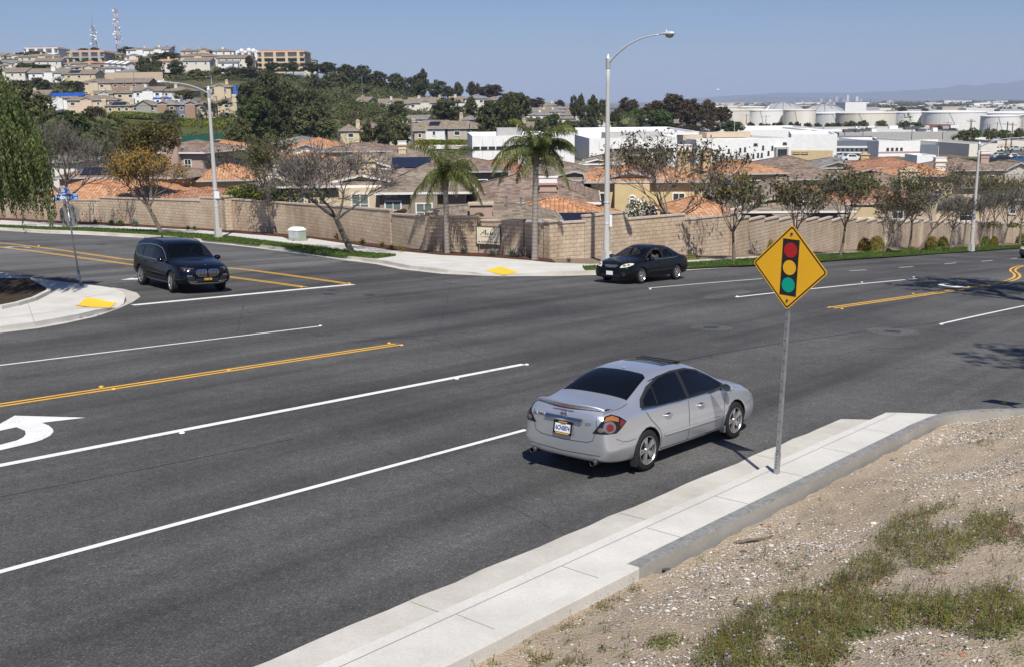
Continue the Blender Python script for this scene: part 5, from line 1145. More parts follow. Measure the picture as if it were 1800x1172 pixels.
def fan_palm(px, ytop, Y, label, sz=1.6, zb=None):
 t = at(px, ytop, Y); zb = terr(t.x, t.y) if zb is None else zb; root = empty('fan_palm', (t.x, t.y, zb), 0, label, 'palm'); H = t.z-zb; r = random.Random(px)
 m = MB().mat('bark_dark'); m.tube([(0, 0, -.3), (0, 0, H*.5), (.1, 0, H-sz*.6)], [.28, .22, .18], 8); m.build('trunk', root)
 m = MB().mat('leaf_olive')
 for k in range(34):
  d = rv(r); d.z = d.z*.8+.15; d.normalize(); c = Vector((.1, 0, H-sz*.6)); s = d.cross(Vector((0, 0, 1))).normalized()
  e = c+d*sz*.55
  for q in range(7):
   dd = (d+s*(q-3)*.27+Vector((0, 0, -.12*abs(q-3)))).normalized(); p2 = e+dd*sz*.55; kk = len(m.v); wv = s*.05*sz
   m.v += [tuple(e-wv), tuple(e+wv), tuple(p2)]; m.f.append([kk, kk+1, kk+2]); m.m.append(0)
 m.build('crown', root, uvs=False)
for px, y, Y, lb, sz in ((186, 206, 190, 'slender fan palm on the green field, left of the two', 3.0), (206, 212, 180, 'slender fan palm on the green field, right of the two', 2.6), (172, 208, 210, 'dark fan palm in the scrub left of the green field', 3.0), (82, 172, 395, 'small fan palm before the blue tarpaulin house', 4.5), (103, 138, 470, 'dark fan palm above the cottages at left', 5), (118, 158, 440, 'bushy fan palm between the cottages', 5), (300, 84, 700, 'lone tiny palm on the hill crest skyline', 6), (428, 104, 640, 'palm beside the cream houses near the hill crest', 6), (361, 177, 392, 'pale fan palm before the tan townhouse', 4.5), (392, 180, 390, 'fan palm before the cream townhouse at the row end', 4.5), (1076, 207, 380, 'date palm left of the pair behind the white offices', 8), (1100, 213, 375, 'date palm right of the pair behind the white offices', 8), (1594, 203, 560, 'tall palm before the white tank', 4), (1680, 243, 390, 'small palm on the pale warehouse front', 4), (548, 135, 560, 'fan palm on the wooded slope', 6)):
 fan_palm(px, y, Y, lb, sz)
# --- dense trees seen further off: a few crowns shared by many copies
def crown_mesh(seed, rx, rz, nclump, per, ls, mat, tall=False, clr=.26):
 r = random.Random(seed); m = MB().mat(mat); cl = []
 for _ in range(nclump):
  for _t in range(50):
   v = Vector((r.uniform(-1, 1), r.uniform(-1, 1), r.uniform(-1, 1)))
   if v.length < 1: break
  if tall: v.x *= .6+.4*(1-abs(v.z)); v.y *= .6+.4*(1-abs(v.z))
  cl.append((Vector((v.x*rx, v.y*rx, v.z*rz)), r.uniform(.6, 1.25)*clr*rx))
 for c, cr in cl:
  for _ in range(per):
   d = rv(r); p = c+Vector((d.x, d.y, d.z*.8))*cr*r.uniform(.55, 1.0); n = (d+rv(r)*.7+Vector((0, 0, .3))).normalized(); t = n.cross(rv(r))
   if t.length < .1: continue
   leaf_quad(m, p, n, t.normalized(), ls*r.uniform(.7, 1.4), ls*r.uniform(.5, .8))
 return m.mesh('crown', False, False)
PROTO = {}
def protos():
 for k, mat in (('dark', 'leaf_dark'), ('olive', 'leaf_olive'), ('green', 'leaf_green'), ('brown', 'leaf_brown')):
  for t, tl in (('round', False), ('tall', True)):
   for s in range(2):
    PROTO[k, t, s] = crown_mesh(hash_(k, t, s), 1.0, .9 if not tl else 1.0, 96, 44, .15, mat, tl, .24)
def hash_(*a): return sum(ord(c)*(i+3) for i, c in enumerate(str(a)))
protos()
TRM = MB().mat('bark_dark'); TRM.tube([(0, 0, -.1), (0, 0, .4), (.02, 0, 1.0)], [.05, .04, .02], 6)
for _k in range(6): TRM.tube([(0, 0, .45+.07*_k), (.28*cos(_k*1.9), .28*sin(_k*1.9), .75+.06*_k)], [.022, .008], 4)
TRM = TRM.mesh('trunk')
def dtree(px, yt, yb, wpx, kind, shape, Y, label, group=None, name='tree'):
 c = at(px, (yt+yb)/2, Y); t = at(px, yt, Y); b = at(px, yb, Y); rx = wpx/2/F*Y*1.05; rz = (t.z-b.z)/2*1.08
 g = terr(c.x, c.y); g = min(g, b.z); root = empty(name, (c.x, c.y, g), R0.uniform(0, 6.28), label, 'tree', group)
 obj('crown', PROTO[kind, shape, R0.randint(0, 1)], root, (0, 0, c.z-g), (0, 0, 0), (rx, rx, rz))
 obj('trunk', TRM, root, (0, 0, 0), (0, 0, 0), (max(3, rx*1.6), max(3, rx*1.6), max(1, c.z-g+rz*.2)))
 return root
def dtrees():
 A = [ # px, top, bottom, width, kind, shape, Y, label
  (470, 124, 190, 46, 'dark', 'tall', 320, 'tallest dark evergreen of the big grove left of centre'), (440, 140, 205, 48, 'dark', 'round', 315, 'broad dark tree on the left flank of the big grove'), (505, 146, 215, 56, 'dark', 'round', 330, 'broad dark tree on the upper right of the big grove'), (548, 158, 222, 52, 'dark', 'round', 335, 'rightmost upper tree of the big grove'),
  (452, 170, 240, 60, 'green', 'round', 285, 'mid green tree low in the big grove, left'), (497, 180, 242, 54, 'dark', 'round', 280, 'round tree low in the middle of the big grove'), (536, 186, 245, 52, 'olive', 'round', 270, 'olive tree low at the right of the big grove'), (562, 176, 232, 36, 'dark', 'tall', 290, 'narrow tree at the right tip of the big grove'), (425, 205, 248, 34, 'olive', 'round', 262, 'small olive tree at the left foot of the big grove'), (410, 222, 250, 24, 'olive', 'round', 255, 'lowest shrubby tree left of the big grove'), (575, 208, 246, 34, 'olive', 'round', 262, 'shrubby tree behind the bare tree top'),
  (298, 194, 234, 40, 'dark', 'round', 372, 'dense dark tree before the townhouses'), (278, 208, 240, 26, 'olive', 'round', 360, 'pale olive tree left of the dense dark one before the townhouses'), (128, 194, 240, 50, 'green', 'round', 200, 'glossy green tree in the scrub beyond the weeping tree'), (105, 210, 250, 44, 'olive', 'round', 170, 'dull olive tree beside the weeping tree'), (165, 186, 212, 36, 'brown', 'round', 300, 'brownish leafless looking tree left of the yellow hedge'), (62, 165, 225, 60, 'olive', 'round', 170, 'olive shrubby tree above the weeping tree'), (20, 150, 220, 80, 'olive', 'round', 150, 'broad pale tree at the left edge'), (192, 236, 266, 24, 'dark', 'round', 175, 'small dark bush on the green field'),
  (32, 142, 170, 60, 'dark', 'round', 495, 'dark tree mass below the white gabled house, left'), (68, 137, 165, 36, 'dark', 'round', 490, 'dark round tree below the white gabled house, right'), (122, 142, 163, 30, 'dark', 'round', 480, 'dark tree under the cream gabled house'), (136, 143, 162, 24, 'dark', 'round', 478, 'small dark tree left of the pink roofs'), (60, 112, 128, 56, 'green', 'round', 590, 'leafy green bank under the upper left houses'), (40, 110, 124, 20, 'olive', 'round', 600, 'olive shrub among the upper left houses'),
  (252, 100, 142, 26, 'dark', 'tall', 585, 'tall dark tree beside the stepped white studios'), (270, 103, 146, 32, 'dark', 'round', 580, 'broad dark tree in the middle of the hillside'), (275, 116, 152, 22, 'olive', 'tall', 560, 'olive tree in front of the hillside dark tree'), (310, 106, 130, 28, 'dark', 'round', 580, 'dark tree right of the orange roofed grey house'), (225, 82, 99, 30, 'dark', 'round', 715, 'dark tree cluster under the red and white mast'), (166, 84, 93, 16, 'dark', 'round', 720, 'small dark tree at the foot of the grey mast'), (147, 85, 92, 16, 'dark', 'round', 725, 'small tree on the crest left of the masts'), (36, 92, 103, 18, 'dark', 'round', 690, 'dark tree beside the long white apartment house'), (62, 90, 102, 34, 'dark', 'round', 665, 'hedge like trees before the long white apartment house'), (290, 92, 106, 50, 'olive', 'round', 650, 'olive trees before the crest houses'),
  (438, 98, 118, 13, 'brown', 'tall', 630, 'brown tree before the cream condominium'), (478, 109, 123, 22, 'dark', 'round', 625, 'dark tree under the cream condominium, left'), (503, 111, 123, 18, 'dark', 'round', 625, 'dark tree under the cream condominium, right'), (515, 108, 124, 22, 'olive', 'round', 620, 'olive tree under the right end of the cream condominium'),
  (548, 109, 128, 26, 'dark', 'round', 640, 'first dark tree on the crest right of the condominium'), (575, 110, 131, 36, 'dark', 'round', 640, 'second dark tree on the crest right of the condominium'), (608, 114, 146, 34, 'dark', 'round', 650, 'third dark tree on the falling crest'), (636, 116, 158, 42, 'dark', 'round', 660, 'broad dark tree on the falling crest'), (664, 126, 165, 36, 'dark', 'round', 660, 'dark tree on the falling crest above the cream houses'), (696, 130, 172, 38, 'dark', 'round', 650, 'dark eucalyptus left of the tallest one on the ridge'), (728, 132, 172, 36, 'dark', 'round', 640, 'thick eucalyptus under the tallest one on the ridge'), (742, 123, 168, 24, 'dark', 'tall', 640, 'tallest eucalyptus on the ridge'), (770, 140, 172, 32, 'dark', 'round', 640, 'eucalyptus right of the tallest one on the ridge'), (788, 152, 174, 22, 'dark', 'round', 635, 'low tree at the end of the ridge grove'), (806, 144, 171, 18, 'olive', 'tall', 650, 'lone oval tree on the ridge, left of three'), (832, 144, 170, 23, 'brown', 'round', 650, 'lone round tree on the ridge, middle of three'), (862, 148, 172, 40, 'brown', 'round', 650, 'wide tree on the ridge, right of three'),
  (590, 128, 165, 50, 'olive', 'round', 600, 'olive tree on the wooded slope, upper'), (560, 140, 175, 50, 'dark', 'round', 585, 'dark tree on the wooded slope above the grove'), (625, 150, 180, 50, 'olive', 'round', 570, 'olive tree on the wooded slope above the cream house'), (600, 165, 200, 36, 'dark', 'round', 520, 'dark tree left of the cream gabled house'), (582, 172, 200, 26, 'green', 'round', 480, 'bright green tree beside the sloping road'), (618, 178, 197, 28, 'green', 'round', 470, 'bright green bush left of the cream gabled house'), (400, 118, 145, 60, 'olive', 'round', 590, 'olive scrub tree under the crest car park'), (350, 122, 150, 50, 'olive', 'round', 580, 'olive scrub tree on the middle slope'), (440, 118, 140, 50, 'dark', 'round', 585, 'dark scrub tree under the condominium'), (372, 150, 176, 24, 'dark', 'round', 450, 'dark tree between cottages and cream house'), (325, 158, 176, 36, 'olive', 'round', 425, 'olive tree behind the townhouse roofs'),
  (700, 178, 212, 32, 'dark', 'round', 420, 'dark tree before the tan houses at mid hill'), (788, 172, 213, 52, 'dark', 'round', 400, 'big round tree in front of the mid hill houses'), (828, 170, 205, 22, 'dark', 'tall', 410, 'upright tree right of the big round mid hill tree'), (862, 178, 240, 50, 'dark', 'round', 300, 'large dark tree left of the right hand palm crown'), (890, 168, 240, 44, 'dark', 'tall', 310, 'tall dark tree behind the right hand palm crown'), (915, 164, 210, 34, 'dark', 'round', 330, 'dark tree touching the small roofs terrace'), (898, 162, 185, 36, 'olive', 'round', 520, 'olive treetop on the ridge left of the small roofs'), (942, 172, 186, 30, 'brown', 'round', 620, 'brown treetop behind the highest small roofs'),
  (646, 214, 256, 26, 'olive', 'tall', 245, 'olive tree behind the long red roof'), (675, 208, 260, 34, 'dark', 'round', 240, 'dark round tree left of the grey utility pole'), (706, 204, 258, 38, 'olive', 'round', 245, 'loose olive tree right of the grey utility pole'), (720, 196, 220, 36, 'olive', 'round', 380, 'olive tree above the grey utility pole'),
  (984, 176, 190, 17, 'brown', 'round', 640, 'small dark tree on the skyline left of the pines'), (1009, 168, 205, 16, 'dark', 'tall', 470, 'first pine left of the tall lamp post'), (1021, 166, 212, 17, 'dark', 'tall', 460, 'second pine left of the tall lamp post'), (1041, 169, 214, 24, 'dark', 'tall', 440, 'third and broadest pine left of the tall lamp post'), (1058, 176, 216, 22, 'dark', 'round', 430, 'pine right behind the tall lamp post'), (970, 200, 222, 30, 'green', 'round', 430, 'green tree below the small roofs'), (1035, 205, 235, 30, 'dark', 'round', 400, 'dark tree above the white warehouse roof'), (945, 207, 232, 36, 'olive', 'round', 380, 'olive tree behind the right hand palm fronds'), (1000, 212, 236, 36, 'olive', 'round', 370, 'olive tree between palm and lamp post'),
  (1104, 172, 200, 32, 'brown', 'round', 470, 'brown tree right of the tall lamp post on the skyline'), (1150, 176, 206, 34, 'brown', 'round', 460, 'brown tree at the left end of the dark row'), (1183, 163, 212, 44, 'brown', 'round', 455, 'highest brown tree of the dark row'), (1212, 172, 222, 42, 'brown', 'round', 450, 'third brown tree of the dark row'), (1242, 176, 222, 36, 'brown', 'round', 450, 'fourth brown tree of the dark row'), (1270, 186, 216, 30, 'brown', 'round', 460, 'thin brown tree at the right end of the dark row'), (1122, 188, 228, 30, 'green', 'round', 400, 'green tree before the dark row, left'), (1160, 190, 230, 40, 'green', 'round', 395, 'green tree before the dark row, right'), (1088, 192, 226, 30, 'dark', 'round', 400, 'dark green tree behind the date palms'), (1288, 212, 234, 36, 'green', 'round', 420, 'green tree in front of the leftmost tank'), (1250, 214, 234, 34, 'brown', 'round', 415, 'brownish shrub tree left of the leftmost tank'), (1200, 218, 236, 60, 'brown', 'round', 400, 'low brown shrubs before the dark row')]
 for a in A: dtree(*a)
 T = [1320, 1338, 1349, 1362, 1371, 1390, 1401, 1420, 1437, 1455, 1464, 1474]
 for i, x in enumerate(T): dtree(x, 215+R0.uniform(-1, 2.5), 230, R0.uniform(9, 14), 'dark' if i % 3 else 'brown', 'round', 600, 'small dark street tree, %s in the row at the foot of the left tanks' % ORD[i], 'small trees at the foot of the tanks')
 T = [(1494, 213), (1516, 212), (1549, 212), (1567, 220), (1590, 213), (1608, 214), (1655, 221), (1672, 225), (1694, 229), (1712, 225), (1741, 226), (1765, 227), (1792, 226)]
 for i, (x, y) in enumerate(T): dtree(x, y, y+(16 if x < 1660 else 20), R0.uniform(18, 24), 'green' if i % 2 else 'olive', 'round', 540 if x < 1680 else 420, 'leafy street tree, %s in the row before the right tanks' % ORD[i], 'leafy trees before the right tanks')
 dtree(1498, 176 + 12, 199, 12, 'dark', 'tall', 1000, 'small conifer beside the white shed on the horizon'); dtree(1586, 187, 197, 15, 'dark', 'round', 1100, 'dark pointed tree beyond the tanks, left'); dtree(1626, 191, 197, 12, 'olive', 'round', 1100, 'rounded tree beyond the tanks, right')
dtrees()
def masses():
 def mass(name, label, spots, mat, ls, per, cat='scrub'):
  m = MB(); r = random.Random(len(spots))
  for (p, s) in spots:
   m.mat(mat if isinstance(mat, str) else r.choice(mat))
   for _ in range(per):
    d = rv(r); d.z = abs(d.z); q = p+Vector((d.x*s, d.y*s, d.z*s*.8)); n = (d+rv(r)*.8).normalized(); t = n.cross(rv(r))
    if t.length > .1: leaf_quad(m, q, n, t.normalized(), ls*r.uniform(.7, 1.4), ls*r.uniform(.5, .9))
  tag(m.build(name, uvs=False), label, kind='stuff')
 r = random.Random(77); S = []
 for _ in range(1500):
  px = r.uniform(300, 900); Y = r.uniform(400, 690)
  p = at(px, 150, Y); p.z = terr(p.x, Y); yy = CAMZ
  if px < 430 and Y < 560: continue
  S.append((p, r.uniform(1.5, 4.2)))
 for _ in range(420):
  px = r.uniform(-60, 320); Y = r.choice([r.uniform(560, 575), r.uniform(600, 640), r.uniform(445, 480), r.uniform(500, 530), r.uniform(650, 680)])
  p = at(px, 150, Y); p.z = terr(p.x, Y); S.append((p, r.uniform(1.2, 2.6)))
 mass('hillside_scrub', 'mixed olive scrub covering the hill between houses', S, ('leaf_dark', 'leaf_olive', 'leaf_olive', 'leaf_green'), .9, 42)
 S = []
 for _ in range(520):
  px = r.uniform(600, 1240); Y = r.uniform(330, 480); p = at(px, 150, Y); p.z = terr(p.x, Y); S.append((p, r.uniform(1.5, 3.4)))
 mass('basin_scrub', 'dull green scrub below the small roofs', S, ('leaf_dark', 'leaf_olive', 'leaf_brown'), .8, 36)
 S = []
 for _ in range(300):
  px = r.uniform(308, 424); Y = r.uniform(340, 388); p = at(px, 150, Y); p.z = terr(p.x, Y)-.5; S.append((p, r.uniform(1.4, 2.6)))
 for _ in range(110): px = r.uniform(196, 276); Y = r.uniform(383, 390); p = at(px, 150, Y); p.z = terr(p.x, Y)+.6; S.append((p, 1.8))
 for _ in range(90): px = r.uniform(600, 700); Y = r.uniform(440, 470); p = at(px, 150, Y); p.z = terr(p.x, Y)-.5; S.append((p, 2.0))
 for _ in range(80): px = r.uniform(735, 832); Y = 282; p = at(px, 253.5, Y); S.append((p, 1.2))
 mass('slope_hedges', 'yellow green hedges and ground cover on the slope', S, ('leaf_hedge', 'leaf_hedge', 'leaf_green'), .7, 50)
 S = []
 for _ in range(420):
  px = r.choice([r.uniform(-60, 200), r.uniform(300, 600)]); Y = r.uniform(178, 330); p = at(px, 150, Y); p.z = terr(p.x, Y); S.append((p, r.uniform(.8, 2.2)))
 mass('field_scrub', 'brownish and olive scrub on the field below the hill', S, ('leaf_dark', 'leaf_olive', 'leaf_brown'), .5, 46)
 S = []
 for _ in range(900):
  px = r.uniform(1180, 1850); k = r.random(); Y = r.choice([2400, 3000, 3800, 4600, 1500])*r.uniform(.93, 1.1); p = at(px, 186, Y); p.z = -20
  if Y < 2000 and px < 1560: continue
  S.append((p, r.uniform(4, 9)*Y/2600))
 mass('far_woods', 'dark belt of trees on the far plain', S, ('leaf_dark', 'leaf_olive'), 5.5, 26)
 S = []
 for _ in range(150):
  px = r.uniform(405, 560); Y = r.uniform(74, 84); p = at(px, 340, Y); p.z = at(px, r.uniform(325, 352), Y).z-.5; S.append((p, r.uniform(.4, .9)))
 for _ in range(40): px = r.uniform(1330, 1800); Y = 70+(px-1300)*.09+r.uniform(0, 3); p = at(px, 395, Y); p.z -= .3; S.append((p, r.uniform(.4, .8)))
 mass('garden_shrubs', 'yellow green garden shrubs behind the block wall', S, ('leaf_palm', 'leaf_hedge', 'leaf_olive', 'leaf_green'), .22, 70)
 m = MB().mat('leaf_hedge')
masses()
def shrub(name, px, py, wpx, hpx, mats, label, cat='shrub', group=None, ls=.09, per=1600, Yo=0, dz=.18):
 b = G(px, py, dz); s = b.y/F; rx = wpx/2*s; h = hpx*s; r = random.Random(px); m = MB()
 for _ in range(per):
  d = rv(r); d.z = abs(d.z)*.9; k = r.uniform(.72, 1.0)*(1+.14*mn.noise((d.x*2.2+px, d.y*2.2, d.z*2.2)))
  p = Vector((d.x*rx*k, d.y*rx*.75*k, (d.z*.95+.05)*h*k)); n = (d+rv(r)*.6).normalized(); t = n.cross(rv(r));
  if t.length < .1: continue
  m.mat(r.choice(mats)); leaf_quad(m, p, n, t.normalized(), ls*r.uniform(.8, 1.5), ls*.8)
 o = m.build(name, uvs=False, loc=b); return tag(o, label, cat, group)
HL = ('leaf_hedge', 'leaf_hedge', 'leaf_green'); HR = ('leaf_redhedge', 'leaf_hedge', 'leaf_redhedge')
for a in ((1192, 449, 42, 26, HL, 'yellow green round shrub behind the black sedan, left'), (1217, 448, 34, 28, HL, 'yellow green round shrub behind the black sedan, right'), (1348, 445, 34, 27, HR, 'reddish shrub peeking out left of the diamond sign'), (1424, 440, 20, 22, HL, 'shrub peeking out right of the diamond sign'), (1519, 441, 26, 26, HR, 'red tinged round hedge, left half of the largest pair'), (1540, 439, 32, 27, HR, 'red tinged round hedge, right half of the largest pair'), (1636, 436, 24, 24, HR, 'red tinged hedge left of the far lamp'), (1657, 435, 22, 22, HL, 'yellow green hedge left of the far lamp'), (1731, 433, 22, 20, HL, 'green hedge just right of the far lamp'), (1747, 432, 16, 19, HR, 'small red tinged hedge right of the far lamp'), (1795, 429, 22, 21, HL, 'dense green hedge at the right edge')):
 shrub('hedge_shrub', *a, group='clipped shrubs along the wall')
for i, (x, y, w_) in enumerate([(1212, 455, 36), (1535, 444.5, 30), (1560, 443, 14), (1640, 440, 40), (1745, 434.5, 26), (1603, 440, 10)]):
 shrub('ground_cover', x, y, w_, 7, ('leaf_green', 'grass_blade', 'leaf_hedge'), 'bright green low ground cover patch, %s from left along the far pavement' % ORD[i], 'ground cover', None, .09, 500)
shrub('flowering_bush', 1126, 444, 78, 66, ('leaf_dark', 'leaf_green', 'wall_cap', 'trim_white'), 'white flowering bush over the wall right of the tall lamp post', ls=.14, per=2600, dz=.2)
COL.objects['flowering_bush'].location = at(1126, 404, 66)
shrub('clipped_hedge', 1690, 300, 10, 10, ('leaf_dark',), 'x')
bpy.data.objects.remove(COL.objects['clipped_hedge'])
a, b = at(1618, 276, 290), at(1758, 283, 250); m = MB(); r = random.Random(6)
for _ in range(5200):
 t = r.random(); p = a.lerp(b, t); d = rv(r); m.mat(r.choice(('leaf_dark', 'leaf_green'))); n = (d+Vector((0, 0, .5))).normalized(); tt = n.cross(rv(r))
 if tt.length > .1: leaf_quad(m, p+Vector((r.uniform(-.5, .5), d.y*1.0, -1.1+d.z*1.25)), n, tt.normalized(), .5, .35)
tag(m.build('clipped_hedge', uvs=False), 'long clipped dark hedge curving in front of the slate warehouse', 'hedge')
def agave(px, py, s, label, mat='leaf_agave', n=26, dz=.2):
 b = G(px, py, dz); m = MB().mat(mat); r = random.Random(int(px*7))
 for k in range(n):
  a = 2.4*k; el = .35+1.0*(k/n); d = Vector((cos(a)*cos(el), sin(a)*cos(el), sin(el))); sd = d.cross(Vector((0, 0, 1))).normalized(); L = s*r.uniform(.8, 1.1)
  p1 = d*L*.5; p2 = d*L+Vector((0, 0, .03)); w_ = s*.09; kk = len(m.v); m.v += [tuple(-sd*w_*.6), tuple(sd*w_*.6), tuple(p1+sd*w_), tuple(p1-sd*w_), tuple(p2)]; m.f += [[kk, kk+1, kk+2, kk+3], [kk+3, kk+2, kk+4]]; m.m += [0, 0]
 tag(m.build('agave', uvs=False, loc=b), label, 'agave', 'agaves in the mulch bed')
for i, (px, py, s, mt) in enumerate([(815, 446, .42, 'leaf_agave'), (866, 450, .42, 'leaf_agave'), (901, 451.5, .5, 'leaf_agave'), (238, 398, .55, 'leaf_agave'), (196, 396, .45, 'grass_blade'), (212, 397, .5, 'grass_blade'), (168, 394, .4, 'grass_blade'), (595, 421, .5, 'grass_blade'), (637, 430, .4, 'grass_blade'), (672, 434.5, .32, 'leaf_hedge'), (688, 438, .3, 'leaf_hedge'), (705, 442, .35, 'leaf_hedge'), (330, 405, .35, 'grass_blade'), (342, 404, .3, 'grass_blade'), (550, 416, .35, 'grass_blade'), (1000, 461, .25, 'leaf_agave')]):
 agave(px, py, s, '%s spiky plant in the bed along the wall, %s counted from the name sign side list' % ('pale agave' if mt == 'leaf_agave' else 'green', ORD[i % 16]) if 0 else '%s rosette plant in the mulch bed, %s' % ({'leaf_agave': 'blue grey', 'grass_blade': 'grass green', 'leaf_hedge': 'yellow green'}[mt], ['left of the name sign', 'under the name sign', 'between name sign and tall palm', 'left of the yellow leaved tree', 'third left of the yellow leaved tree', 'second left of the yellow leaved tree', 'furthest left by the street name sign', 'left of the bare tree trunk', 'just right of the bare tree trunk', 'first of three before the wall pillar', 'middle of three before the wall pillar', 'last of three before the wall pillar', 'left one beside the left lamp', 'right one beside the left lamp', 'right of the green utility box', 'right of the tall palm'][i]), mt)
palm(at(828, 372, 62)-Vector((0, 0, 1.2)), 'small yellow green banana plant over the wall beside the nearer palm', .9, 77, 'garden_palm', .9, .06, 7, .35)
palm(at(700, 368, 62)-Vector((0, 0, 1.0)), 'small dark spiky yucca on the wall under the taupe house', .9, 78, 'garden_palm', .55, .05, 22, .25, leafm='leaf_brown')
palm(at(440, 348, 78)-Vector((0, 0, 2.5)), 'upright banana plant behind the wall right of the left lamp', 2.6, 79, 'garden_palm', 1.3, .1, 12, .6)
palm(at(510, 345, 80)-Vector((0, 0, 2.5)), 'broad yellow green garden palm behind the wall, left of the bare tree', 3.0, 80, 'garden_palm', 2.2, .14, 20, .9)
palm(at(548, 340, 82)-Vector((0, 0, 2.5)), 'yellow green garden palm behind the wall, behind the bare tree', 2.8, 81, 'garden_palm', 2.0, .14, 20, .9)
# --- weeping tree at the left edge
def weeping():
 b = G(-96, 512, .3); r = random.Random(12); root = empty('weeping_tree', b, 0, 'large weeping pepper tree with hanging green foliage at the left edge', 'tree')
 m = MB().mat('bark'); tw = MB().mat('twig'); tips = []
 m.tube([(0, 0, -.3), (.05, 0, .8), (.1, 0, 1.8)], [.34, .27, .24], 10, False)
 for k in range(6):
  a = 2*pi*k/6; limbs(m, tw, r, Vector((.1, 0, 1.7)), Vector((cos(a)*.6, sin(a)*.6, .8)).normalized(), 2.0, .13, 3, tips, .6, .1, (2, 3))
 m.build('trunk', root, smooth=True); tw.build('branches', root, uvs=False)
 f = MB().mat('leaf_pepper'); RX, H = 3.35, 8
 for _ in range(1700):
  d = rv(r); d.z = abs(d.z)*.9-.1; k = r.uniform(.45, 1)**.5*(1+.2*mn.noise((d.x*2.5, d.y*2.5, d.z*2.5+7)))
  p = Vector((d.x*RX*k, d.y*RX*k, 4.75+(d.z)*4.15*k)); L = r.uniform(.9, 2.1)*(1.35 if d.z < .35 else .7)
  out = Vector((d.x, d.y, 0))*.25; n = int(L/.055)
  L = min(L, p.z-1.25)
  if L < .3: continue
  sway = rv(r)*.12; n = int(L/.05)
  for i in range(n):
   u = i/n; q = p+Vector((out.x*sin(u*1.5)+sway.x*u, out.y*sin(u*1.5)+sway.y*u, -L*u+.15*sin(u*3)))
   for s in range(2):
    t = (Vector((r.uniform(-.8, .8), r.uniform(-.8, .8), -1))).normalized(); nn = rv(r); nn = nn-t*nn.dot(t)
    if nn.length > .1: leaf_quad(f, q+rv(r)*.05, nn.normalized(), t, r.uniform(.10, .19), .04)
 f.build('crown', root, uvs=False)
weeping()
# --- lawn blades
def lawn():
 m = MB().mat('grass_blade'); r = random.Random(5)
 for poly in LAWNS:
  xs = [p[0] for p in poly]; ys = [p[1] for p in poly]; A = 0
  for i in range(len(poly)): a, b = poly[i], poly[(i+1) % len(poly)]; A += a[0]*b[1]-b[0]*a[1]
  n = int(abs(A)/2*190); c = 0; tr = 0
  from_ = [(min(xs), max(xs)), (min(ys), max(ys))]
  half = len(poly)//2; top = resample(poly[:half], 1.5); bot = resample(list(reversed(poly[half:])), 1.5)
  for _ in range(n):
   t = r.random(); i = t*(len(top)-1); j = t*(len(bot)-1)
   a = Vector(top[int(i)]).lerp(Vector(top[min(len(top)-1, int(i)+1)]), i % 1); b = Vector(bot[int(j)]).lerp(Vector(bot[min(len(bot)-1, int(j)+1)]), j % 1); q = a.lerp(b, r.random())
   z = zr(q.x, q.y)+.18; h = r.uniform(.05, .12); w_ = r.uniform(.02, .04); an = r.uniform(0, pi); k = len(m.v)
   m.v += [(q.x-cos(an)*w_, q.y-sin(an)*w_, z), (q.x+cos(an)*w_, q.y+sin(an)*w_, z), (q.x+r.uniform(-.05, .05), q.y+r.uniform(-.05, .05), z+h)]; m.f.append([k, k+1, k+2]); m.m.append(0)
 tag(m.build('lawn_grass', uvs=False), 'short green grass blades of the far lawn strips', kind='stuff')
lawn()
SPARSE = crown_mesh(5, 1.0, 1.0, 38, 34, .11, 'leaf_dark', True, .22)
def offframe():
 for (x, y, H, sd, lb) in ((21.9, 38.3, 14.5, 61, 'tall roadside tree beyond the right edge shading the far lanes'), (23.6, 35.5, 15.5, 62, 'second roadside tree beyond the right edge shading the far lanes'), (19.8, 34.6, 14.2, 64, 'third roadside tree beyond the right edge shading the far lanes'), (15.2, 12.5, 19, 63, 'tall bank tree beyond the right edge shading the side road')):
  b = Vector((x, y, zr(x, y))); root = empty('roadside_tree', b, sd, lb, 'tree')
  obj('trunk', TRM, root, (0, 0, 0), (0, 0, 0), (6, 6, H*.85)); obj('crown', SPARSE, root, (0, 0, H*.86), (0, 0, 0), (2.8 if sd != 63 else 2.6, 2.8, H*.15))
offframe()
# ------------------------------------------------------------------ street furniture
def text_mesh(s, size, mat, depth=.004, shear=0, bold=0, align='CENTER'):
 cu = bpy.data.curves.new('t', 'FONT'); cu.body = s; cu.size = size; cu.extrude = depth/2; cu.shear = shear; cu.offset = bold; cu.align_x = align; cu.align_y = 'CENTER'
 o = bpy.data.objects.new('t', cu); COL.objects.link(o); dg = bpy.context.evaluated_depsgraph_get(); me = bpy.data.meshes.new_from_object(o.evaluated_get(dg)); me.name = 'lettering'
 bpy.data.objects.remove(o); me.materials.clear(); me.materials.append(M_(mat)); return me
def curve_pts(p0, p1, p2, n=12): return [p0*(1-t)**2+p1*2*t*(1-t)+p2*t*t for t in [i/n for i in range(n+1)]]
plain('sign_blue', (.012, .10, .42), .45, var=.04); plain('sign_white', (.78, .80, .80), .5, var=.03); plain('board_cream', (.74, .68, .50), .6, var=.04)
t = NT('sign_yellow'); v = t.pos(); t.col(t.mix(.5, (.80, .42, .018), t.ramp(t.noise(v, 3, 3), [(.3, (.92,)*3), (.7, (1.05,)*3)]), 'MULTIPLY'), .42, .4)
t = NT('sign_red'); t.col((.42, .014, .016), .45); t = NT('sign_green'); t.col((.0, .33, .22), .45); t = NT('lens_grey'); t.col((.25, .22, .17), .2)
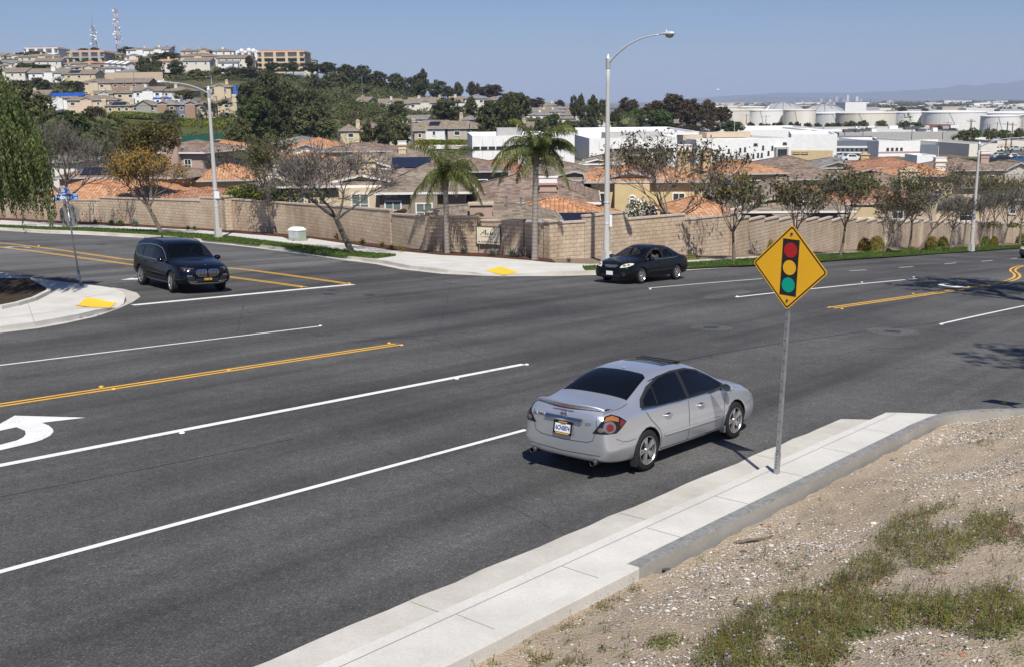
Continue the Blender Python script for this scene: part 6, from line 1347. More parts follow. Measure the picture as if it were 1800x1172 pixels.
def street_lamp(px, py, ptop, armdir, reach, rise, label, box=None):
 b = G(px, py, .16); H = hgt(b, ptop); root = empty('street_lamp', b, 0, label, 'street lamp', 'tall street lamps on the verge')
 m = MB().mat('lamp_concrete'); n = 10; m.tube([(0, 0, -.2+(H-.1)*i/n) for i in range(n+1)], [.165-.085*i/n for i in range(n+1)], 16); m.build('pole', root, smooth=True)
 m = MB().mat('lamp_concrete'); m.box((0, 0, .28), (.40, .40, .62), taper=.85, rz=.6); m.build('base', root)
 m = MB().mat('lamp_metal'); m.lathe([(.095, H-.62), (.105, H-.6), (.105, H-.2), (.115, H-.18), (.115, H-.14), (.06, H-.08), (.055, H-.02), (.001, H+.06)], 14);
 m.build('collar', root, smooth=True)
 for z in (1.9, 2.9): m = MB().mat('lamp_metal'); m.lathe([(.160, z), (.166, z+.01), (.166, z+.04), (.155, z+.05)], 16); m.build('band', root, smooth=True)
 d = Vector((armdir[0], armdir[1], 0)).normalized(); p0 = Vector((0, 0, H-.4)); p2 = d*reach+Vector((0, 0, H-.4+rise)); p1 = d*reach*.42+Vector((0, 0, H-.4+rise*.98))
 m = MB().mat('lamp_metal'); m.tube(curve_pts(p0, p1, p2, 16), [.05-.018*i/16 for i in range(17)], 8); arm = m.build('arm', root, smooth=True)
 hd = empty  # lamp head
 m = MB().mat('lamp_metal'); L = .78; prof = [(-.02, .045), (.08, .07), (.22, .11), (.42, .16), (.6, .165), (.72, .12), (.78, .03)]; vs = []; nn = 12
 side = d.cross(Vector((0, 0, 1)))
 for x, r_ in prof:
  for k in range(nn):
   a = 2*pi*k/nn; zz = sin(a)*r_*(.62 if sin(a) > 0 else .42); vs.append(p2+d*x+side*cos(a)*r_+Vector((0, 0, zz+.02)))
 m.add(vs, [(i*nn+k, i*nn+(k+1) % nn, (i+1)*nn+(k+1) % nn, (i+1)*nn+k) for i in range(len(prof)-1) for k in range(nn)]); m.tube([p2+d*.35+Vector((0, 0, .1)), p2+d*.35+Vector((0, 0, .19))], .035, 8); head = m.build('lamp_head', root, smooth=True)
 m = MB().mat('lens_grey'); vs = []
 for i, (q, r_) in enumerate([(0, .15), (-.06, .14), (-.11, .10), (-.14, .03)]):
  for k in range(nn): a = 2*pi*k/nn; vs.append(p2+d*(.52+r_*1.35*cos(a))+side*r_*sin(a)+Vector((0, 0, q-.03)))
 m.add(vs, [(i*nn+k, i*nn+(k+1) % nn, (i+1)*nn+(k+1) % nn, (i+1)*nn+k) for i in range(3) for k in range(nn)]); m.build('lens', head, smooth=True)
 if box:
  x, z, s = box; m = MB().mat('sign_white' if s[2] > .4 else 'lamp_metal'); m.box((x, -.16, z), s); m.build('box', root)
 return root
street_lamp(1066, 463, 97, (AY, -AX), 2.75, 1.18, 'tall street lamp behind the black sedan, its arm curving to the right', (.17, 2.05, (.12, .14, .55)))
street_lamp(384, 419, 153, (-AX, -AY), 2.6, .62, 'tall street lamp on the side street lawn, its arm curving left', (.12, 2.6, (.30, .05, .42)))
street_lamp(1707, 441, 250, (AY, -AX), 2.9, .75, 'far street lamp on the lawn strip right of the diamond sign')
def diamond_sign(base, name, label, S=.851, hb=2.43, lean=radians(1.7), sa=47):
 root = empty(name, base, 0, label, 'road sign')
 SA = radians(sa); n = Vector((-sin(SA), -cos(SA), 0)); h = Vector((cos(SA), -sin(SA), 0)); z = Vector((0, 0, 1))
 z = (z*cos(lean)+h*sin(lean)).normalized(); h = z.cross(n).normalized()*-1; h = n.cross(z)*-1 if 0 else h
 h = Vector((cos(SA), -sin(SA), 0)); h = (h-z*h.dot(z)).normalized()
 D = S*sqrt(2)/2; c0 = z*(hb+D)
 m = MB().mat('galvanised'); w_ = .032
 for (a, b, th) in ((-.03, -.012, .006), (.012, .03, .006)):
  pass
 def slab(cx, cn, wx, wn, z0, z1):
  vs = [h*(cx+sx*wx/2)+n*(cn+sn*wn/2)+z*zz for zz in (z0, z1) for sn in (-1, 1) for sx in (-1, 1)]
  m.add(vs, [(0, 2, 3, 1), (4, 5, 7, 6), (0, 1, 5, 4), (2, 6, 7, 3), (0, 4, 6, 2), (1, 3, 7, 5)])
 top = hb+2*D-.18
 slab(0, 0, .05, .05, -.2, top); m.build('post', root)
 m = MB().mat('galvanised'); slab(0, 0, .062, .062, -.05, .32); m.build('sleeve', root)
 m = MB().mat('black')
 k = 0
 zz = .1
 while zz < hb-.1:
  p = z*zz+n*.0268 if zz > .34 else z*zz+n*.033; a = h*.008
  m.add([p-a-z*.008, p+a-z*.008, p+a+z*.008, p-a+z*.008], [(0, 1, 2, 3)]); zz += .15 if zz > .34 else .05
 m.build('post_holes', root)
 def rdiamond(s, r_, off_, mat, nm, thick=.0):
  m = MB().mat(mat); P = []
  q = s/2
  for cx, cy, a0 in ((q-r_, q-r_, 0), (-q+r_, q-r_, pi/2), (-q+r_, -q+r_, pi), (q-r_, -q+r_, 3*pi/2)):
   for i in range(7): a = a0+pi/2*i/6; x, y = cx+r_*cos(a), cy+r_*sin(a); P.append(((x-y)/sqrt(2), (x+y)/sqrt(2)))
  f = [c0+h*x+z*y+n*off_ for x, y in P]; b = [c0+h*x+z*y+n*(off_-thick) for x, y in P]; k = len(P)
  m.add(f+b, [tuple(range(k))]+[tuple(range(2*k-1, k-1, -1))]+[(i, k+i, k+(i+1) % k, (i+1) % k) for i in range(k)]); return m, P
 m, _ = rdiamond(S, .045, .040, 'sign_yellow', 'panel', .0);
 m, P = rdiamond(S, .045, .040, 'sign_yellow', 'panel', .003); pn = m.build('panel', root); m, _ = rdiamond(S-.002, .045, .0368, 'sign_back', 'b', .001); m.build('panel_back', root)
 m = MB().mat('black');
 def ringpts(s, r_):
  P = []; q = s/2
  for cx, cy, a0 in ((q-r_, q-r_, 0), (-q+r_, q-r_, pi/2), (-q+r_, -q+r_, pi), (q-r_, -q+r_, 3*pi/2)):
   for i in range(7): a = a0+pi/2*i/6; x, y = cx+r_*cos(a), cy+r_*sin(a); P.append(((x-y)/sqrt(2), (x+y)/sqrt(2)))
  return P
 A, B = ringpts(S-.030, .036), ringpts(S-.068, .022); k = len(A)
 m.add([c0+h*x+z*y+n*.0415 for x, y in A+B], [(i, (i+1) % k, k+(i+1) % k, k+i) for i in range(k)]); m.build('border', pn)
 def quad(x0, x1, y0, y1, o_, mat, nm): m = MB().mat(mat); m.add([c0+h*x+z*y+n*o_ for x, y in ((x0, y0), (x1, y0), (x1, y1), (x0, y1))], [(0, 1, 2, 3)]); return m.build(nm, pn)
 q = S/.914
 quad(-.142*q, .142*q, -.425*q, .425*q, .0415, 'black', 'signal_symbol')
 for y, mt in ((.262, 'sign_red'), (0, 'sign_yellow'), (-.262, 'sign_green')):
  m = MB().mat(mt); k = 32; m.add([c0+h*.112*q*cos(2*pi*i/k)+z*(y*q+.112*q*sin(2*pi*i/k))+n*.043 for i in range(k)], [tuple(range(k))]); m.build('disc', pn)
 for y in (.505, -.50):
  m = MB().mat('dark_metal'); p = c0+z*y*q+n*.041; m.tube([p, p+n*.012], .014, 8); m.mat('galvanised'); m.tube([p, p+n*.004], .022, 10); m.build('bolt', pn)
 for o in root.children_recursive:
  if o.type == 'MESH': fixn2(o)
 return root
def fixn2(o):
 bm = bmesh.new(); bm.from_mesh(o.data); bmesh.ops.recalc_face_normals(bm, faces=bm.faces); bm.to_mesh(o.data); bm.free()
b = G(1365, 832, .15); diamond_sign(b, 'signal_ahead_sign', 'yellow diamond sign with red, yellow and green signal discs on the pavement')
g = G(1747, 705); b = Vector((g.x+.43, g.y-2.25, 0)); b.z = zr(b.x, b.y)+.2
diamond_sign(b, 'warning_sign', 'second diamond sign past the right edge, seen by its shadow on the road', .56, 2.35, 0, 12)
def name_post():
 b = G(142, 501, .16); H = hgt(b, 347); root = empty('street_sign_post', b, 0, 'leaning grey post with two blue street name blades and the back of a stop sign', 'street sign')
 lean = Vector((-.075, 0, 1)).normalized()
 m = MB().mat('galvanised'); m.tube([lean*-.1, lean*.5], .045, 10); m.tube([lean*.5, lean*(H-.05)], .030, 10); m.build('post', root, smooth=True)
 m = MB().mat('lamp_metal'); m.tube([lean*(H-.16), lean*(H-.05)], .045, 10); m.build('cap_bracket', root)
 def blade(c, d, L, h_, word, sx, small, label=None):
  d = Vector(d).normalized(); zv = Vector((0, 0, 1)); nrm = d.cross(zv); M3 = Matrix((d, zv, nrm)).transposed()
  m = MB().mat('sign_blue'); m.box((0, 0, 0), (L, h_, .012)); M4 = M3.to_4x4(); M4.translation = c
  o = m.build('name_blade', root, uvs=False); o.matrix_local = M4
  w_ = MB().mat('sign_white')
  for (x, y, a, e) in ((0, h_/2-.008, L, .012), (0, -h_/2+.008, L, .012), (L/2-.006, 0, .012, h_), (-L/2+.006, 0, .012, h_)): w_.box((x, y, .0072), (a, e, .001))
  w_.build('blade_border', o, uvs=False)
  t = obj('lettering', text_mesh(word, h_*.9, 'sign_white', .002, bold=.008), o, (sx*L, -.0, .009)); t.scale = (.72, 1, 1)
  for s_, y in small:
   t = obj('lettering', text_mesh(s_, h_*.34, 'sign_white', .002, bold=.002), o, (L*.37, y*h_, .009)); t.scale = (.8, 1, 1)
 top = lean*H
 blade(top+Vector((.03, -.03, .01)), (1, .10, .06), .84, .235, 'Redondo', -.12, (('AVE', .22), ('1900', -.22)))
 blade(top+Vector((-.03, .0, .24)), (.80, -.6, -.04), .62, .215, '20th', -.14, (('ST', .22), ('3300', -.22)))
 c = lean*(H-.62); m = MB().mat('sign_back'); R_ = .41; n = Vector((-.18, -1, 0)).normalized(); hx = Vector((0, 0, 1)).cross(n)*-1
 P = [c+hx*R_*cos(pi/8+k*pi/4)+Vector((0, 0, 1))*R_*sin(pi/8+k*pi/4)-n*.05 for k in range(8)]
 m.add(P+[p-n*.004 for p in P], [tuple(range(8)), tuple(range(15, 7, -1))]+[(k, (k+1) % 8, 8+(k+1) % 8, 8+k) for k in range(8)]); o = m.build('stop_panel', root); fixn2(o)
 m = MB().mat('sign_red'); m.add([p-n*.0055 for p in P], [tuple(range(8))]); m.build('stop_face', o)
name_post()
def wall_sign():
 a, b = G(841.5, 446.5, .15), G(883, 449, .15); za, zb = a.z+hgt(a, 428), a.z+hgt(a, 397)
 d = (b-a); d.z = 0; L = d.length; d.normalize(); n = Vector((d.y, -d.x, 0)); c = (a+b)/2; c.z = (za+zb)/2; H = zb-za; c = c+n*.17
 M4 = Matrix((d, Vector((0, 0, 1)), n)).transposed().to_4x4(); M4.translation = c
 root = bpy.data.objects.new('wall_sign', None); COL.objects.link(root); root.matrix_world = M4; tag(root, 'cream name board with dark frame on the block wall between the palms', 'sign')
 m = MB().mat('board_cream'); m.box((0, 0, 0), (L, H, .04)); bd = m.build('board', root, uvs=False)
 m = MB().mat('trim_dark'); t = .035
 for q in (((0, H/2, .01), (L+t, t, .06)), ((0, -H/2, .01), (L+t, t, .06)), ((L/2, 0, .01), (t, H-t, .06)), ((-L/2, 0, .01), (t, H-t, .06))): m.box(*q)
 m.build('frame', root, uvs=False)
 m = MB().mat('black'); s = H
 def stroke(P, w_):
  P = smooth([Vector((p[0]*L, p[1]*H, .024)) for p in P], 2) if len(P) > 2 else [Vector((p[0]*L, p[1]*H, .024)) for p in P]
  P = [Vector(p) for p in P]; m.tube(P, w_*.5, 5)
 u = lambda x, y: ((x-755)/1030, (625-y)/760)
 stroke([u(400, 630), u(480, 540), u(570, 460), u(640, 395)], .03); stroke([u(640, 395), u(650, 450), u(625, 600)], .055); stroke([u(510, 530), u(640, 520)], .022)
 stroke([u(700, 510), u(685, 590), u(720, 600), u(760, 510), u(750, 600), u(770, 600)], .03); stroke([u(1050, 290), u(990, 280), u(900, 400), u(820, 560), u(830, 600), u(880, 580), u(890, 520), u(850, 520)], .032)
 stroke([u(950, 510), u(930, 600)], .034); stroke([u(940, 560), u(980, 500), u(1010, 510)], .026); stroke([u(1040, 500), u(1020, 580), u(1060, 585), u(1120, 495)], .028); stroke([u(1120, 495), u(1050, 620), u(960, 750), u(870, 810), u(810, 770)], .026)
 m.build('script_name', bd, uvs=False)
 for s_, y, sz, mt, x in (('GUEST ENTRANCE', -.375, .135, 'black', .08), ('AT SIGNAL HILL', -.085, .085, 'roof_brown', .0)):
  t = obj('lettering', text_mesh(s_, sz*H, mt, .004, bold=.001), bd, (x*L, y*H, .024)); w0 = t.dimensions.x; t.scale = ((L*(.76 if x else .64))/max(.01, w0), 1, 1)
 m = MB().mat('black'); x0, y0 = -.40*L, -.375*H; m.box((x0+.03*L, y0, .024), (.06*L, .035*H, .006)); m.add([(x0-.045*L, y0, .025), (x0+.02*L, y0-.05*H, .025), (x0+.02*L, y0+.05*H, .025)], [(0, 1, 2)]); m.build('arrow', bd, uvs=False)
wall_sign()
def utility_box():
 b = G(523, 422, .19); s = b.y/F; W_ = 30*s; H = hgt(b, 399.5); root = empty('utility_box', b, radians(-33), 'pale green ground transformer box with white lid at the mulch bed', 'utility box')
 m = MB().mat('green_box'); D = W_*.62; m.box((0, 0, H*.42), (W_*.8, D, H*.84)); m.build('cabinet', root)
 m = MB().mat('sign_white'); m.v = []; a, c = W_*.43, D*.54
 m.add([(-a, -c, H*.8), (a, -c, H*.8), (a, c, H*.8), (-a, c, H*.8), (-a*.7, -c*.6, H), (a*.7, -c*.6, H), (a*.7, c*.6, H), (-a*.7, c*.6, H), (-a, -c, H*.74), (a, -c, H*.74), (a, c, H*.74), (-a, c, H*.74)], [(4, 5, 6, 7), (0, 1, 5, 4), (1, 2, 6, 5), (2, 3, 7, 6), (3, 0, 4, 7), (8, 9, 1, 0), (9, 10, 2, 1), (10, 11, 3, 2), (11, 8, 0, 3)]); m.build('lid', root)
 m = MB().mat('old_concrete'); m.box((0, 0, 0), (W_*.95, D*1.2, .10)); m.build('plinth', root)
 for sx in (-1, 1): m = MB().mat('fascia_grey'); m.box((sx*W_*.2, -D/2-.006, H*.42), (W_*.33, .012, H*.55)); m.build('door', root)
 m = MB().mat('fascia_grey')
 for k in range(4): m.box((W_*.4+.006, 0, H*(.25+.12*k)), (.012, D*.7, .03));
 m.build('louvre', root)
utility_box()
def pole(px, yt, yb, Y, mat, label, arm=0, rad=.16, lamp=0):
 t, b = at(px, yt, Y), at(px, yb, Y); H = t.z-b.z; root = empty('utility_pole' if not lamp else 'lot_lamp', b, 0, label, 'pole')
 m = MB().mat(mat); m.tube([(0, 0, -1), (0, 0, H)], [rad, rad*.7], 8); m.build('pole', root)
 if arm:
  m = MB().mat(mat); m.box((0, 0, H-.7), (arm, .14, .14), rz=.3); m.mat('trim_white')
  for x in (-.45, -.2, .2, .45): m.tube([(x*arm, x*arm*.3, H-.63), (x*arm, x*arm*.3, H-.4)], .05, 5)
  m.build('crossarm', root)
 if lamp:
  m = MB().mat('lamp_metal'); m.tube(curve_pts(Vector((0, 0, H-.2)), Vector((.7, 0, H+.5)), Vector((lamp, 0, H+.5)), 6), .05, 5); m.box((lamp, 0, H+.5), (.7, .3, .15)); m.build('arm', root)
pole(352.5, 192, 247, 215, 'wood_pole', 'dark wooden pole on the slope below the townhouses'); pole(725, 212, 264, 160, 'galvanised', 'grey steel pole with a crossarm rising from the brown roofs', 0, .14); pole(722, 208, 222, 161, 'wood_pole', 'short wooden pole top beside the grey steel pole', 2.4, .12)
pole(918, 213, 242, 260, 'wood_pole', 'wooden pole with crossarm above the left white offices', 3.0); pole(909, 225, 243, 255, 'lamp_metal', 'small lamp on the roof edge of the left white offices', 0, .08, 1.2)
pole(1291, 212, 230, 400, 'lamp_metal', 'small grey lamp left of the leftmost tank', 0, .12, -1.5); pole(1648, 257, 283, 240, 'lamp_metal', 'straight grey pole before the slate warehouse', 0, .12); pole(1446, 222, 237, 480, 'wood_pole', 'dark pole before the cream tanks', 2); pole(1484, 228, 248, 400, 'wood_pole', 'dark thin pole left end of the grey warehouse'); pole(1516, 225, 252, 400, 'wood_pole', 'dark thin pole over the grey warehouse roof'); pole(1602, 222, 250, 400, 'wood_pole', 'dark pole over the middle of the grey warehouse'); pole(1656, 232, 253, 400, 'wood_pole', 'dark pole at the right of the grey warehouse'); pole(1704, 210, 268, 330, 'wood_pole', 'tall dark pole at the white warehouse end', 3.0); pole(1736, 220, 272, 330, 'wood_pole', 'leaning dark pole by the car park, left', 0); pole(1765, 214, 292, 300, 'wood_pole', 'tallest dark pole by the car park', 3.2, .2); pole(1775, 216, 282, 320, 'wood_pole', 'dark pole just right of the tallest one', 3.0, .2)
pole(1705, 210, 228, 620, 'wood_pole', 'pole with crossarms before the widest white tank', 6, .2); pole(1735, 218, 236, 600, 'wood_pole', 'crossarm pole before the orange squared tank, left', 5, .2); pole(1752, 215, 233, 600, 'wood_pole', 'crossarm pole before the orange squared tank, right', 6, .2); pole(1666, 214, 224, 640, 'wood_pole', 'small crossarm pole before the widest white tank', 6, .2); pole(1346, 203, 222, 640, 'wood_pole', 'crossarm pole before the second tank from left', 6, .2); pole(1312, 201, 216, 640, 'wood_pole', 'crossarm pole before the leftmost tank', 6, .2); pole(372, 137, 148, 470, 'lamp_metal', 'small grey lamp among the hillside scrub', 0, .15, -2); pole(237, 128, 158, 470, 'galvanised', 'thin grey pole before the red brown hillside roof', 0, .16); pole(638, 133, 188, 480, 'galvanised', 'thin pole beside the sloping road', 0, .14)
a, b = at(296, 246, 176), at(392, 243, 186); m = MB().mat('green_mesh'); d = b-a; m.box(((a.x+b.x)/2, (a.y+b.y)/2, (a.z+b.z)/2), (hypot(d.x, d.y), .06, 1.2), rz=atan2(d.y, d.x)); fe = m.build('screen'); r_ = empty('mesh_fence', (0, 0, 0), 0, 'dark green mesh fence at the foot of the ivy slope', 'fence'); fe.parent = r_
for k in range(9): m = MB().mat('dark_metal'); p = a.lerp(b, k/8); m.tube([(p.x, p.y, p.z-1.2), (p.x, p.y, p.z+.75)], .05, 5); m.build('post', r_)
m = MB().mat('asphalt_side'); P = [(560, 186, 520), (590, 193, 500), (620, 201, 470), (650, 210, 440), (690, 219, 400)]
for (x0, y0, Y0), (x1, y1, Y1) in zip(P, P[1:]): p, q = at(x0, y0+1.5, Y0), at(x1, y1+1.5, Y1); o_ = Vector((2.2, -6.5, 0)); m.face([p-o_*.0, p+o_, q+o_, q])
st(m.build('hill_road'))
m = MB().mat('stucco_offwhite')
for (x0, y0, Y0), (x1, y1, Y1) in zip(P, P[1:]): p, q = at(x0, y0, Y0+3), at(x1, y1, Y1+3); m.face([p-Vector((0, 0, 3)), q-Vector((0, 0, 3)), q, p]); m.face([p, q, q+Vector((0, .5, 0)), p+Vector((0, .5, 0))]); m.face([p+Vector((0, .5, 0)), q+Vector((0, .5, 0)), q+Vector((0, .5, -3)), p+Vector((0, .5, -3))])
tag(m.build('roadside_wall'), 'pale wall descending beside the hill road', 'wall')
root = empty('airship', at(1262, 158, 3000), 0, 'tiny white airship in the sky above the dark trees', 'airship')
m = MB().mat('trim_white'); m.lathe([(.01, -5), (1.2, -3.8), (1.7, -1), (1.6, 1.5), (.8, 4), (.01, 5)], 14, (0, 0, 0), 'X'); m.build('envelope', root, smooth=True); m = MB().mat('stucco_grey'); m.box((0, 0, -1.9), (1.8, .8, .6)); m.build('gondola', root); m = MB().mat('trim_white'); m.box((4.2, 0, 0), (1.2, .1, 3)); m.box((4.2, 0, 0), (1.2, 3, .1)); m.build('tail_fin', root)
m = MB().mat('asphalt_side'); a = [at(1640, 292, 215), at(1700, 296, 215), at(1850, 300, 215), at(1850, 262, 330), at(1752, 262, 330)];
pz = [Vector((p.x, p.y, terr(p.x, p.y)+.4)) for p in (at(1630, 290, 205), at(1860, 290, 200), at(1880, 290, 340), at(1752, 290, 335))]; m.face(pz); st(m.build('car_park'))
for nm in ('car_white', 'car_silver', 'car_black', 'car_red', 'car_blue'):
 c = dict(car_white=(.75, .75, .74), car_silver=(.42, .43, .45), car_black=(.02, .02, .022), car_red=(.35, .03, .02), car_blue=(.05, .10, .22))[nm]; t = NT(nm); t.col(c, .3, .5); t.b.inputs['Coat Weight'].default_value = .6
PCM = {}
def parked(px, py, Y, col, rz, label, kind='parked_car'):
 p = at(px, py, Y); root = empty(kind, p, rz, label, 'car', 'cars parked far beyond the houses')
 if col not in PCM:
  m = MB().mat(col); sec = [(-2.2, .5, .75), (-2.15, .9, .8), (-1.3, .98, .85), (-.9, 1.4, .72), (.4, 1.42, .72), (1.05, .98, .85), (2.0, .82, .8), (2.2, .5, .75)]; vs = []
  for x, z, w_ in sec: vs += [(x, -w_, .25), (x, -w_, min(z, .9)), (x, -w_*.8, z), (x, w_*.8, z), (x, w_, min(z, .9)), (x, w_, .25)]
  m.add(vs, [(i*6+k, (i+1)*6+k, (i+1)*6+k+1, i*6+k+1) for i in range(7) for k in range(5)]+[(0, 1, 2, 3, 4, 5), tuple(42+k for k in (5, 4, 3, 2, 1, 0))])
  g = MB().mat('window_glass');
  for s in (-1, 1): g.add([(-.85, s*.745, .97), (.8, s*.765, .97), (.38, s*.63, 1.33), (-.8, s*.63, 1.33)], [(0, 1, 2, 3)])
  g.add([(.47, -.55, 1.38), (.47, .55, 1.38), (1.03, .66, 1.03), (1.03, -.66, 1.03)], [(0, 1, 2, 3)]); g.add([(-.93, -.55, 1.37), (-.93, .55, 1.37), (-1.3, .66, 1.03), (-1.3, -.66, 1.03)], [(0, 1, 2, 3)])
  w_ = MB().mat('black'); w_.lathe([(.01, -.1), (.3, -.1), (.33, -.06), (.33, .06), (.3, .1), (.01, .1)], 14, (0, 0, 0), 'Y')
  PCM[col] = (m.mesh('body'), g.mesh('glass'), w_.mesh('wheel'))
 a, b, c = PCM[col]; obj('body', a, root); obj('glass', b, root)
 for x in (-1.35, 1.35):
  for y in (-.78, .78): obj('wheel', c, root, (x, y, .33))
for a in ((1497, 284, 215, 'car_white', 0, 'white pickup like car before the shaded office front'), (1486, 281, 225, 'car_silver', .2, 'silver car beyond the tan chimney'), (1757, 279, 255, 'car_silver', .2, 'silver car at the back of the car park'), (1780, 281, 250, 'car_white', .2, 'white car in the car park, nearest the right edge'), (1764, 284.5, 235, 'car_black', .25, 'black car in the car park'), (1790, 286, 235, 'car_blue', .25, 'dark blue car in the car park at right edge'), (1738, 288, 225, 'car_black', .3, 'dark car in the car park by the hedge end'), (1750, 266, 320, 'car_white', .1, 'white car before the store, left'), (1784, 265.5, 320, 'car_silver', .1, 'silver car before the store, right'), (1766, 266, 322, 'car_white', .1, 'white car before the store, middle'),
   (1236, 232, 400, 'car_silver', 0, 'silver car on the lot left of the tanks'), (1246, 233, 400, 'car_black', 0, 'dark car on the lot left of the tanks'), (420, 127, 610, 'car_white', .1, 'white car on the hilltop lot, first'), (428, 127, 610, 'car_white', .1, 'white car on the hilltop lot, second'), (438, 126.5, 610, 'car_black', .1, 'dark car on the hilltop lot'), (448, 126, 612, 'car_silver', .1, 'silver car on the hilltop lot')):
 parked(*a)
# ------------------------------------------------------------------ vehicles
for nm, c, mt, ro in (('paint_silver', (.68, .695, .72), .75, .30), ('paint_black', (.005, .005, .006), .0, .15), ('paint_navy', (.004, .005, .009), .0, .10), ('paint_grey', (.05, .05, .055), .3, .25)):
 t = NT(nm); t.col(c, ro, .35, mt); t.b.inputs['Coat Weight'].default_value = .5 if nm == 'paint_silver' else 0; t.b.inputs['Coat Roughness'].default_value = .04
t = NT('car_glass'); t.col((.004, .005, .007), .04, .32)
t = NT('clear_glass'); t.col((.003, .004, .004), .03, .4); t.b.inputs['Alpha'].default_value = .72
t = NT('tyre'); v = t.pos(); t.col((.018, .018, .018), .85, .3)
t = NT('alloy'); t.col((.62, .62, .62), .25, .5, .85)
t = NT('chrome'); t.col((.75, .76, .78), .08, .5, 1.0)
t = NT('lamp_red'); t.col((.16, .022, .02), .12, .5)
t = NT('lamp_amber'); t.col((.30, .11, .03), .15, .5); t = NT('lamp_clear'); t.col((.30, .27, .27), .10, .6, .6)
t = NT('lamp_dark'); t.col((.012, .011, .012), .08, .7); t = NT('seam'); t.col((.01, .01, .011), .6)
t = NT('lamp_hazy'); t.col((.62, .60, .46), .25, .6)
plain('trim_black', (.018, .018, .019), .55, var=.05); plain('seat_cloth', (.07, .065, .06), .9); plain('skin', (.48, .29, .20), .6, var=.04); plain('shirt_blue', (.22, .30, .42), .9, var=.06); plain('shirt_dark', (.05, .05, .055), .9); plain('hair', (.02, .014, .010), .8)
t = NT('plate_black'); t.col((.008, .008, .008), .4); t = NT('plate_gold'); t.col((.75, .42, .04), .5); t = NT('plate_navy'); t.col((.05, .07, .22), .5)
class Car:
 def __init__(s, name, label, st_, paint, cat='car', arches=(), ar=.36, wy=.5, sub=3, group=None):
  s.root = empty(name, (0, 0, 0), 0, label, cat, group)
  bm = bmesh.new(); rings = []
  for (x, zb, ws, zs, wm, zm, wh, zh, w5, z5, w6, z6, z7) in st_:
   half = [(0, zb), (ws*.7, zb), (ws, zs), (wm, (zs+zm)/2), (wm, zm), (wh, zh), (w5, z5), (w6, z6)]
   pts = half+[(0, z7)]+[(-a, b) for a, b in reversed(half[1:])]
   rings.append([bm.verts.new((x, y, z)) for y, z in pts])
  n = len(rings[0])
  for a, b in zip(rings, rings[1:]):
   for k in range(n): bm.faces.new((a[k], a[(k+1) % n], b[(k+1) % n], b[k]))
  bm.faces.new(rings[0][::-1]); bm.faces.new(rings[-1])
  cl = bm.edges.layers.float.new('crease_edge')
  for a, b in zip(rings, rings[1:]):
   for k, cr in ((2, .5), (5, .45), (n-5, .45), (n-2, .5), (6, .25), (n-6, .25)):
    e = bm.edges.get((a[k], b[k]));
    if e: e[cl] = cr
  bmesh.ops.recalc_face_normals(bm, faces=bm.faces)
  me = bpy.data.meshes.new('body'); bm.to_mesh(me); bm.free()
  o = bpy.data.objects.new('body', me); COL.objects.link(o); md = o.modifiers.new('s', 'SUBSURF'); md.levels = sub; md.render_levels = sub
  dg = bpy.context.evaluated_depsgraph_get(); m1 = bpy.data.meshes.new_from_object(o.evaluated_get(dg)); o.modifiers.clear(); o.data = m1
  b2 = bmesh.new(); b2.from_mesh(m1); s.bvh = BVHTree.FromBMesh(b2); b2.free()
  for ax in arches:
   cm = bpy.data.meshes.new('c'); cb = bmesh.new()
   for sy in (-1, 1):
    r = bmesh.ops.create_cone(cb, cap_ends=True, segments=40, radius1=ar, radius2=ar, depth=.7, matrix=Matrix.Translation((ax[0], sy*(wy+.35), ax[1])) @ Matrix.Rotation(pi/2, 4, 'X'))
   cb.to_mesh(cm); cb.free(); co = bpy.data.objects.new('c', cm); COL.objects.link(co)
   md = o.modifiers.new('b', 'BOOLEAN'); md.operation = 'DIFFERENCE'; md.object = co; md.solver = 'EXACT'
   dg = bpy.context.evaluated_depsgraph_get(); m2 = bpy.data.meshes.new_from_object(o.evaluated_get(dg)); o.modifiers.clear(); o.data = m2; bpy.data.objects.remove(co)
  o.data.materials.clear(); o.data.materials.append(M_(paint)); o.data.materials.append(M_('trim_black'))
  for p in o.data.polygons:
   c = p.center; p.use_smooth = True; p.material_index = 0
   for ax in arches:
    d = hypot(c.x-ax[0], c.z-ax[1])
    if abs(c.y) < wy+.02 and abs(c.y) > wy-.02 and d < ar: p.material_index = 1
    if d < ar+.004 and abs(c.y) > wy-.02 and abs(p.normal.y) < .3 and d > ar-.03 and Vector((c.x-ax[0], 0, c.z-ax[1])).dot(p.normal) < -.5*d: p.material_index = 1; p.use_smooth = False
  o.parent = s.root; o.name = 'body'; s.body = o; s.st = st_
 def proj(s, p, d):
  h = s.bvh.ray_cast(Vector(p), Vector(d))
  return (h[0], h[1]) if h[0] is not None else None
 def patch(s, name, poly, plane, mat, off_=.004, parent=None, step=.05, depth=0, sm=True, keep=None):
  V, Fc, P = fill(poly, step); vs = []; ok = []
  for a, b in V:
   if plane == 'L': o_, d = (a, 3, b), (0, -1, 0)
   elif plane == 'R': o_, d = (a, -3, b), (0, 1, 0)
   elif plane == 'T': o_, d = (a, b, 4), (0, 0, -1)
   elif plane == 'B': o_, d = (-5, a, b), (1, 0, 0)
   elif plane == 'F': o_, d = (5, a, b), (-1, 0, 0)
   else: o_ = plane[0]+plane[1]*a+plane[2]*b; d = plane[3]
   h = s.proj(o_, d)
   if h is None: vs.append(Vector(o_)); ok.append(False)
   else: n = h[1] if h[1].dot(Vector(d)) < 0 else -h[1]; vs.append(h[0]+n*off_); ok.append(True)
  m = MB().mat(mat); m.add(vs, [f for f in Fc if all(ok[k] for k in f)])
  o = m.build(name, parent or s.root, smooth=sm, uvs=False); bm = bmesh.new(); bm.from_mesh(o.data)
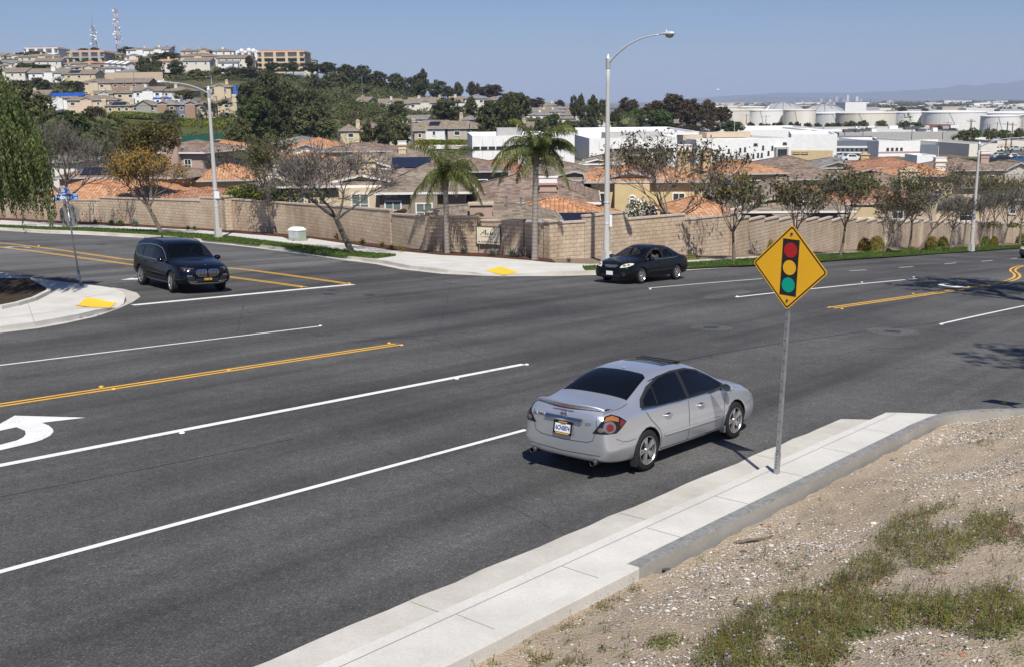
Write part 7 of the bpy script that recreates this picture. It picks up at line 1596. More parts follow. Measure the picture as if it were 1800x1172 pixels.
  bmesh.ops.remove_doubles(bm, verts=bm.verts, dist=1e-5)
  for f in bm.faces:
   f.normal_update()
  bmesh.ops.recalc_face_normals(bm, faces=bm.faces)
  c = Vector((0, 0, .7)); sm_ = sum(((f.calc_center_median()-c).dot(f.normal) for f in bm.faces), 0)
  if sm_ < 0: bmesh.ops.reverse_faces(bm, faces=bm.faces)
  bm.to_mesh(o.data); bm.free(); return o
 def seam(s, name, pts, plane, w_=.010, mat='seam', off_=.003, parent=None):
  pl = resample(pts, .06); A, B = off(pl, w_/2), off(pl, -w_/2); return s.patch_strip(name, A, B, plane, mat, off_, parent)
 def patch_strip(s, name, A, B, plane, mat, off_, parent):
  m = MB().mat(mat); vs = []; ok = []
  for a, b in A+B:
   o_, d = {'L': ((a, 3, b), (0, -1, 0)), 'R': ((a, -3, b), (0, 1, 0)), 'T': ((a, b, 4), (0, 0, -1)), 'B': ((-5, a, b), (1, 0, 0)), 'F': ((5, a, b), (-1, 0, 0))}[plane]
   h = s.proj(o_, d); ok.append(h is not None)
   if h: n = h[1] if h[1].dot(Vector(d)) < 0 else -h[1]; vs.append(h[0]+n*off_)
   else: vs.append(Vector(o_))
  n = len(A); m.add(vs, [(i, i+1, n+i+1, n+i) for i in range(n-1) if ok[i] and ok[i+1] and ok[n+i] and ok[n+i+1]]); o = m.build(name, parent or s.root, uvs=False); return o
 def wheels(s, axles, track, r, wd, spokes=10, style=0, steer=0):
  key = 'wheel'
  T = MB().mat('tyre'); T.lathe([(r*.70, -wd/2+.01), (r*.90, -wd/2), (r*.975, -wd/2+.02), (r, -wd/2+.05), (r, wd/2-.05), (r*.975, wd/2-.02), (r*.90, wd/2), (r*.70, wd/2-.01)], 40, (0, 0, 0), 'Y'); tm = T.mesh('tyre', True)
  Rm = MB().mat('alloy'); rr = r*.70
  Rm.lathe([(rr, wd/2-.005), (rr*.97, wd/2+.002), (rr*.93, wd/2-.012), (rr*.91, wd/2-.06), (rr*.90, -wd/2)], 36, (0, 0, 0), 'Y')
  Rm.lathe([(.001, wd/2-.018), (r*.13, wd/2-.020), (r*.16, wd/2-.035)], 16, (0, 0, 0), 'Y')
  for k in range(spokes):
   a0 = 2*pi*k/spokes if style == 0 else 2*pi*(k//2)/(spokes/2)+(.14 if k % 2 else -.14)
   w0, w1 = (r*.07, r*.05) if style == 0 else (r*.055, r*.065)
   ca, sa = cos(a0), sin(a0); vs = []
   for rad_, ww, yy in ((r*.10, w0, wd/2-.022), (r*.40, w0, wd/2-.014), (rr*.95, w1, wd/2-.012)):
    for q in (-1, 1):
     x, z = rad_*ca-q*ww*sa, rad_*sa+q*ww*ca; vs += [(x, yy, z), (x, yy-.03, z)]
   f = []
   for i in range(2): b_ = i*4; f += [(b_, b_+2, b_+6, b_+4), (b_, b_+4, b_+5, b_+1), (b_+2, b_+3, b_+7, b_+6)]
   Rm.add(vs, f)
  rm = Rm.mesh('rim'); bpy_fix(rm)
  H = MB().mat('trim_black'); H.lathe([(.001, wd/2-.075), (rr*.92, wd/2-.075), (rr*.92, -wd/2), (.001, -wd/2)], 24, (0, 0, 0), 'Y'); hm = H.mesh('wheel'); bpy_fix(hm)
  for x, front in axles:
   for sy in (-1, 1):
    w_ = obj('wheel', hm, s.root, (x, sy*track/2, r), (0, 0, (pi if sy < 0 else 0)+(steer if front else 0))); obj('tyre', tm, w_); obj('rim', rm, w_)
 def place(s, P, head, dz=0):
  x, y = P[0], P[1]; e = .5; gx = (zr(x+e, y)-zr(x-e, y))/(2*e); gy = (zr(x, y+e)-zr(x, y-e))/(2*e); n = Vector((-gx, -gy, 1)).normalized()
  f = Vector((cos(head), sin(head), 0)); f = (f-n*f.dot(n)).normalized(); l = n.cross(f); M4 = Matrix((f, l, n)).transposed().to_4x4(); M4.translation = Vector((x, y, zr(x, y)+.006+dz)); s.root.matrix_world = M4
def bpy_fix(me):
 bm = bmesh.new(); bm.from_mesh(me); bmesh.ops.recalc_face_normals(bm, faces=bm.faces); bm.to_mesh(me); bm.free()
def mirror(poly): return [(a, -b) for a, b in poly]
def add_mirrors(c, x, y, z, paint, s_=1.0):
 for sy in (-1, 1):
  m = MB().mat(paint); cx = Vector((x, sy*(y+.12), z)); vs = []; n = 12
  for (px_, r_) in ((-.075, .80), (-.03, 1.0), (.03, .95), (.08, .6), (.10, .2)):
   for k in range(n): a = 2*pi*k/n; vs.append(cx+Vector((px_*s_+.02, cos(a)*.115*r_*s_, sin(a)*.078*r_*s_)))
  m.add(vs, [(i*n+k, i*n+(k+1) % n, (i+1)*n+(k+1) % n, (i+1)*n+k) for i in range(4) for k in range(n)]); o = m.build('wing_mirror', c.root, smooth=True)
  m = MB().mat('window_glass'); m.add([cx+Vector((-.068*s_+.02, cos(2*pi*k/n)*.098*s_, sin(2*pi*k/n)*.066*s_)) for k in range(n)], [tuple(range(n))]); m.build('glass', o)
  m = MB().mat('trim_black'); m.tube([(x+.02, sy*(y-.03), z-.06), (x+.03, sy*(y+.06), z-.03)], .025, 6); m.build('stem', o)
def driver(c, x, y, z, shirt, lean=0):
 bm = bmesh.new(); J = {}
 def v(k, p, r): J[k] = (bm.verts.new((x+p[0], y+p[1], z+p[2])), r)
 v('pel', (0, 0, .08), .15); v('wst', (-.04, 0, .26), .14); v('chs', (-.06, 0, .44), .165); v('nck', (-.05, 0, .58), .062); v('hd0', (-.02, 0, .66), .078); v('hd1', (-.01, 0, .76), .092); v('hd2', (-.02, 0, .84), .07)
 for s in (-1, 1):
  q = 'l' if s > 0 else 'r'
  v(q+'sh', (-.05, s*.18, .50), .068); v(q+'el', (.14, s*.25, .32), .048); v(q+'wr', (.36, s*.13, .40), .032); v(q+'hn', (.43, s*.11, .43), .036)
  v(q+'hp', (.05, s*.10, .07), .10); v(q+'kn', (.46, s*.13, .14), .075); v(q+'ft', (.72, s*.12, -.12), .05)
 E_ = [('pel', 'wst'), ('wst', 'chs'), ('chs', 'nck'), ('nck', 'hd0'), ('hd0', 'hd1'), ('hd1', 'hd2')]
 for q in 'lr': E_ += [('chs', q+'sh'), (q+'sh', q+'el'), (q+'el', q+'wr'), (q+'wr', q+'hn'), ('pel', q+'hp'), (q+'hp', q+'kn'), (q+'kn', q+'ft')]
 for s in (-1, 1):                                  # fingers curled round the wheel
  q = 'l' if s > 0 else 'r'
  for k in range(5):
   a = k*.018-.036; v(q+'f%d' % k, (.475 if k else .45, s*.11+a, .455-(0 if k else -.02)), .011); v(q+'g%d' % k, (.485, s*.11+a, .42-.004*k), .009); E_ += [(q+'hn', q+'f%d' % k), (q+'f%d' % k, q+'g%d' % k)]
 for a, b in E_: bm.edges.new((J[a][0], J[b][0]))
 me = bpy.data.meshes.new('person'); bm.verts.index_update(); rr = {J[k][0].index: J[k][1] for k in J}; pi_ = J['pel'][0].index; bm.to_mesh(me); bm.free()
 o = bpy.data.objects.new('person', me); COL.objects.link(o); md = o.modifiers.new('k', 'SKIN'); sv = me.skin_vertices[0].data
 for i, r_ in rr.items(): sv[i].radius = (r_, r_); sv[i].use_root = (i == pi_)
 m2 = o.modifiers.new('s', 'SUBSURF'); m2.levels = 2; m2.render_levels = 2
 dg = bpy.context.evaluated_depsgraph_get(); m1 = bpy.data.meshes.new_from_object(o.evaluated_get(dg)); o.modifiers.clear(); o.data = m1
 m1.materials.clear(); [m1.materials.append(M_(k)) for k in (shirt, 'skin', 'trim_black')]
 for p in m1.polygons:
  p.use_smooth = True; cc = p.center-Vector((x, y, z)); p.material_index = 1 if (cc.z > .56 or cc.x > .30 and cc.z > .3) else (2 if cc.z < .18 else 0)
 h = MB().mat('hair'); vs = []; n = 12
 for i, (zz, r_) in enumerate(((.74, .098), (.80, .105), (.86, .09), (.90, .05), (.91, .005))):
  for k in range(n): a = 2*pi*k/n; vs.append((x-.035+cos(a)*r_, y+sin(a)*r_*.9, z+zz+.01+(.02 if cos(a) > .3 else 0)))
 h.add(vs, [(i*n+k, i*n+(k+1) % n, (i+1)*n+(k+1) % n, (i+1)*n+k) for i in range(4) for k in range(n)]); h.build('hair', o, smooth=True)
 f = MB().mat('skin'); f.box((x+.088, y, z+.745), (.03, .022, .035)); f.mat('hair')
 for s in (-1, 1): f.box((x+.078, y+s*.032, z+.775), (.012, .02, .008))
 f.mat('lamp_red'); f.box((x+.076, y, z+.70), (.01, .04, .008)); f.build('face', o, uvs=False)
 return o
def open_cabin(c, polys, floor_z=.35):
 bm = bmesh.new(); bm.from_mesh(c.body.data); dl = []
 for f in bm.faces:
  p = f.calc_center_median(); n = f.normal
  for pl, poly in polys:
   if pl == 'L' and p.y > .3 and n.y > .25 and inside((p.x, p.z), poly): dl.append(f); break
   if pl == 'R' and p.y < -.3 and n.y < -.25 and inside((p.x, p.z), poly): dl.append(f); break
   if pl == 'T' and p.z > .9 and inside((p.x, p.y), poly): dl.append(f); break
 bmesh.ops.delete(bm, geom=list(set(dl)), context='FACES'); bm.to_mesh(c.body.data); bm.free()
def shrink(poly, d):
 cx = sum(p[0] for p in poly)/len(poly); cy = sum(p[1] for p in poly)/len(poly)
 return [(cx+(a-cx)*(1-d), cy+(b-cy)*(1-d)) for a, b in poly]
def seats(c, xs, y, z, back=.62):
 for x in xs:
  for sy in (-1, 1):
   m = MB().mat('seat_cloth'); m.box((x, sy*y, z+.05), (.5, .46, .16)); M3 = Matrix.Rotation(-.3, 3, 'Y'); m.box((x-.28, sy*y, z+.36), (.14, .44, back), M=M3); m.box((x-.40, sy*y, z+.36+back*.5+.10), (.09, .24, .16), M=M3); m.build('seat', c.root)
 m = MB().mat('trim_black'); m.box((.2, 0, z-.12), (3.0, 1.2, .06)); m.build('cabin_floor', c.root)
def steering(c, x, y, z):
 m = MB().mat('trim_black'); M3 = Matrix.Rotation(-1.1, 3, 'Y'); m.tube([Vector((x, y, z))+M3 @ Vector((.18*cos(2*pi*k/20), .18*sin(2*pi*k/20), 0)) for k in range(21)], .014, 6); m.tube([(x, y, z), (x+.35, y, z-.15)], .03, 6); m.box((x, y, z), (.05, .12, .10)); m.build('steering_wheel', c.root)
def plate(c, p, nrm, text, bg='sign_white', fg='plate_navy', top=None, frame=None, w_=.31, h_=.155, tilt=0):
 n = Vector(nrm).normalized(); xx = Vector((0, 0, 1)).cross(n).normalized(); zz = n.cross(xx); M4 = Matrix((xx, zz, n)).transposed().to_4x4(); M4.translation = Vector(p)
 m = MB().mat(bg); m.box((0, 0, 0), (w_, h_, .006)); o = m.build('licence_plate', c.root, uvs=False); o.matrix_local = M4
 if frame:
  m = MB().mat('plate_black');
  for q in (((0, h_/2+.008, .004), (w_+.05, .03, .012)), ((0, -h_/2-.008, .004), (w_+.05, .034, .012)), ((w_/2+.012, 0, .004), (.025, h_, .012)), ((-w_/2-.012, 0, .004), (.025, h_, .012))): m.box(*q)
  m.mat('plate_gold'); m.box((0, h_/2+.010, .0108), (w_*.55, .014, .001)); m.box((0, -h_/2-.008, .0108), (w_*.85, .016, .001)); m.build('plate_frame', o, uvs=False)
 if text:
  t = obj('lettering', text_mesh(text, h_*.62, fg, .002, bold=.003), o, (0, -.008, .005)); t.scale = (min(1.2, w_*.9/max(.01, t.dimensions.x)), 1, 1)
 if top: t = obj('lettering', text_mesh(top, h_*.18, 'lamp_red', .002), o, (0, h_*.36, .005))
 return o
# ---- silver sedan, seen from behind right
ST = [(-2.40, .33, .55, .36, .64, .55, .64, .80, .56, .93, .35, .97, .98), (-2.36, .28, .74, .32, .83, .58, .78, .84, .66, 1.0, .38, 1.035, 1.045), (-2.22, .24, .80, .29, .885, .60, .84, .88, .71, 1.045, .42, 1.07, 1.08), (-1.95, .22, .84, .26, .895, .62, .865, .92, .72, 1.055, .44, 1.08, 1.09), (-1.70, .21, .85, .25, .90, .62, .87, .935, .70, 1.085, .46, 1.115, 1.125), (-1.35, .20, .85, .24, .90, .62, .87, .95, .645, 1.245, .46, 1.285, 1.30), (-.92, .19, .85, .23, .90, .62, .87, .96, .585, 1.395, .42, 1.435, 1.448), (-.35, .19, .85, .23, .90, .62, .87, .955, .585, 1.432, .40, 1.468, 1.478), (.15, .19, .85, .23, .90, .62, .865, .945, .585, 1.405, .40, 1.45, 1.462), (.52, .19, .85, .23, .90, .62, .86, .94, .59, 1.335, .42, 1.385, 1.40), (.92, .19, .85, .23, .90, .62, .855, .925, .66, 1.155, .50, 1.205, 1.22), (1.28, .20, .85, .24, .90, .60, .85, .91, .74, .985, .50, 1.03, 1.045), (1.60, .20, .85, .24, .90, .58, .855, .87, .75, .93, .45, .97, .98), (2.0, .20, .83, .24, .885, .56, .83, .79, .70, .845, .40, .885, .895), (2.25, .22, .76, .26, .82, .52, .76, .68, .60, .745, .35, .775, .785), (2.40, .27, .58, .30, .64, .48, .60, .60, .50, .655, .25, .675, .68)]
def altima():
 c = Car('silver_sedan', 'silver four door sedan seen from behind driving past the diamond sign', ST, 'paint_silver', arches=((1.42, .33), (-1.355, .33)), ar=.365, wy=.52)
 c.wheels(((1.42, 1), (-1.355, 0)), 1.58, .325, .215, 10, 1)
 c.patch('rear_window', [(-1.63, -.64), (-1.63, .64), (-1.35, .60), (-.98, .535), (-.90, .44), (-.885, 0), (-.90, -.44), (-.98, -.535), (-1.35, -.60)], 'T', 'car_glass', .004)
 c.patch('windscreen', [(.54, -.50), (.54, .50), (.9, .58), (1.24, .66), (1.30, .3), (1.31, 0), (1.30, -.3), (1.24, -.66), (.9, -.58)], 'T', 'car_glass', .004)
 for pl in 'LR':
  c.patch('window_surround', [(-1.50, 1.015), (-1.40, 1.12), (-1.12, 1.265), (-.75, 1.368), (-.3, 1.40), (.15, 1.385), (.5, 1.315), (.85, 1.165), (1.14, 1.0), (1.13, .965), (.4, .95), (-.4, .955), (-1.1, .97), (-1.46, .985)], pl, 'trim_black', .003)
  c.patch('side_window', [(-.10, .975), (-.10, 1.365), (.15, 1.355), (.45, 1.295), (.78, 1.165), (1.02, 1.02), (1.0, .985)], pl, 'car_glass', .006)
  c.patch('side_window', [(-.20, .975), (-.20, 1.37), (-.5, 1.365), (-.75, 1.335), (-.98, 1.27), (-1.03, .985)], pl, 'car_glass', .006)
  c.patch('side_window', [(-1.06, .99), (-1.01, 1.25), (-1.15, 1.20), (-1.34, 1.10), (-1.42, 1.02)], pl, 'car_glass', .006, step=.04)
  c.seam('chrome_strip', [(-1.50, .985), (-1.1, .962), (-.4, .944), (.4, .938), (1.12, .952)], pl, .018, 'chrome', .006)
  c.seam('door_seam', [(-.16, .95), (-.15, .6), (-.14, .27)], pl); c.seam('door_seam', [(1.08, .93), (1.02, .7), (.98, .45), (.97, .27)], pl); c.seam('door_seam', [(-1.42, .96), (-1.28, .80), (-1.05, .62), (-.98, .5), (-.97, .27)], pl); c.seam('sill_seam', [(-.97, .275), (0, .265), (.97, .275)], pl)
  c.seam('side_moulding', [(-.90, .50), (0, .485), (.92, .475)], pl, .045, 'paint_silver', .012); c.seam('moulding_line', [(-.90, .475), (0, .46), (.92, .45)], pl, .007, 'seam', .013)
  c.seam('bumper_seam', [(-1.72, .58), (-1.9, .575), (-2.05, .60), (-2.2, .66)], pl, .006); c.seam('bumper_seam', [(1.80, .58), (2.0, .60), (2.1, .66)], pl, .006)
  sy = 1 if pl == 'L' else -1
  for x in (-.90, .12):
   h = c.proj((x+.12, sy*3, .80), (0, -sy, 0))[0].y; m = MB().mat('paint_silver'); m.tube([(x, h+sy*.006, .795), (x+.04, h+sy*.036, .80), (x+.16, h+sy*.038, .80), (x+.20, h+sy*.006, .797)], [.012, .018, .018, .014], 8); m.mat('seam'); m.tube([(x+.05, h+sy*.004, .80), (x+.15, h+sy*.004, .80)], [.03, .03], 8); m.build('door_handle', c.root, smooth=True)
  c.patch('fuel_door' if pl == 'R' else 'quarter_panel_badge', [(-1.78, .80), (-1.62, .80), (-1.62, .93), (-1.78, .93)] , pl, 'paint_silver', .002) if pl == 'L' and 0 else None
  dd = Vector((1, -sy*.95, -.25)).normalized(); ax = Vector((0, 0, 1)).cross(-dd).normalized(); ay = (-dd).cross(ax).normalized(); org = Vector((-2.15, sy*.74, .86))-dd*2
  q = lambda P_: [(a*(1 if sy < 0 else -1), b) for a, b in P_]
  c.patch('tail_lamp', q([(-.30, -.135), (-.12, .115), (-.01, .145), (.12, .11), (.24, .04), (.14, -.07), (.06, -.135), (-.12, -.15)]), (org, ax, ay, dd), 'lamp_dark', .005, step=.03)
  tl = c.root.children[-1]
  c.patch('amber_lens', q([(-.14, .035), (-.10, .10), (.0, .125), (.10, .085), (.10, .03), (-.02, .055)]), (org, ax, ay, dd), 'lamp_amber', .009, tl, .02)
  c.patch('red_lens', q([(.11, .0), (.14, .07), (.215, .035), (.14, -.045)]), (org, ax, ay, dd), 'lamp_red', .009, tl, .02)
  c.patch('reflector', q([(-.17+.0+.085*cos(a), -.055+.085*sin(a)+.01) for a in [2*pi*k/16 for k in range(16)]] if 0 else [(-.05+.10*cos(a), -.045+.088*sin(a)) for a in [2*pi*k/18 for k in range(18)]]), (org, ax, ay, dd), 'lamp_clear', .009, tl, .02)
  c.patch('reflector', q([(-.18+.045*cos(a), -.085+.035*sin(a)) for a in [2*pi*k/12 for k in range(12)]]), (org, ax, ay, dd), 'lamp_clear', .009, tl, .02)
  c.patch('red_bulb', q([(-.045+.058*cos(a), -.05+.053*sin(a)) for a in [2*pi*k/16 for k in range(16)]]), (org, ax, ay, dd), 'lamp_red', .013, tl, .02)
  dd = Vector((-1, -sy*.9, -.5)).normalized(); ax = Vector((0, 0, 1)).cross(-dd).normalized(); ay = (-dd).cross(ax).normalized(); org = Vector((2.1, sy*.68, .74))-dd*2
  c.patch('head_lamp', q([(.26, -.10), (.14, .10), (-.08, .13), (-.24, .12), (-.12, -.06), (.05, -.12)]) if 1 else 0, (org, ax, ay, dd), 'lamp_clear', .005, step=.03); hl = c.root.children[-1]
  c.patch('amber_lens', q([(-.24, .12), (-.10, .13), (-.06, .06), (-.13, -.04)]), (org, ax, ay, dd), 'lamp_amber', .009, hl, .02)
  m = MB().mat('trim_black'); m.box((-1.70, sy*.865, .22), (.05, .10, .16)); m.build('mud_flap', c.root); m = MB().mat('paint_silver'); m.box((1.03, sy*.86, .24), (.05, .09, .12)); m.build('mud_flap', c.root)
  m = MB().mat('dark_metal'); m.lathe([(.036, -2.44), (.042, -2.45), (.042, -2.28), (.036, -2.30)], 18, (0, sy*.60, .285), 'X'); m.mat('black'); m.lathe([(.001, -2.40), (.037, -2.40)], 18, (0, sy*.60, .285), 'X'); m.build('exhaust_tip', c.root, smooth=True)
 add_mirrors(c, .93, .86, 1.00, 'paint_silver')
 c.seam('boot_seam', [(-.60, .985), (-.635, .80), (-.56, .615), (-.45, .575), (0, .555), (.45, .575), (.56, .615), (.635, .80), (.60, .985)], 'B', .008)
 c.seam('boot_seam', [(-2.28, -.66), (-1.9, -.70), (-1.68, -.69)], 'T', .007); c.seam('boot_seam', [(-2.28, .66), (-1.9, .70), (-1.68, .69)], 'T', .007); c.seam('bumper_line', [(-.70, .40), (0, .375), (.70, .40)], 'B', .008)
 m = MB().mat('paint_silver'); vs = []; K = 15
 for i in range(K):
  y = -.66+1.32*i/(K-1); e = 1-(abs(y)/.66)**4*.8; xx = -2.36+.16*(y/.66)**2; base = c.proj((xx+.12, y, 3), (0, 0, -1))[0].z
  vs += [(xx+.17, y, base+.004), (xx+.04, y, base+.028+.035*e), (xx-.045, y, base+.022+.045*e), (xx-.05, y, base+.008+.035*e), (xx+.01, y, base-.02)]
 m.add(vs, [(i*5+k, i*5+k+1, (i+1)*5+k+1, (i+1)*5+k) for i in range(K-1) for k in range(4)]); o = m.build('spoiler', c.root, smooth=True); fixn2(o)
 m = MB().mat('lamp_red'); m.box((-2.405, 0, 1.052), (.012, .40, .014)); m.build('brake_light', c.root)
 c.patch('number_recess', [(-.33, .62), (.33, .62), (.36, .86), (-.36, .86)], 'B', 'paint_silver', .002); rc = c.root.children[-1]
 c.patch('recess_panel', [(-.27, .645), (.27, .645), (.30, .835), (-.30, .835)], 'B', 'paint_silver', .004, rc)  # inner patch of the plate recess, same silver as the body
 hx = c.proj((-5, 0, .86), (1, 0, 0))[0].x
 m = MB().mat('chrome'); m.v = []; vs = []
 for i in range(13): y = -.36+.72*i/12; x0 = c.proj((-5, y, .865), (1, 0, 0))[0].x; vs += [(x0-.002, y, .912), (x0-.040, y, .876), (x0-.040, y, .856), (x0-.004, y, .850)]
 m.add(vs, [(i*4+k, i*4+k+1, (i+1)*4+k+1, (i+1)*4+k) for i in range(12) for k in range(3)]); o = m.build('chrome_bar', c.root); fixn2(o)
 h = c.proj((-5, 0, .735), (1, 0, 0)); plate(c, h[0]+Vector((-.022, 0, 0)), (-1, 0, .12), '6CNS874', frame=1, top='California')
 h = c.proj((-5, 0, .955), (1, 0, 0)); p = h[0]; m = MB().mat('chrome'); n_ = h[1] if h[1].x < 0 else -h[1]; a1 = n_.cross(Vector((0, 1, 0))).normalized(); P = [p+n_*.008+Vector((0, 1, 0))*.052*cos(2*pi*k/20)+a1*.052*sin(2*pi*k/20) for k in range(21)]; m.tube(P, .008, 6); bar = Vector((0, .062, 0)); m.tube([p+n_*.012-bar, p+n_*.012+bar], .013, 6); m.build('round_badge', c.root)
 for s_, y, z_, sz in (('ALTIMA', .50, .885, .062), ('2.5 S', -.47, .86, .055)):
  h = c.proj((-5, y, z_), (1, 0, 0)); n_ = h[1] if h[1].x < 0 else -h[1]; xx = Vector((0, 0, 1)).cross(n_).normalized(); M4 = Matrix((xx, n_.cross(xx), n_)).transposed().to_4x4(); M4.translation = h[0]+n_*.006; o = obj('badge_lettering', text_mesh(s_, sz, 'chrome', .006, .2, .002), c.root); o.matrix_local = M4
 c.patch('sunroof', [(-.28, -.40), (-.28, .40), (.30, .40), (.30, -.40)], 'T', 'lamp_dark', .004); sr = c.root.children[-1]
 m = MB().mat('black'); zq = lambda x_: c.proj((x_, 0, 3), (0, 0, -1))[0].z; m.box((.27, 0, zq(.27)+.012), (.05, .78, .03)); m.box((.08, 0, zq(.08)+.008), (.06, .72, .010)); m.build('deflector', sr); m = MB().mat('seat_cloth'); m.box((.17, 0, zq(.17)+.008), (.05, .68, .006)); m.box((-.06, 0, zq(-.06)+.008), (.04, .68, .006)); m.build('sunblind', sr)
 for sy in (-1, 1): c.seam('roof_channel', [(-1.0, sy*.60), (-.4, sy*.59), (.1, sy*.585), (.5, sy*.60)], 'T', .012, 'seam', .003)
 h = c.proj((-.78, 0, 3), (0, 0, -1))[0]; m = MB().mat('paint_silver'); m.add([h+Vector(v) for v in ((-.07, -.022, .003), (-.07, .022, .003), (.07, 0, .003), (-.06, 0, .05))], [(0, 1, 3), (0, 3, 2), (1, 2, 3)]); m.build('roof_aerial', c.root)
 c.seam('bonnet_seam', [(1.36, -.72), (1.8, -.66), (2.15, -.52)], 'T', .008); c.seam('bonnet_seam', [(1.36, .72), (1.8, .66), (2.15, .52)], 'T', .008); c.patch('cowl', [(1.27, -.66), (1.27, .66), (1.36, .68), (1.40, 0), (1.36, -.68)], 'T', 'trim_black', .003)
 return c
CA = altima()
a, b = G(1130, 826), G(1287, 768); hd = atan2(b.y-a.y, b.x-a.x); mid = (a+b)/2; lf = Vector((-sin(hd), cos(hd), 0)); CA.place(mid+lf*.76+Vector((cos(hd), sin(hd), 0))*-.05, hd); CA.root.scale = (.97, .935, .97)
# ---- black saloon, coming towards us
SB = [(-2.38, .34, .55, .38, .64, .58, .64, .80, .56, .92, .35, .95, .96), (-2.33, .28, .74, .32, .82, .58, .77, .84, .66, .98, .38, 1.01, 1.02), (-2.1, .24, .80, .29, .875, .60, .83, .89, .71, 1.02, .42, 1.045, 1.055), (-1.80, .22, .84, .26, .89, .62, .85, .92, .71, 1.045, .46, 1.07, 1.08), (-1.42, .21, .85, .25, .895, .62, .85, .935, .66, 1.20, .46, 1.25, 1.265), (-.98, .20, .85, .24, .895, .62, .85, .945, .59, 1.40, .42, 1.445, 1.46), (-.45, .20, .85, .24, .895, .62, .85, .945, .585, 1.445, .40, 1.48, 1.49), (.05, .20, .85, .24, .895, .62, .85, .94, .585, 1.43, .40, 1.47, 1.482), (.40, .20, .85, .24, .895, .62, .845, .93, .60, 1.35, .42, 1.40, 1.415), (.80, .20, .85, .24, .895, .62, .845, .915, .67, 1.17, .50, 1.215, 1.23), (1.18, .20, .85, .24, .895, .60, .84, .90, .74, .99, .50, 1.03, 1.045), (1.55, .20, .85, .24, .895, .58, .845, .86, .75, .93, .45, .97, .98), (2.0, .20, .83, .24, .88, .56, .82, .79, .70, .85, .40, .885, .895), (2.26, .21, .76, .25, .82, .50, .76, .68, .62, .75, .35, .78, .79), (2.40, .25, .60, .28, .66, .44, .62, .56, .50, .62, .25, .65, .66)]
def camry():
 c = Car('black_sedan', 'old black sedan with clouded headlamps driving towards the junction', SB, 'paint_black', arches=((1.38, .32), (-1.34, .32)), ar=.355, wy=.52)
 c.wheels(((1.38, 1), (-1.34, 0)), 1.57, .315, .20, 9, 0)
 ws = [(.42, -.50), (.42, .50), (.8, .60), (1.14, .68), (1.20, .3), (1.21, 0), (1.20, -.3), (1.14, -.68), (.8, -.60)]
 rw = [(-1.70, -.64), (-1.70, .64), (-1.4, .60), (-1.05, .535), (-1.0, 0), (-1.05, -.535), (-1.4, -.60)]
 A = [(-.18, .965), (-.18, 1.37), (.05, 1.375), (.35, 1.31), (.68, 1.17), (.98, 1.0), (.97, .965)]; B = [(-.28, .965), (-.28, 1.38), (-.6, 1.385), (-.88, 1.34), (-1.02, 1.28), (-1.08, .975)]; Cq = [(-1.11, .98), (-1.06, 1.25), (-1.26, 1.15), (-1.40, 1.02)]
 open_cabin(c, [('T', shrink(ws, .07)), ('T', shrink(rw, .07))]+[(p, shrink(q, .10)) for p in 'LR' for q in (A, B)])
 c.patch('windscreen', ws, 'T', 'clear_glass', .004); c.patch('rear_window', rw, 'T', 'clear_glass', .004)
 for pl in 'LR':
  sy = 1 if pl == 'L' else -1
  if pl == 'R': c.patch('side_window', A, pl, 'clear_glass', .004)
  c.patch('side_window', B, pl, 'clear_glass', .004); c.patch('side_window', Cq, pl, 'car_glass', .004, step=.04)
  c.seam('window_trim', A+[A[0]], pl, .05, 'trim_black', .005); c.seam('window_trim', B+[B[0]], pl, .05, 'trim_black', .005); c.seam('chrome_strip', [(-1.42, .99), (-1.0, .95), (-.2, .935), (.98, .94)], pl, .012, 'galvanised', .007)
  c.seam('door_seam', [(-.23, .94), (-.22, .6), (-.21, .28)], pl); c.seam('door_seam', [(1.0, .93), (.96, .7), (.93, .28)], pl); c.seam('door_seam', [(-1.36, .96), (-1.22, .80), (-1.02, .62), (-.97, .28)], pl)
  c.seam('side_moulding', [(-.95, .52), (0, .50), (.90, .49)], pl, .05, 'trim_black', .012)
  for x in (-.90, .05): h = c.proj((x+.1, sy*3, .80), (0, -sy, 0))[0].y; m = MB().mat('paint_black'); m.tube([(x, h+sy*.004, .80), (x+.04, h+sy*.034, .80), (x+.15, h+sy*.034, .80), (x+.19, h+sy*.004, .80)], .014, 6); m.build('door_handle', c.root, smooth=True)
  q = lambda P_: [(a*(1 if sy < 0 else -1), b) for a, b in P_]
  dd = Vector((-1, -sy*.65, -.45)).normalized(); ax = Vector((0, 0, 1)).cross(-dd).normalized(); ay = (-dd).cross(ax).normalized(); org = Vector((2.12, sy*.60, .72))-dd*2
  c.patch('head_lamp', q([(.26, -.11), (.22, -.02), (.05, .08), (-.14, .125), (-.30, .13), (-.27, .06), (-.12, -.05), (.05, -.10)]), (org, ax, ay, dd), 'lamp_hazy', .006, step=.03); hl = c.root.children[-1]
  for cx, r_ in ((.08, .05), (-.08, .045)): c.patch('lens', q([(cx+r_*1.3*cos(a), .0+(.02 if cx < 0 else -.02)+r_*sin(a)) for a in [2*pi*k/12 for k in range(12)]]), (org, ax, ay, dd), 'lamp_clear', .010, hl, .02)
  c.patch('fog_recess', [(sy*.62+.085*cos(a), .40+.085*sin(a)) for a in [2*pi*k/16 for k in range(16)]], 'F', 'trim_black', .005, step=.03)
  dd = Vector((1, -sy*1.6, 0)).normalized(); ax = Vector((0, 0, 1)).cross(-dd).normalized(); ay = (-dd).cross(ax).normalized(); org = Vector((-2.2, sy*.74, .84))-dd*2
  c.patch('tail_lamp', q([(-.2, -.10), (-.2, .10), (.05, .10), (.16, .06), (.10, -.08)]), (org, ax, ay, dd), 'lamp_red', .006, step=.04)
 add_mirrors(c, .86, .85, .985, 'paint_black')
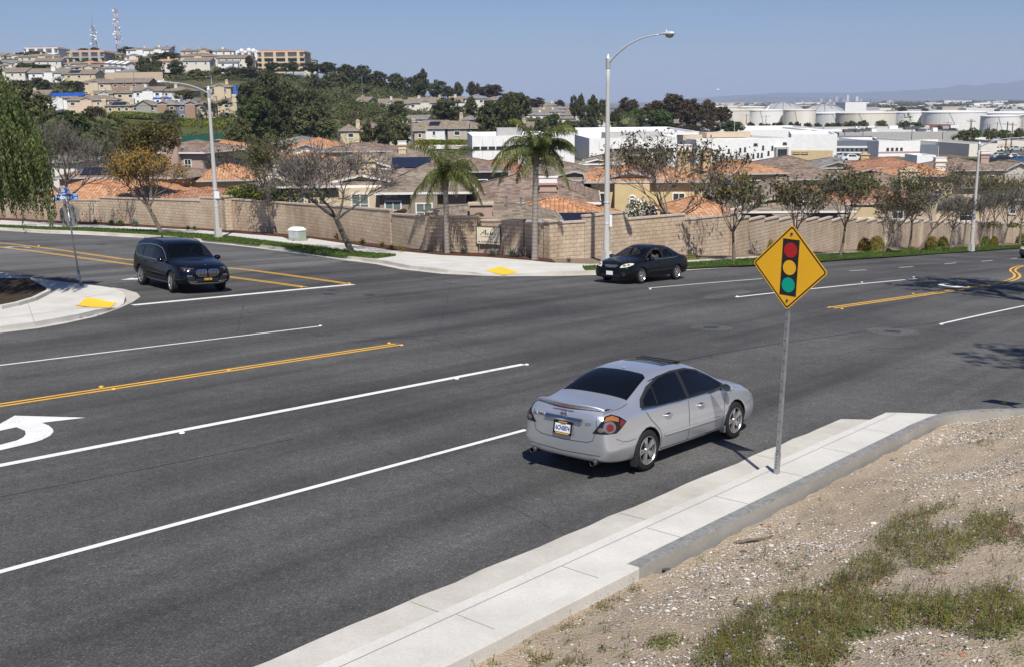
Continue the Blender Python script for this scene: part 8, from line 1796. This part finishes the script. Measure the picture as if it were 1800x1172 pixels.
 c.patch('grille', [(-.36, .74), (-.26, .645), (0, .62), (.26, .645), (.36, .74), (.2, .765), (-.2, .765)], 'F', 'trim_black', .005, step=.04); g = c.root.children[-1]
 for k in range(3): c.seam('grille_bar', [(-.30+.03*k, .735-.03*k), (0, .725-.03*k), (.30-.03*k, .735-.03*k)], 'F', .010, 'galvanised', .010, g)
 h = c.proj((5, 0, .69), (-1, 0, 0))[0]; m = MB().mat('chrome')
 for rx, rz in ((.055, .036), (.022, .034), (.05, .016)): m.tube([h+Vector((.018, rx*cos(2*pi*k/16), (.010 if rz < .02 else 0)+rz*sin(2*pi*k/16))) for k in range(17)], .005, 5)
 m.build('oval_badge', c.root)
 c.patch('lower_intake', [(-.50, .335), (-.44, .27), (.44, .27), (.50, .335), (.40, .385), (-.40, .385)], 'F', 'black', .005, step=.05)
 c.seam('bumper_line', [(-.66, .60), (-.35, .545), (0, .53), (.35, .545), (.66, .60)], 'F', .008)
 h = c.proj((5, 0, .43), (-1, 0, 0))[0]; plate(c, h+Vector((.03, 0, 0)), (1, 0, 0), None)
 pl_ = c.root.children[-1]; m = MB().mat('plate_navy')
 for k in range(7): m.box((-.115+.038*k, -.012, .004), (.016+.006*(k % 2), .07, .001))
 m.build('blurred_characters', pl_, uvs=False)
 for sy in (-1, 1): c.seam('bonnet_seam', [(1.25, sy*.73), (1.7, sy*.66), (2.1, sy*.40), (2.22, sy*.30)], 'T', .008)
 m = MB().mat('old_concrete'); r = random.Random(3)                            # peeling lacquer flecks on the bonnet
 for _ in range(60):
  x, y = r.uniform(1.55, 2.0), r.gauss(-.05, .28); h = c.proj((x, y, 3), (0, 0, -1))
  if h: s_ = r.uniform(.008, .02); m.face([h[0]+h[1]*.002+Vector((s_*cos(a), s_*sin(a), 0)) for a in (0, 1.7, 3.2, 4.9)])
 m.build('peeling_flecks', c.root)
 seats(c, (.05, -.78), .38, .42); steering(c, .62, .38, .88)
 m = MB().mat('trim_black'); m.box((.95, 0, .86), (.55, 1.3, .16)); m.build('dashboard', c.root)
 d = driver(c, .08, .38, .50, 'shirt_dark'); return c, d
CB, DB = camry()
a, b = G(1187, 493), G(1127, 498); hd = atan2(-AY, -AX); f = Vector((cos(hd), sin(hd), 0)); lf = Vector((-sin(hd), cos(hd), 0)); mid = (a+b)/2; CB.place(mid-lf*.80, hd)
tag(DB, 'driver of the black sedan in dark clothes, hand on the wheel', 'person'); DB.matrix_world = CB.root.matrix_world.copy()
# ---- dark blue SUV waiting at the stop bar
SU = [(-2.45, .50, .62, .54, .74, .72, .74, .97, .66, 1.18, .42, 1.27, 1.30), (-2.40, .40, .82, .44, .92, .70, .88, 1.0, .78, 1.25, .52, 1.46, 1.50), (-2.22, .32, .88, .36, .97, .68, .94, 1.06, .83, 1.52, .67, 1.69, 1.70), (-1.85, .28, .91, .33, 1.0, .66, .95, 1.07, .83, 1.57, .69, 1.73, 1.75), (-1.30, .26, .92, .32, 1.0, .66, .95, 1.08, .82, 1.58, .69, 1.745, 1.765), (-.60, .25, .92, .31, 1.0, .66, .95, 1.07, .82, 1.59, .69, 1.755, 1.775), (0, .25, .92, .31, 1.0, .66, .945, 1.06, .82, 1.57, .69, 1.73, 1.755), (.40, .25, .92, .31, 1.0, .66, .94, 1.05, .82, 1.49, .70, 1.65, 1.68), (.80, .25, .92, .31, .995, .66, .93, 1.04, .84, 1.30, .72, 1.41, 1.44), (1.15, .26, .92, .32, .995, .66, .93, 1.02, .84, 1.11, .66, 1.18, 1.20), (1.45, .27, .92, .33, 1.0, .66, .93, 1.0, .84, 1.07, .60, 1.12, 1.135), (1.95, .28, .90, .34, .98, .62, .91, .93, .80, 1.01, .50, 1.055, 1.07), (2.28, .30, .84, .36, .92, .58, .85, .84, .74, .93, .42, .985, 1.0), (2.42, .34, .72, .40, .80, .56, .74, .76, .64, .86, .36, .91, .925), (2.48, .42, .55, .46, .62, .56, .60, .70, .50, .80, .28, .85, .86)]
def suv():
 c = Car('dark_blue_suv', 'dark blue sport utility car waiting at the stop line of the side street', SU, 'paint_navy', arches=((1.50, .38), (-1.475, .38)), ar=.415, wy=.60)
 c.wheels(((1.50, 1), (-1.475, 0)), 1.70, .375, .25, 10, 1, steer=-.12)
 ws = [(.42, -.68), (.42, .68), (.8, .74), (1.10, .80), (1.16, .4), (1.18, 0), (1.16, -.4), (1.10, -.80), (.8, -.74)]
 A = [(-.16, 1.10), (-.16, 1.54), (.1, 1.53), (.36, 1.47), (.62, 1.35), (.95, 1.13), (.93, 1.10)]; B = [(-.26, 1.10), (-.26, 1.545), (-.8, 1.55), (-1.12, 1.54), (-1.16, 1.12)]; Cq = [(-1.26, 1.13), (-1.23, 1.535), (-1.6, 1.50), (-1.92, 1.42), (-2.06, 1.33), (-1.88, 1.16)]
 open_cabin(c, [('T', shrink(ws, .07))]+[(p, shrink(A, .10)) for p in 'LR'])
 c.patch('windscreen', ws, 'T', 'clear_glass', .004); c.patch('rear_window', [(-.60, 1.14), (.60, 1.14), (.52, 1.42), (-.52, 1.42)], 'B', 'car_glass', .005)
 for pl in 'LR':
  sy = 1 if pl == 'L' else -1
  c.patch('side_window', A, pl, 'clear_glass', .004); c.patch('side_window', B, pl, 'car_glass', .004); c.patch('side_window', Cq, pl, 'car_glass', .004, step=.04)
  c.seam('chrome_surround', [(.98, 1.075), (.2, 1.07), (-1.2, 1.085), (-1.90, 1.135), (-2.11, 1.33), (-1.95, 1.44), (-1.6, 1.525), (-.8, 1.575), (-.1, 1.57), (.4, 1.49), (.70, 1.33), (1.0, 1.09)], pl, .018, 'galvanised', .006)
  c.seam('door_pillar', [(-.21, 1.07), (-.21, 1.52)], pl, .10, 'trim_black', .005); c.seam('door_pillar', [(-1.21, 1.09), (-1.17, 1.48)], pl, .09, 'trim_black', .005)
  c.seam('door_seam', [(-.21, 1.07), (-.20, .7), (-.19, .36)], pl); c.seam('door_seam', [(1.02, 1.06), (1.0, .8), (.98, .36)], pl); c.seam('door_seam', [(-1.30, 1.09), (-1.22, .86), (-1.04, .66), (-1.0, .36)], pl); c.seam('sill_trim', [(-1.02, .35), (0, .34), (1.05, .345)], pl, .05, 'alloy', .010); c.seam('body_crease', [(-1.9, .93), (-.5, .90), (.9, .88)], pl, .006, 'seam', .002)
  for x in (-1.02, -.02): h = c.proj((x+.1, sy*3, .94), (0, -sy, 0))[0].y; m = MB().mat('paint_navy'); m.tube([(x, h+sy*.004, .94), (x+.04, h+sy*.036, .945), (x+.17, h+sy*.036, .945), (x+.21, h+sy*.004, .94)], .016, 6); m.build('door_handle', c.root, smooth=True)
  m = MB().mat('trim_black'); m.tube([(x_, sy*.66, c.proj((x_, sy*.66, 3), (0, 0, -1))[0].z+dz_) for x_, dz_ in ((-1.85, .0), (-1.7, .03), (-1.2, .035), (-.5, .035), (.1, .03), (.25, .0))], .016, 6); m.build('roof_rail', c.root)
  q = lambda P_: [(a*(1 if sy < 0 else -1), b) for a, b in P_]
  dd = Vector((-1, -sy*.55, -.12)).normalized(); ax = Vector((0, 0, 1)).cross(-dd).normalized(); ay = (-dd).cross(ax).normalized(); org = Vector((2.35, sy*.66, .82))-dd*2
  c.patch('head_lamp', q([(.24, -.05), (.24, .08), (.0, .095), (-.24, .125), (-.30, .08), (-.22, -.03), (-.05, -.06)]), (org, ax, ay, dd), 'lamp_dark', .006, step=.03); hl = c.root.children[-1]
  for cx in (-.10, .05): c.patch('lens', q([(cx+.038*cos(a), .025+.036*sin(a)) for a in [2*pi*k/12 for k in range(12)]]), (org, ax, ay, dd), 'lamp_clear', .012, hl, .02)
  c.patch('day_light', q([(-.24, .085), (.18, .062), (.18, .075), (-.22, .10)]), (org, ax, ay, dd), 'lamp_clear', .011, hl, .02)
  c.patch('side_intake', [(sy*.42, .44), (sy*.66, .46), (sy*.72, .60), (sy*.70, .66), (sy*.50, .62)], 'F', 'black', .005, step=.04); si = c.root.children[-1]
  c.seam('intake_trim', [(sy*.40, .435), (sy*.60, .44), (sy*.70, .47)], 'F', .022, 'alloy', .012, si); c.seam('fog_light', [(sy*.55, .645), (sy*.72, .65)], 'F', .04, 'lamp_clear', .012, si)
  dd = Vector((1, -sy*1.1, 0)).normalized(); ax = Vector((0, 0, 1)).cross(-dd).normalized(); ay = (-dd).cross(ax).normalized(); org = Vector((-2.3, sy*.78, 1.0))-dd*2
  c.patch('tail_lamp', q([(-.28, -.06), (-.26, .07), (.1, .08), (.22, .03), (.12, -.05)]), (org, ax, ay, dd), 'lamp_red', .006, step=.04)
  c.seam('side_marker', [(1.93, .52), (1.90, .60), (1.86, .68)], pl, .02, 'lamp_amber', .006)
  kp = [(sy*.045, .61), (sy*.28, .61), (sy*.39, .69), (sy*.40, .80), (sy*.36, .85), (sy*.07, .85), (sy*.035, .80)]
  c.patch('grille', kp, 'F', 'black', .006, step=.03); g = c.root.children[-1]; c.seam('grille_frame', kp+[kp[0]], 'F', .014, 'chrome', .014, g)
  for k in range(6): x = sy*(.085+.052*k); c.seam('grille_bar', [(x, .625), (x, .84)], 'F', .013, 'chrome', .020, g)
 add_mirrors(c, .84, .93, 1.12, 'paint_navy', 1.15)
 c.patch('lower_intake', [(-.38, .43), (.38, .43), (.42, .54), (-.42, .54)], 'F', 'black', .005); c.seam('skid_plate', [(-.62, .40), (-.4, .375), (.4, .375), (.62, .40)], 'F', .05, 'alloy', .012)
 h = c.proj((5, 0, .52), (-1, 0, 0))[0]; plate(c, h+Vector((.03, 0, 0)), (1, 0, 0), 'FOREDOME', 'plate_black', 'plate_gold', w_=.32, h_=.16)
 h = c.proj((2.28, 0, 3), (0, 0, -1)); m = MB().mat('chrome'); m.lathe([(.001, .012), (.04, .010), (.042, 0)], 16); o = m.build('round_badge', c.root); o.location = h[0]; m = MB().mat('sign_blue'); m.lathe([(.001, .014), (.026, .013)], 12); m.build('badge_centre', o)
 for sy in (-1, 1): c.seam('bonnet_seam', [(1.30, sy*.84), (1.8, sy*.80), (2.2, sy*.62)], 'T', .008); c.seam('bonnet_crease', [(1.4, sy*.45), (1.9, sy*.38), (2.25, sy*.30)], 'T', .006, 'paint_navy', .004)
 h = c.proj((-1.7, 0, 3), (0, 0, -1))[0]; m = MB().mat('paint_navy'); m.add([h+Vector(v) for v in ((-.10, -.03, 0), (-.10, .03, 0), (.09, 0, 0), (-.09, 0, .07))], [(0, 1, 3), (0, 3, 2), (1, 2, 3)]); m.build('roof_fin', c.root)
 seats(c, (-.02, -.9), .40, .60, .7); steering(c, .58, .40, 1.08); m = MB().mat('trim_black'); m.box((.92, 0, 1.0), (.55, 1.4, .18)); m.build('dashboard', c.root)
 return c, driver(c, .04, .40, .68, 'shirt_blue')
CC, DC = suv()
a, b = G(249, 502), G(303, 514); hd = radians(90-142); lf = Vector((-sin(hd), cos(hd), 0)); mid = (a+b)/2; CC.place(mid+lf*.92, hd)
tag(DC, 'driver of the dark blue car in a pale blue shirt, hand on the wheel', 'person'); DC.matrix_world = CC.root.matrix_world.copy()
# ---- dark car cut by the right edge
def edge_car():
 n = copy_tree(CB.root); n.name = 'dark_car'; tag(n, 'dark grey car cut off by the right edge on the far lanes', 'car')
 g = G(1797, 455); hd = atan2(-AY, -AX)-.05
 f = Vector((cos(hd), sin(hd), 0)); P = g-f*2.2+Vector((.55, -.1, 0)); keep = CB.root; CB.root = n; CB.place(P, hd); CB.root = keep
 for ch in n.children:
  if ch.name.startswith('body'): ch.data = ch.data.copy(); ch.data.materials[0] = M_('paint_grey')
  if ch.name.startswith(('peeling', 'licence')): bpy.data.objects.remove(ch)
edge_car()
# ------------------------------------------------------------------ dirt bank: stones, weeds, flowers
def bank_hit(px, py):
 d = ray(px, py); t = 1.5; o = Vector((0, 0, CAMZ))
 while t < 40:
  p = o+d*t; u, v = uv(p.x, p.y)
  if p.z < bank(u, v): break
  t += .06
 return Vector((p.x, p.y, bank(u, v))), u, v
def stones():
 r = random.Random(9); M4 = [plain('stone_pale', (.58, .56, .52), .85), plain('stone_grey', (.24, .235, .23), .85), plain('stone_tan', (.46, .38, .29), .9), plain('stone_dark', (.08, .075, .07), .85), plain('stone_rust', (.42, .19, .11), .9)]
 mats = ['stone_pale', 'stone_grey', 'stone_tan', 'stone_dark', 'stone_rust']; m = MB(); c = 0
 while c < 20000:
  u, v = r.uniform(4.5, 21), 5.75-abs(r.gauss(0, 1))*3.0
  if v < -2.2: continue
  x, y = xy(u, v); f = mn.noise((x*.55, y*.55, 7))+.5*mn.noise((x*1.6, y*1.6, 2))
  if r.random() > .12+max(0, min(.88, (f+.12)*2.6)): continue
  c += 1; s = r.uniform(.006, .014)*(1+.5*(r.random() < .15)+1.6*(r.random() < .015)); z = bank(u, v)+s*.25
  m.mat(mats[0] if r.random() < .42 else r.choice(mats[:4]) if r.random() < .97 else 'stone_rust'); an = r.uniform(0, 6.28); a, b, h = s*r.uniform(.8, 1.5), s*r.uniform(.6, 1.0), s*r.uniform(.4, .8)
  ca, sa = cos(an), sin(an); P = [(a, 0, 0), (.3*a, b, .1*h), (-a, .2*b, 0), (-.2*a, -b, .15*h), (0, 0, h), (0, 0, -h)]
  m.add([(x+p[0]*ca-p[1]*sa, y+p[0]*sa+p[1]*ca, z+p[2]) for p in P], [(0, 1, 4), (1, 2, 4), (2, 3, 4), (3, 0, 4), (1, 0, 5), (2, 1, 5), (3, 2, 5), (0, 3, 5)])
 tag(m.build('gravel', uvs=False), 'loose pale and grey pebbles strewn over the dirt bank', kind='stuff')
 for k, (px, py, s, mt, lb) in enumerate([(1536, 921, .045, 'stone_pale', 'pale lump of stone at the upper edge of the weeds'), (1172, 1003, .05, 'stone_dark', 'flat black scrap on the dirt below the kerb'), (1306, 970, .05, 'stone_dark', 'black stone on the dirt beside the dry stick'), (1568, 809, .04, 'stone_dark', 'dark stone on the dirt above the gravel, upper right'), (1694, 1155, .035, 'stone_rust', 'rust coloured stone near the bottom right')]):
  p, u, v = bank_hit(px, py); m = MB().mat(mt); q = random.Random(k); m.add([(s*cos(a)*q.uniform(.7, 1.2), s*.7*sin(a)*q.uniform(.7, 1.2), z*s) for z in (-.3, .25) for a in [2*pi*i/7 for i in range(7)]]+[(0, 0, .5*s)], [(i, (i+1) % 7, 7+(i+1) % 7, 7+i) for i in range(7)]+[(7+i, 7+(i+1) % 7, 14) for i in range(7)]); tag(m.build('rock', loc=p), lb, 'rock')
 p, u, v = bank_hit(1325, 955); m = MB().mat('bark'); m.tube([(-.22, -.03, .02), (-.05, 0, .04), (.12, .03, .05), (.24, .02, .09)], [.02, .018, .012, .006], 6); m.tube([(0, 0, .04), (.1, -.05, .07), (.2, -.06, .12)], [.012, .008, .004], 5); tag(m.build('dry_stick', loc=p), 'grey forked dry stick lying on the dirt below the kerb', 'stick')
stones()
def weeds():
 r = random.Random(31); g = MB(); fl = MB(); C = 0
 W1 = [(1225, 1180), (1250, 1120), (1330, 1065), (1470, 1020), (1530, 960), (1585, 905), (1660, 885), (1720, 900), (1810, 905), (1810, 965), (1730, 955), (1650, 995), (1570, 1010), (1520, 1050), (1600, 1050), (1700, 1050), (1810, 1020), (1810, 1110), (1740, 1125), (1640, 1105), (1500, 1120), (1460, 1180)]
 spots = []
 while len(spots) < 1080:
  x, y = r.uniform(1220, 1815), r.uniform(880, 1180)
  if inside((x, y), W1) and mn.noise((x*.018, y*.018, 1)) > -.36: spots.append((x, y, 1.0))
 for _ in range(150):
  x, y = r.uniform(1220, 1800), r.uniform(870, 1172); spots.append((x, y, .55))
 for _ in range(40): x = r.uniform(780, 1250); y = r.uniform(1100, 1172); spots.append((x, y, .45)) if y > 1172-(x-760)*.62 else None
 for _ in range(85): t = r.random(); spots.append((790+320*t+r.uniform(-6, 30), 1180-160*t+r.uniform(-2, 26), .5))
 for cx, cy, n in ((1732, 776, 14), (1160, 1135, 20), (1180, 1128, 8), (1100, 1026, 14), (960, 1090, 10), (985, 1085, 6), (1380, 860, 3), (950, 1165, 12), (1010, 1165, 12), (1400, 1000, 10), (1640, 900, 8)):
  for _ in range(n): spots.append((cx+r.gauss(0, 13), cy+r.gauss(0, 6), .5))
 for px, py, sc in spots:
  h = bank_hit(px, py); p, u, v = h
  if v > 5.82 or u > 21.5: continue
  green = r.random() < .8
  g.mat('weed' if green else 'weed_dry')
  for _ in range(int(30*sc)):
   a = r.uniform(0, 6.28); d = r.uniform(.01, .13)*sc+.01; q = p+Vector((cos(a)*d, sin(a)*d, r.uniform(.0, .055)*sc)); q.z += 0
   n = (Vector((cos(a)*.5, sin(a)*.5, 1))+rv(r)*.6).normalized(); t = n.cross(rv(r))
   if t.length > .1: leaf_quad(g, q, n, t.normalized(), r.uniform(.016, .038), r.uniform(.007, .016))
  for _ in range(r.randint(1, 4) if sc > .6 else r.randint(0, 2)):
   a = r.uniform(0, 6.28); L = r.uniform(.06, .20)*sc**.5; q0 = p+Vector((r.uniform(-.05, .05), r.uniform(-.05, .05), 0)); q1 = q0+Vector((cos(a)*L*.3, sin(a)*L*.3, L)); w_ = .0022
   g.mat(r.choice(('weed', 'weed', 'weed_dry', 'leaf_hedge'))); k = len(g.v); mid = q0.lerp(q1, .5)+Vector((r.uniform(-.01, .01), r.uniform(-.01, .01), 0))
   g.v += [tuple(q0+Vector((-w_, 0, 0))), tuple(q0+Vector((w_, 0, 0))), tuple(mid+Vector((w_, 0, 0))), tuple(mid-Vector((w_, 0, 0))), tuple(q1)]; g.f += [[k, k+1, k+2, k+3], [k+3, k+2, k+4]]; g.m += [g.mi, g.mi]
   for _q in range(r.randint(2, 6)):
    f = r.uniform(.4, 1); q = q0.lerp(q1, f); t = (rv(r)+Vector((0, 0, .8))).normalized(); n = rv(r); n = n-t*n.dot(t)
    if n.length > .1: leaf_quad(g, q+t*.01, n.normalized(), t, r.uniform(.015, .032), .005)
  if r.random() < .045:
   a = r.uniform(0, 6.28); q = p+Vector((r.uniform(-.06, .06), r.uniform(-.06, .06), r.uniform(.05, .12))); fl.mat('flower');
   for k in range(5):
    b_ = a+k*2*pi/5; c = q+Vector((cos(b_)*.006, sin(b_)*.006, 0)); fl.face([c+Vector((.0045*cos(z_), .0045*sin(z_)*.8-.002, .004*sin(z_))) for z_ in (0, 1.26, 2.5, 3.8, 5.0)])
 tag(g.build('weeds', uvs=False), 'low green weeds and dry stalks growing on the dirt bank', kind='stuff')
 tag(fl.build('wild_flowers', uvs=False), 'tiny violet flowers dotted through the weeds', kind='stuff')
weeds()
def litter():
 r = random.Random(3); m = MB()
 for pts, n in (([(130, 497), (160, 503), (196, 508)], 90), ([(170, 553), (130, 562), (60, 573), (0, 581)], 130), ([(300, 424.5), (420, 436), (520, 447)], 50), ([(86, 518), (50, 534), (0, 548)], 80)):
  pl = gp(pts)
  for _ in range(n):
   t = r.random()*(len(pl)-1); i = min(len(pl)-2, int(t)); a = Vector(pl[i]).lerp(Vector(pl[i+1]), t-i); x, y = a.x+r.gauss(0, .08), a.y+r.gauss(0, .08); z = zr(x, y)+(.17 if n == 80 else .02); s = r.uniform(.02, .05); an = r.uniform(0, 6.28); m.mat(r.choice(('weed_dry', 'dry_soil', 'bark')))
   m.face([(x+s*cos(an+k)*q, y+s*sin(an+k)*q, z+r.uniform(0, .012)) for k, q in ((0, 1), (1.6, .5), (3.1, 1), (4.7, .5))])
 tag(m.build('leaf_litter', uvs=False), 'dry brown leaves gathered along the kerbs', kind='stuff')
litter()
haze()
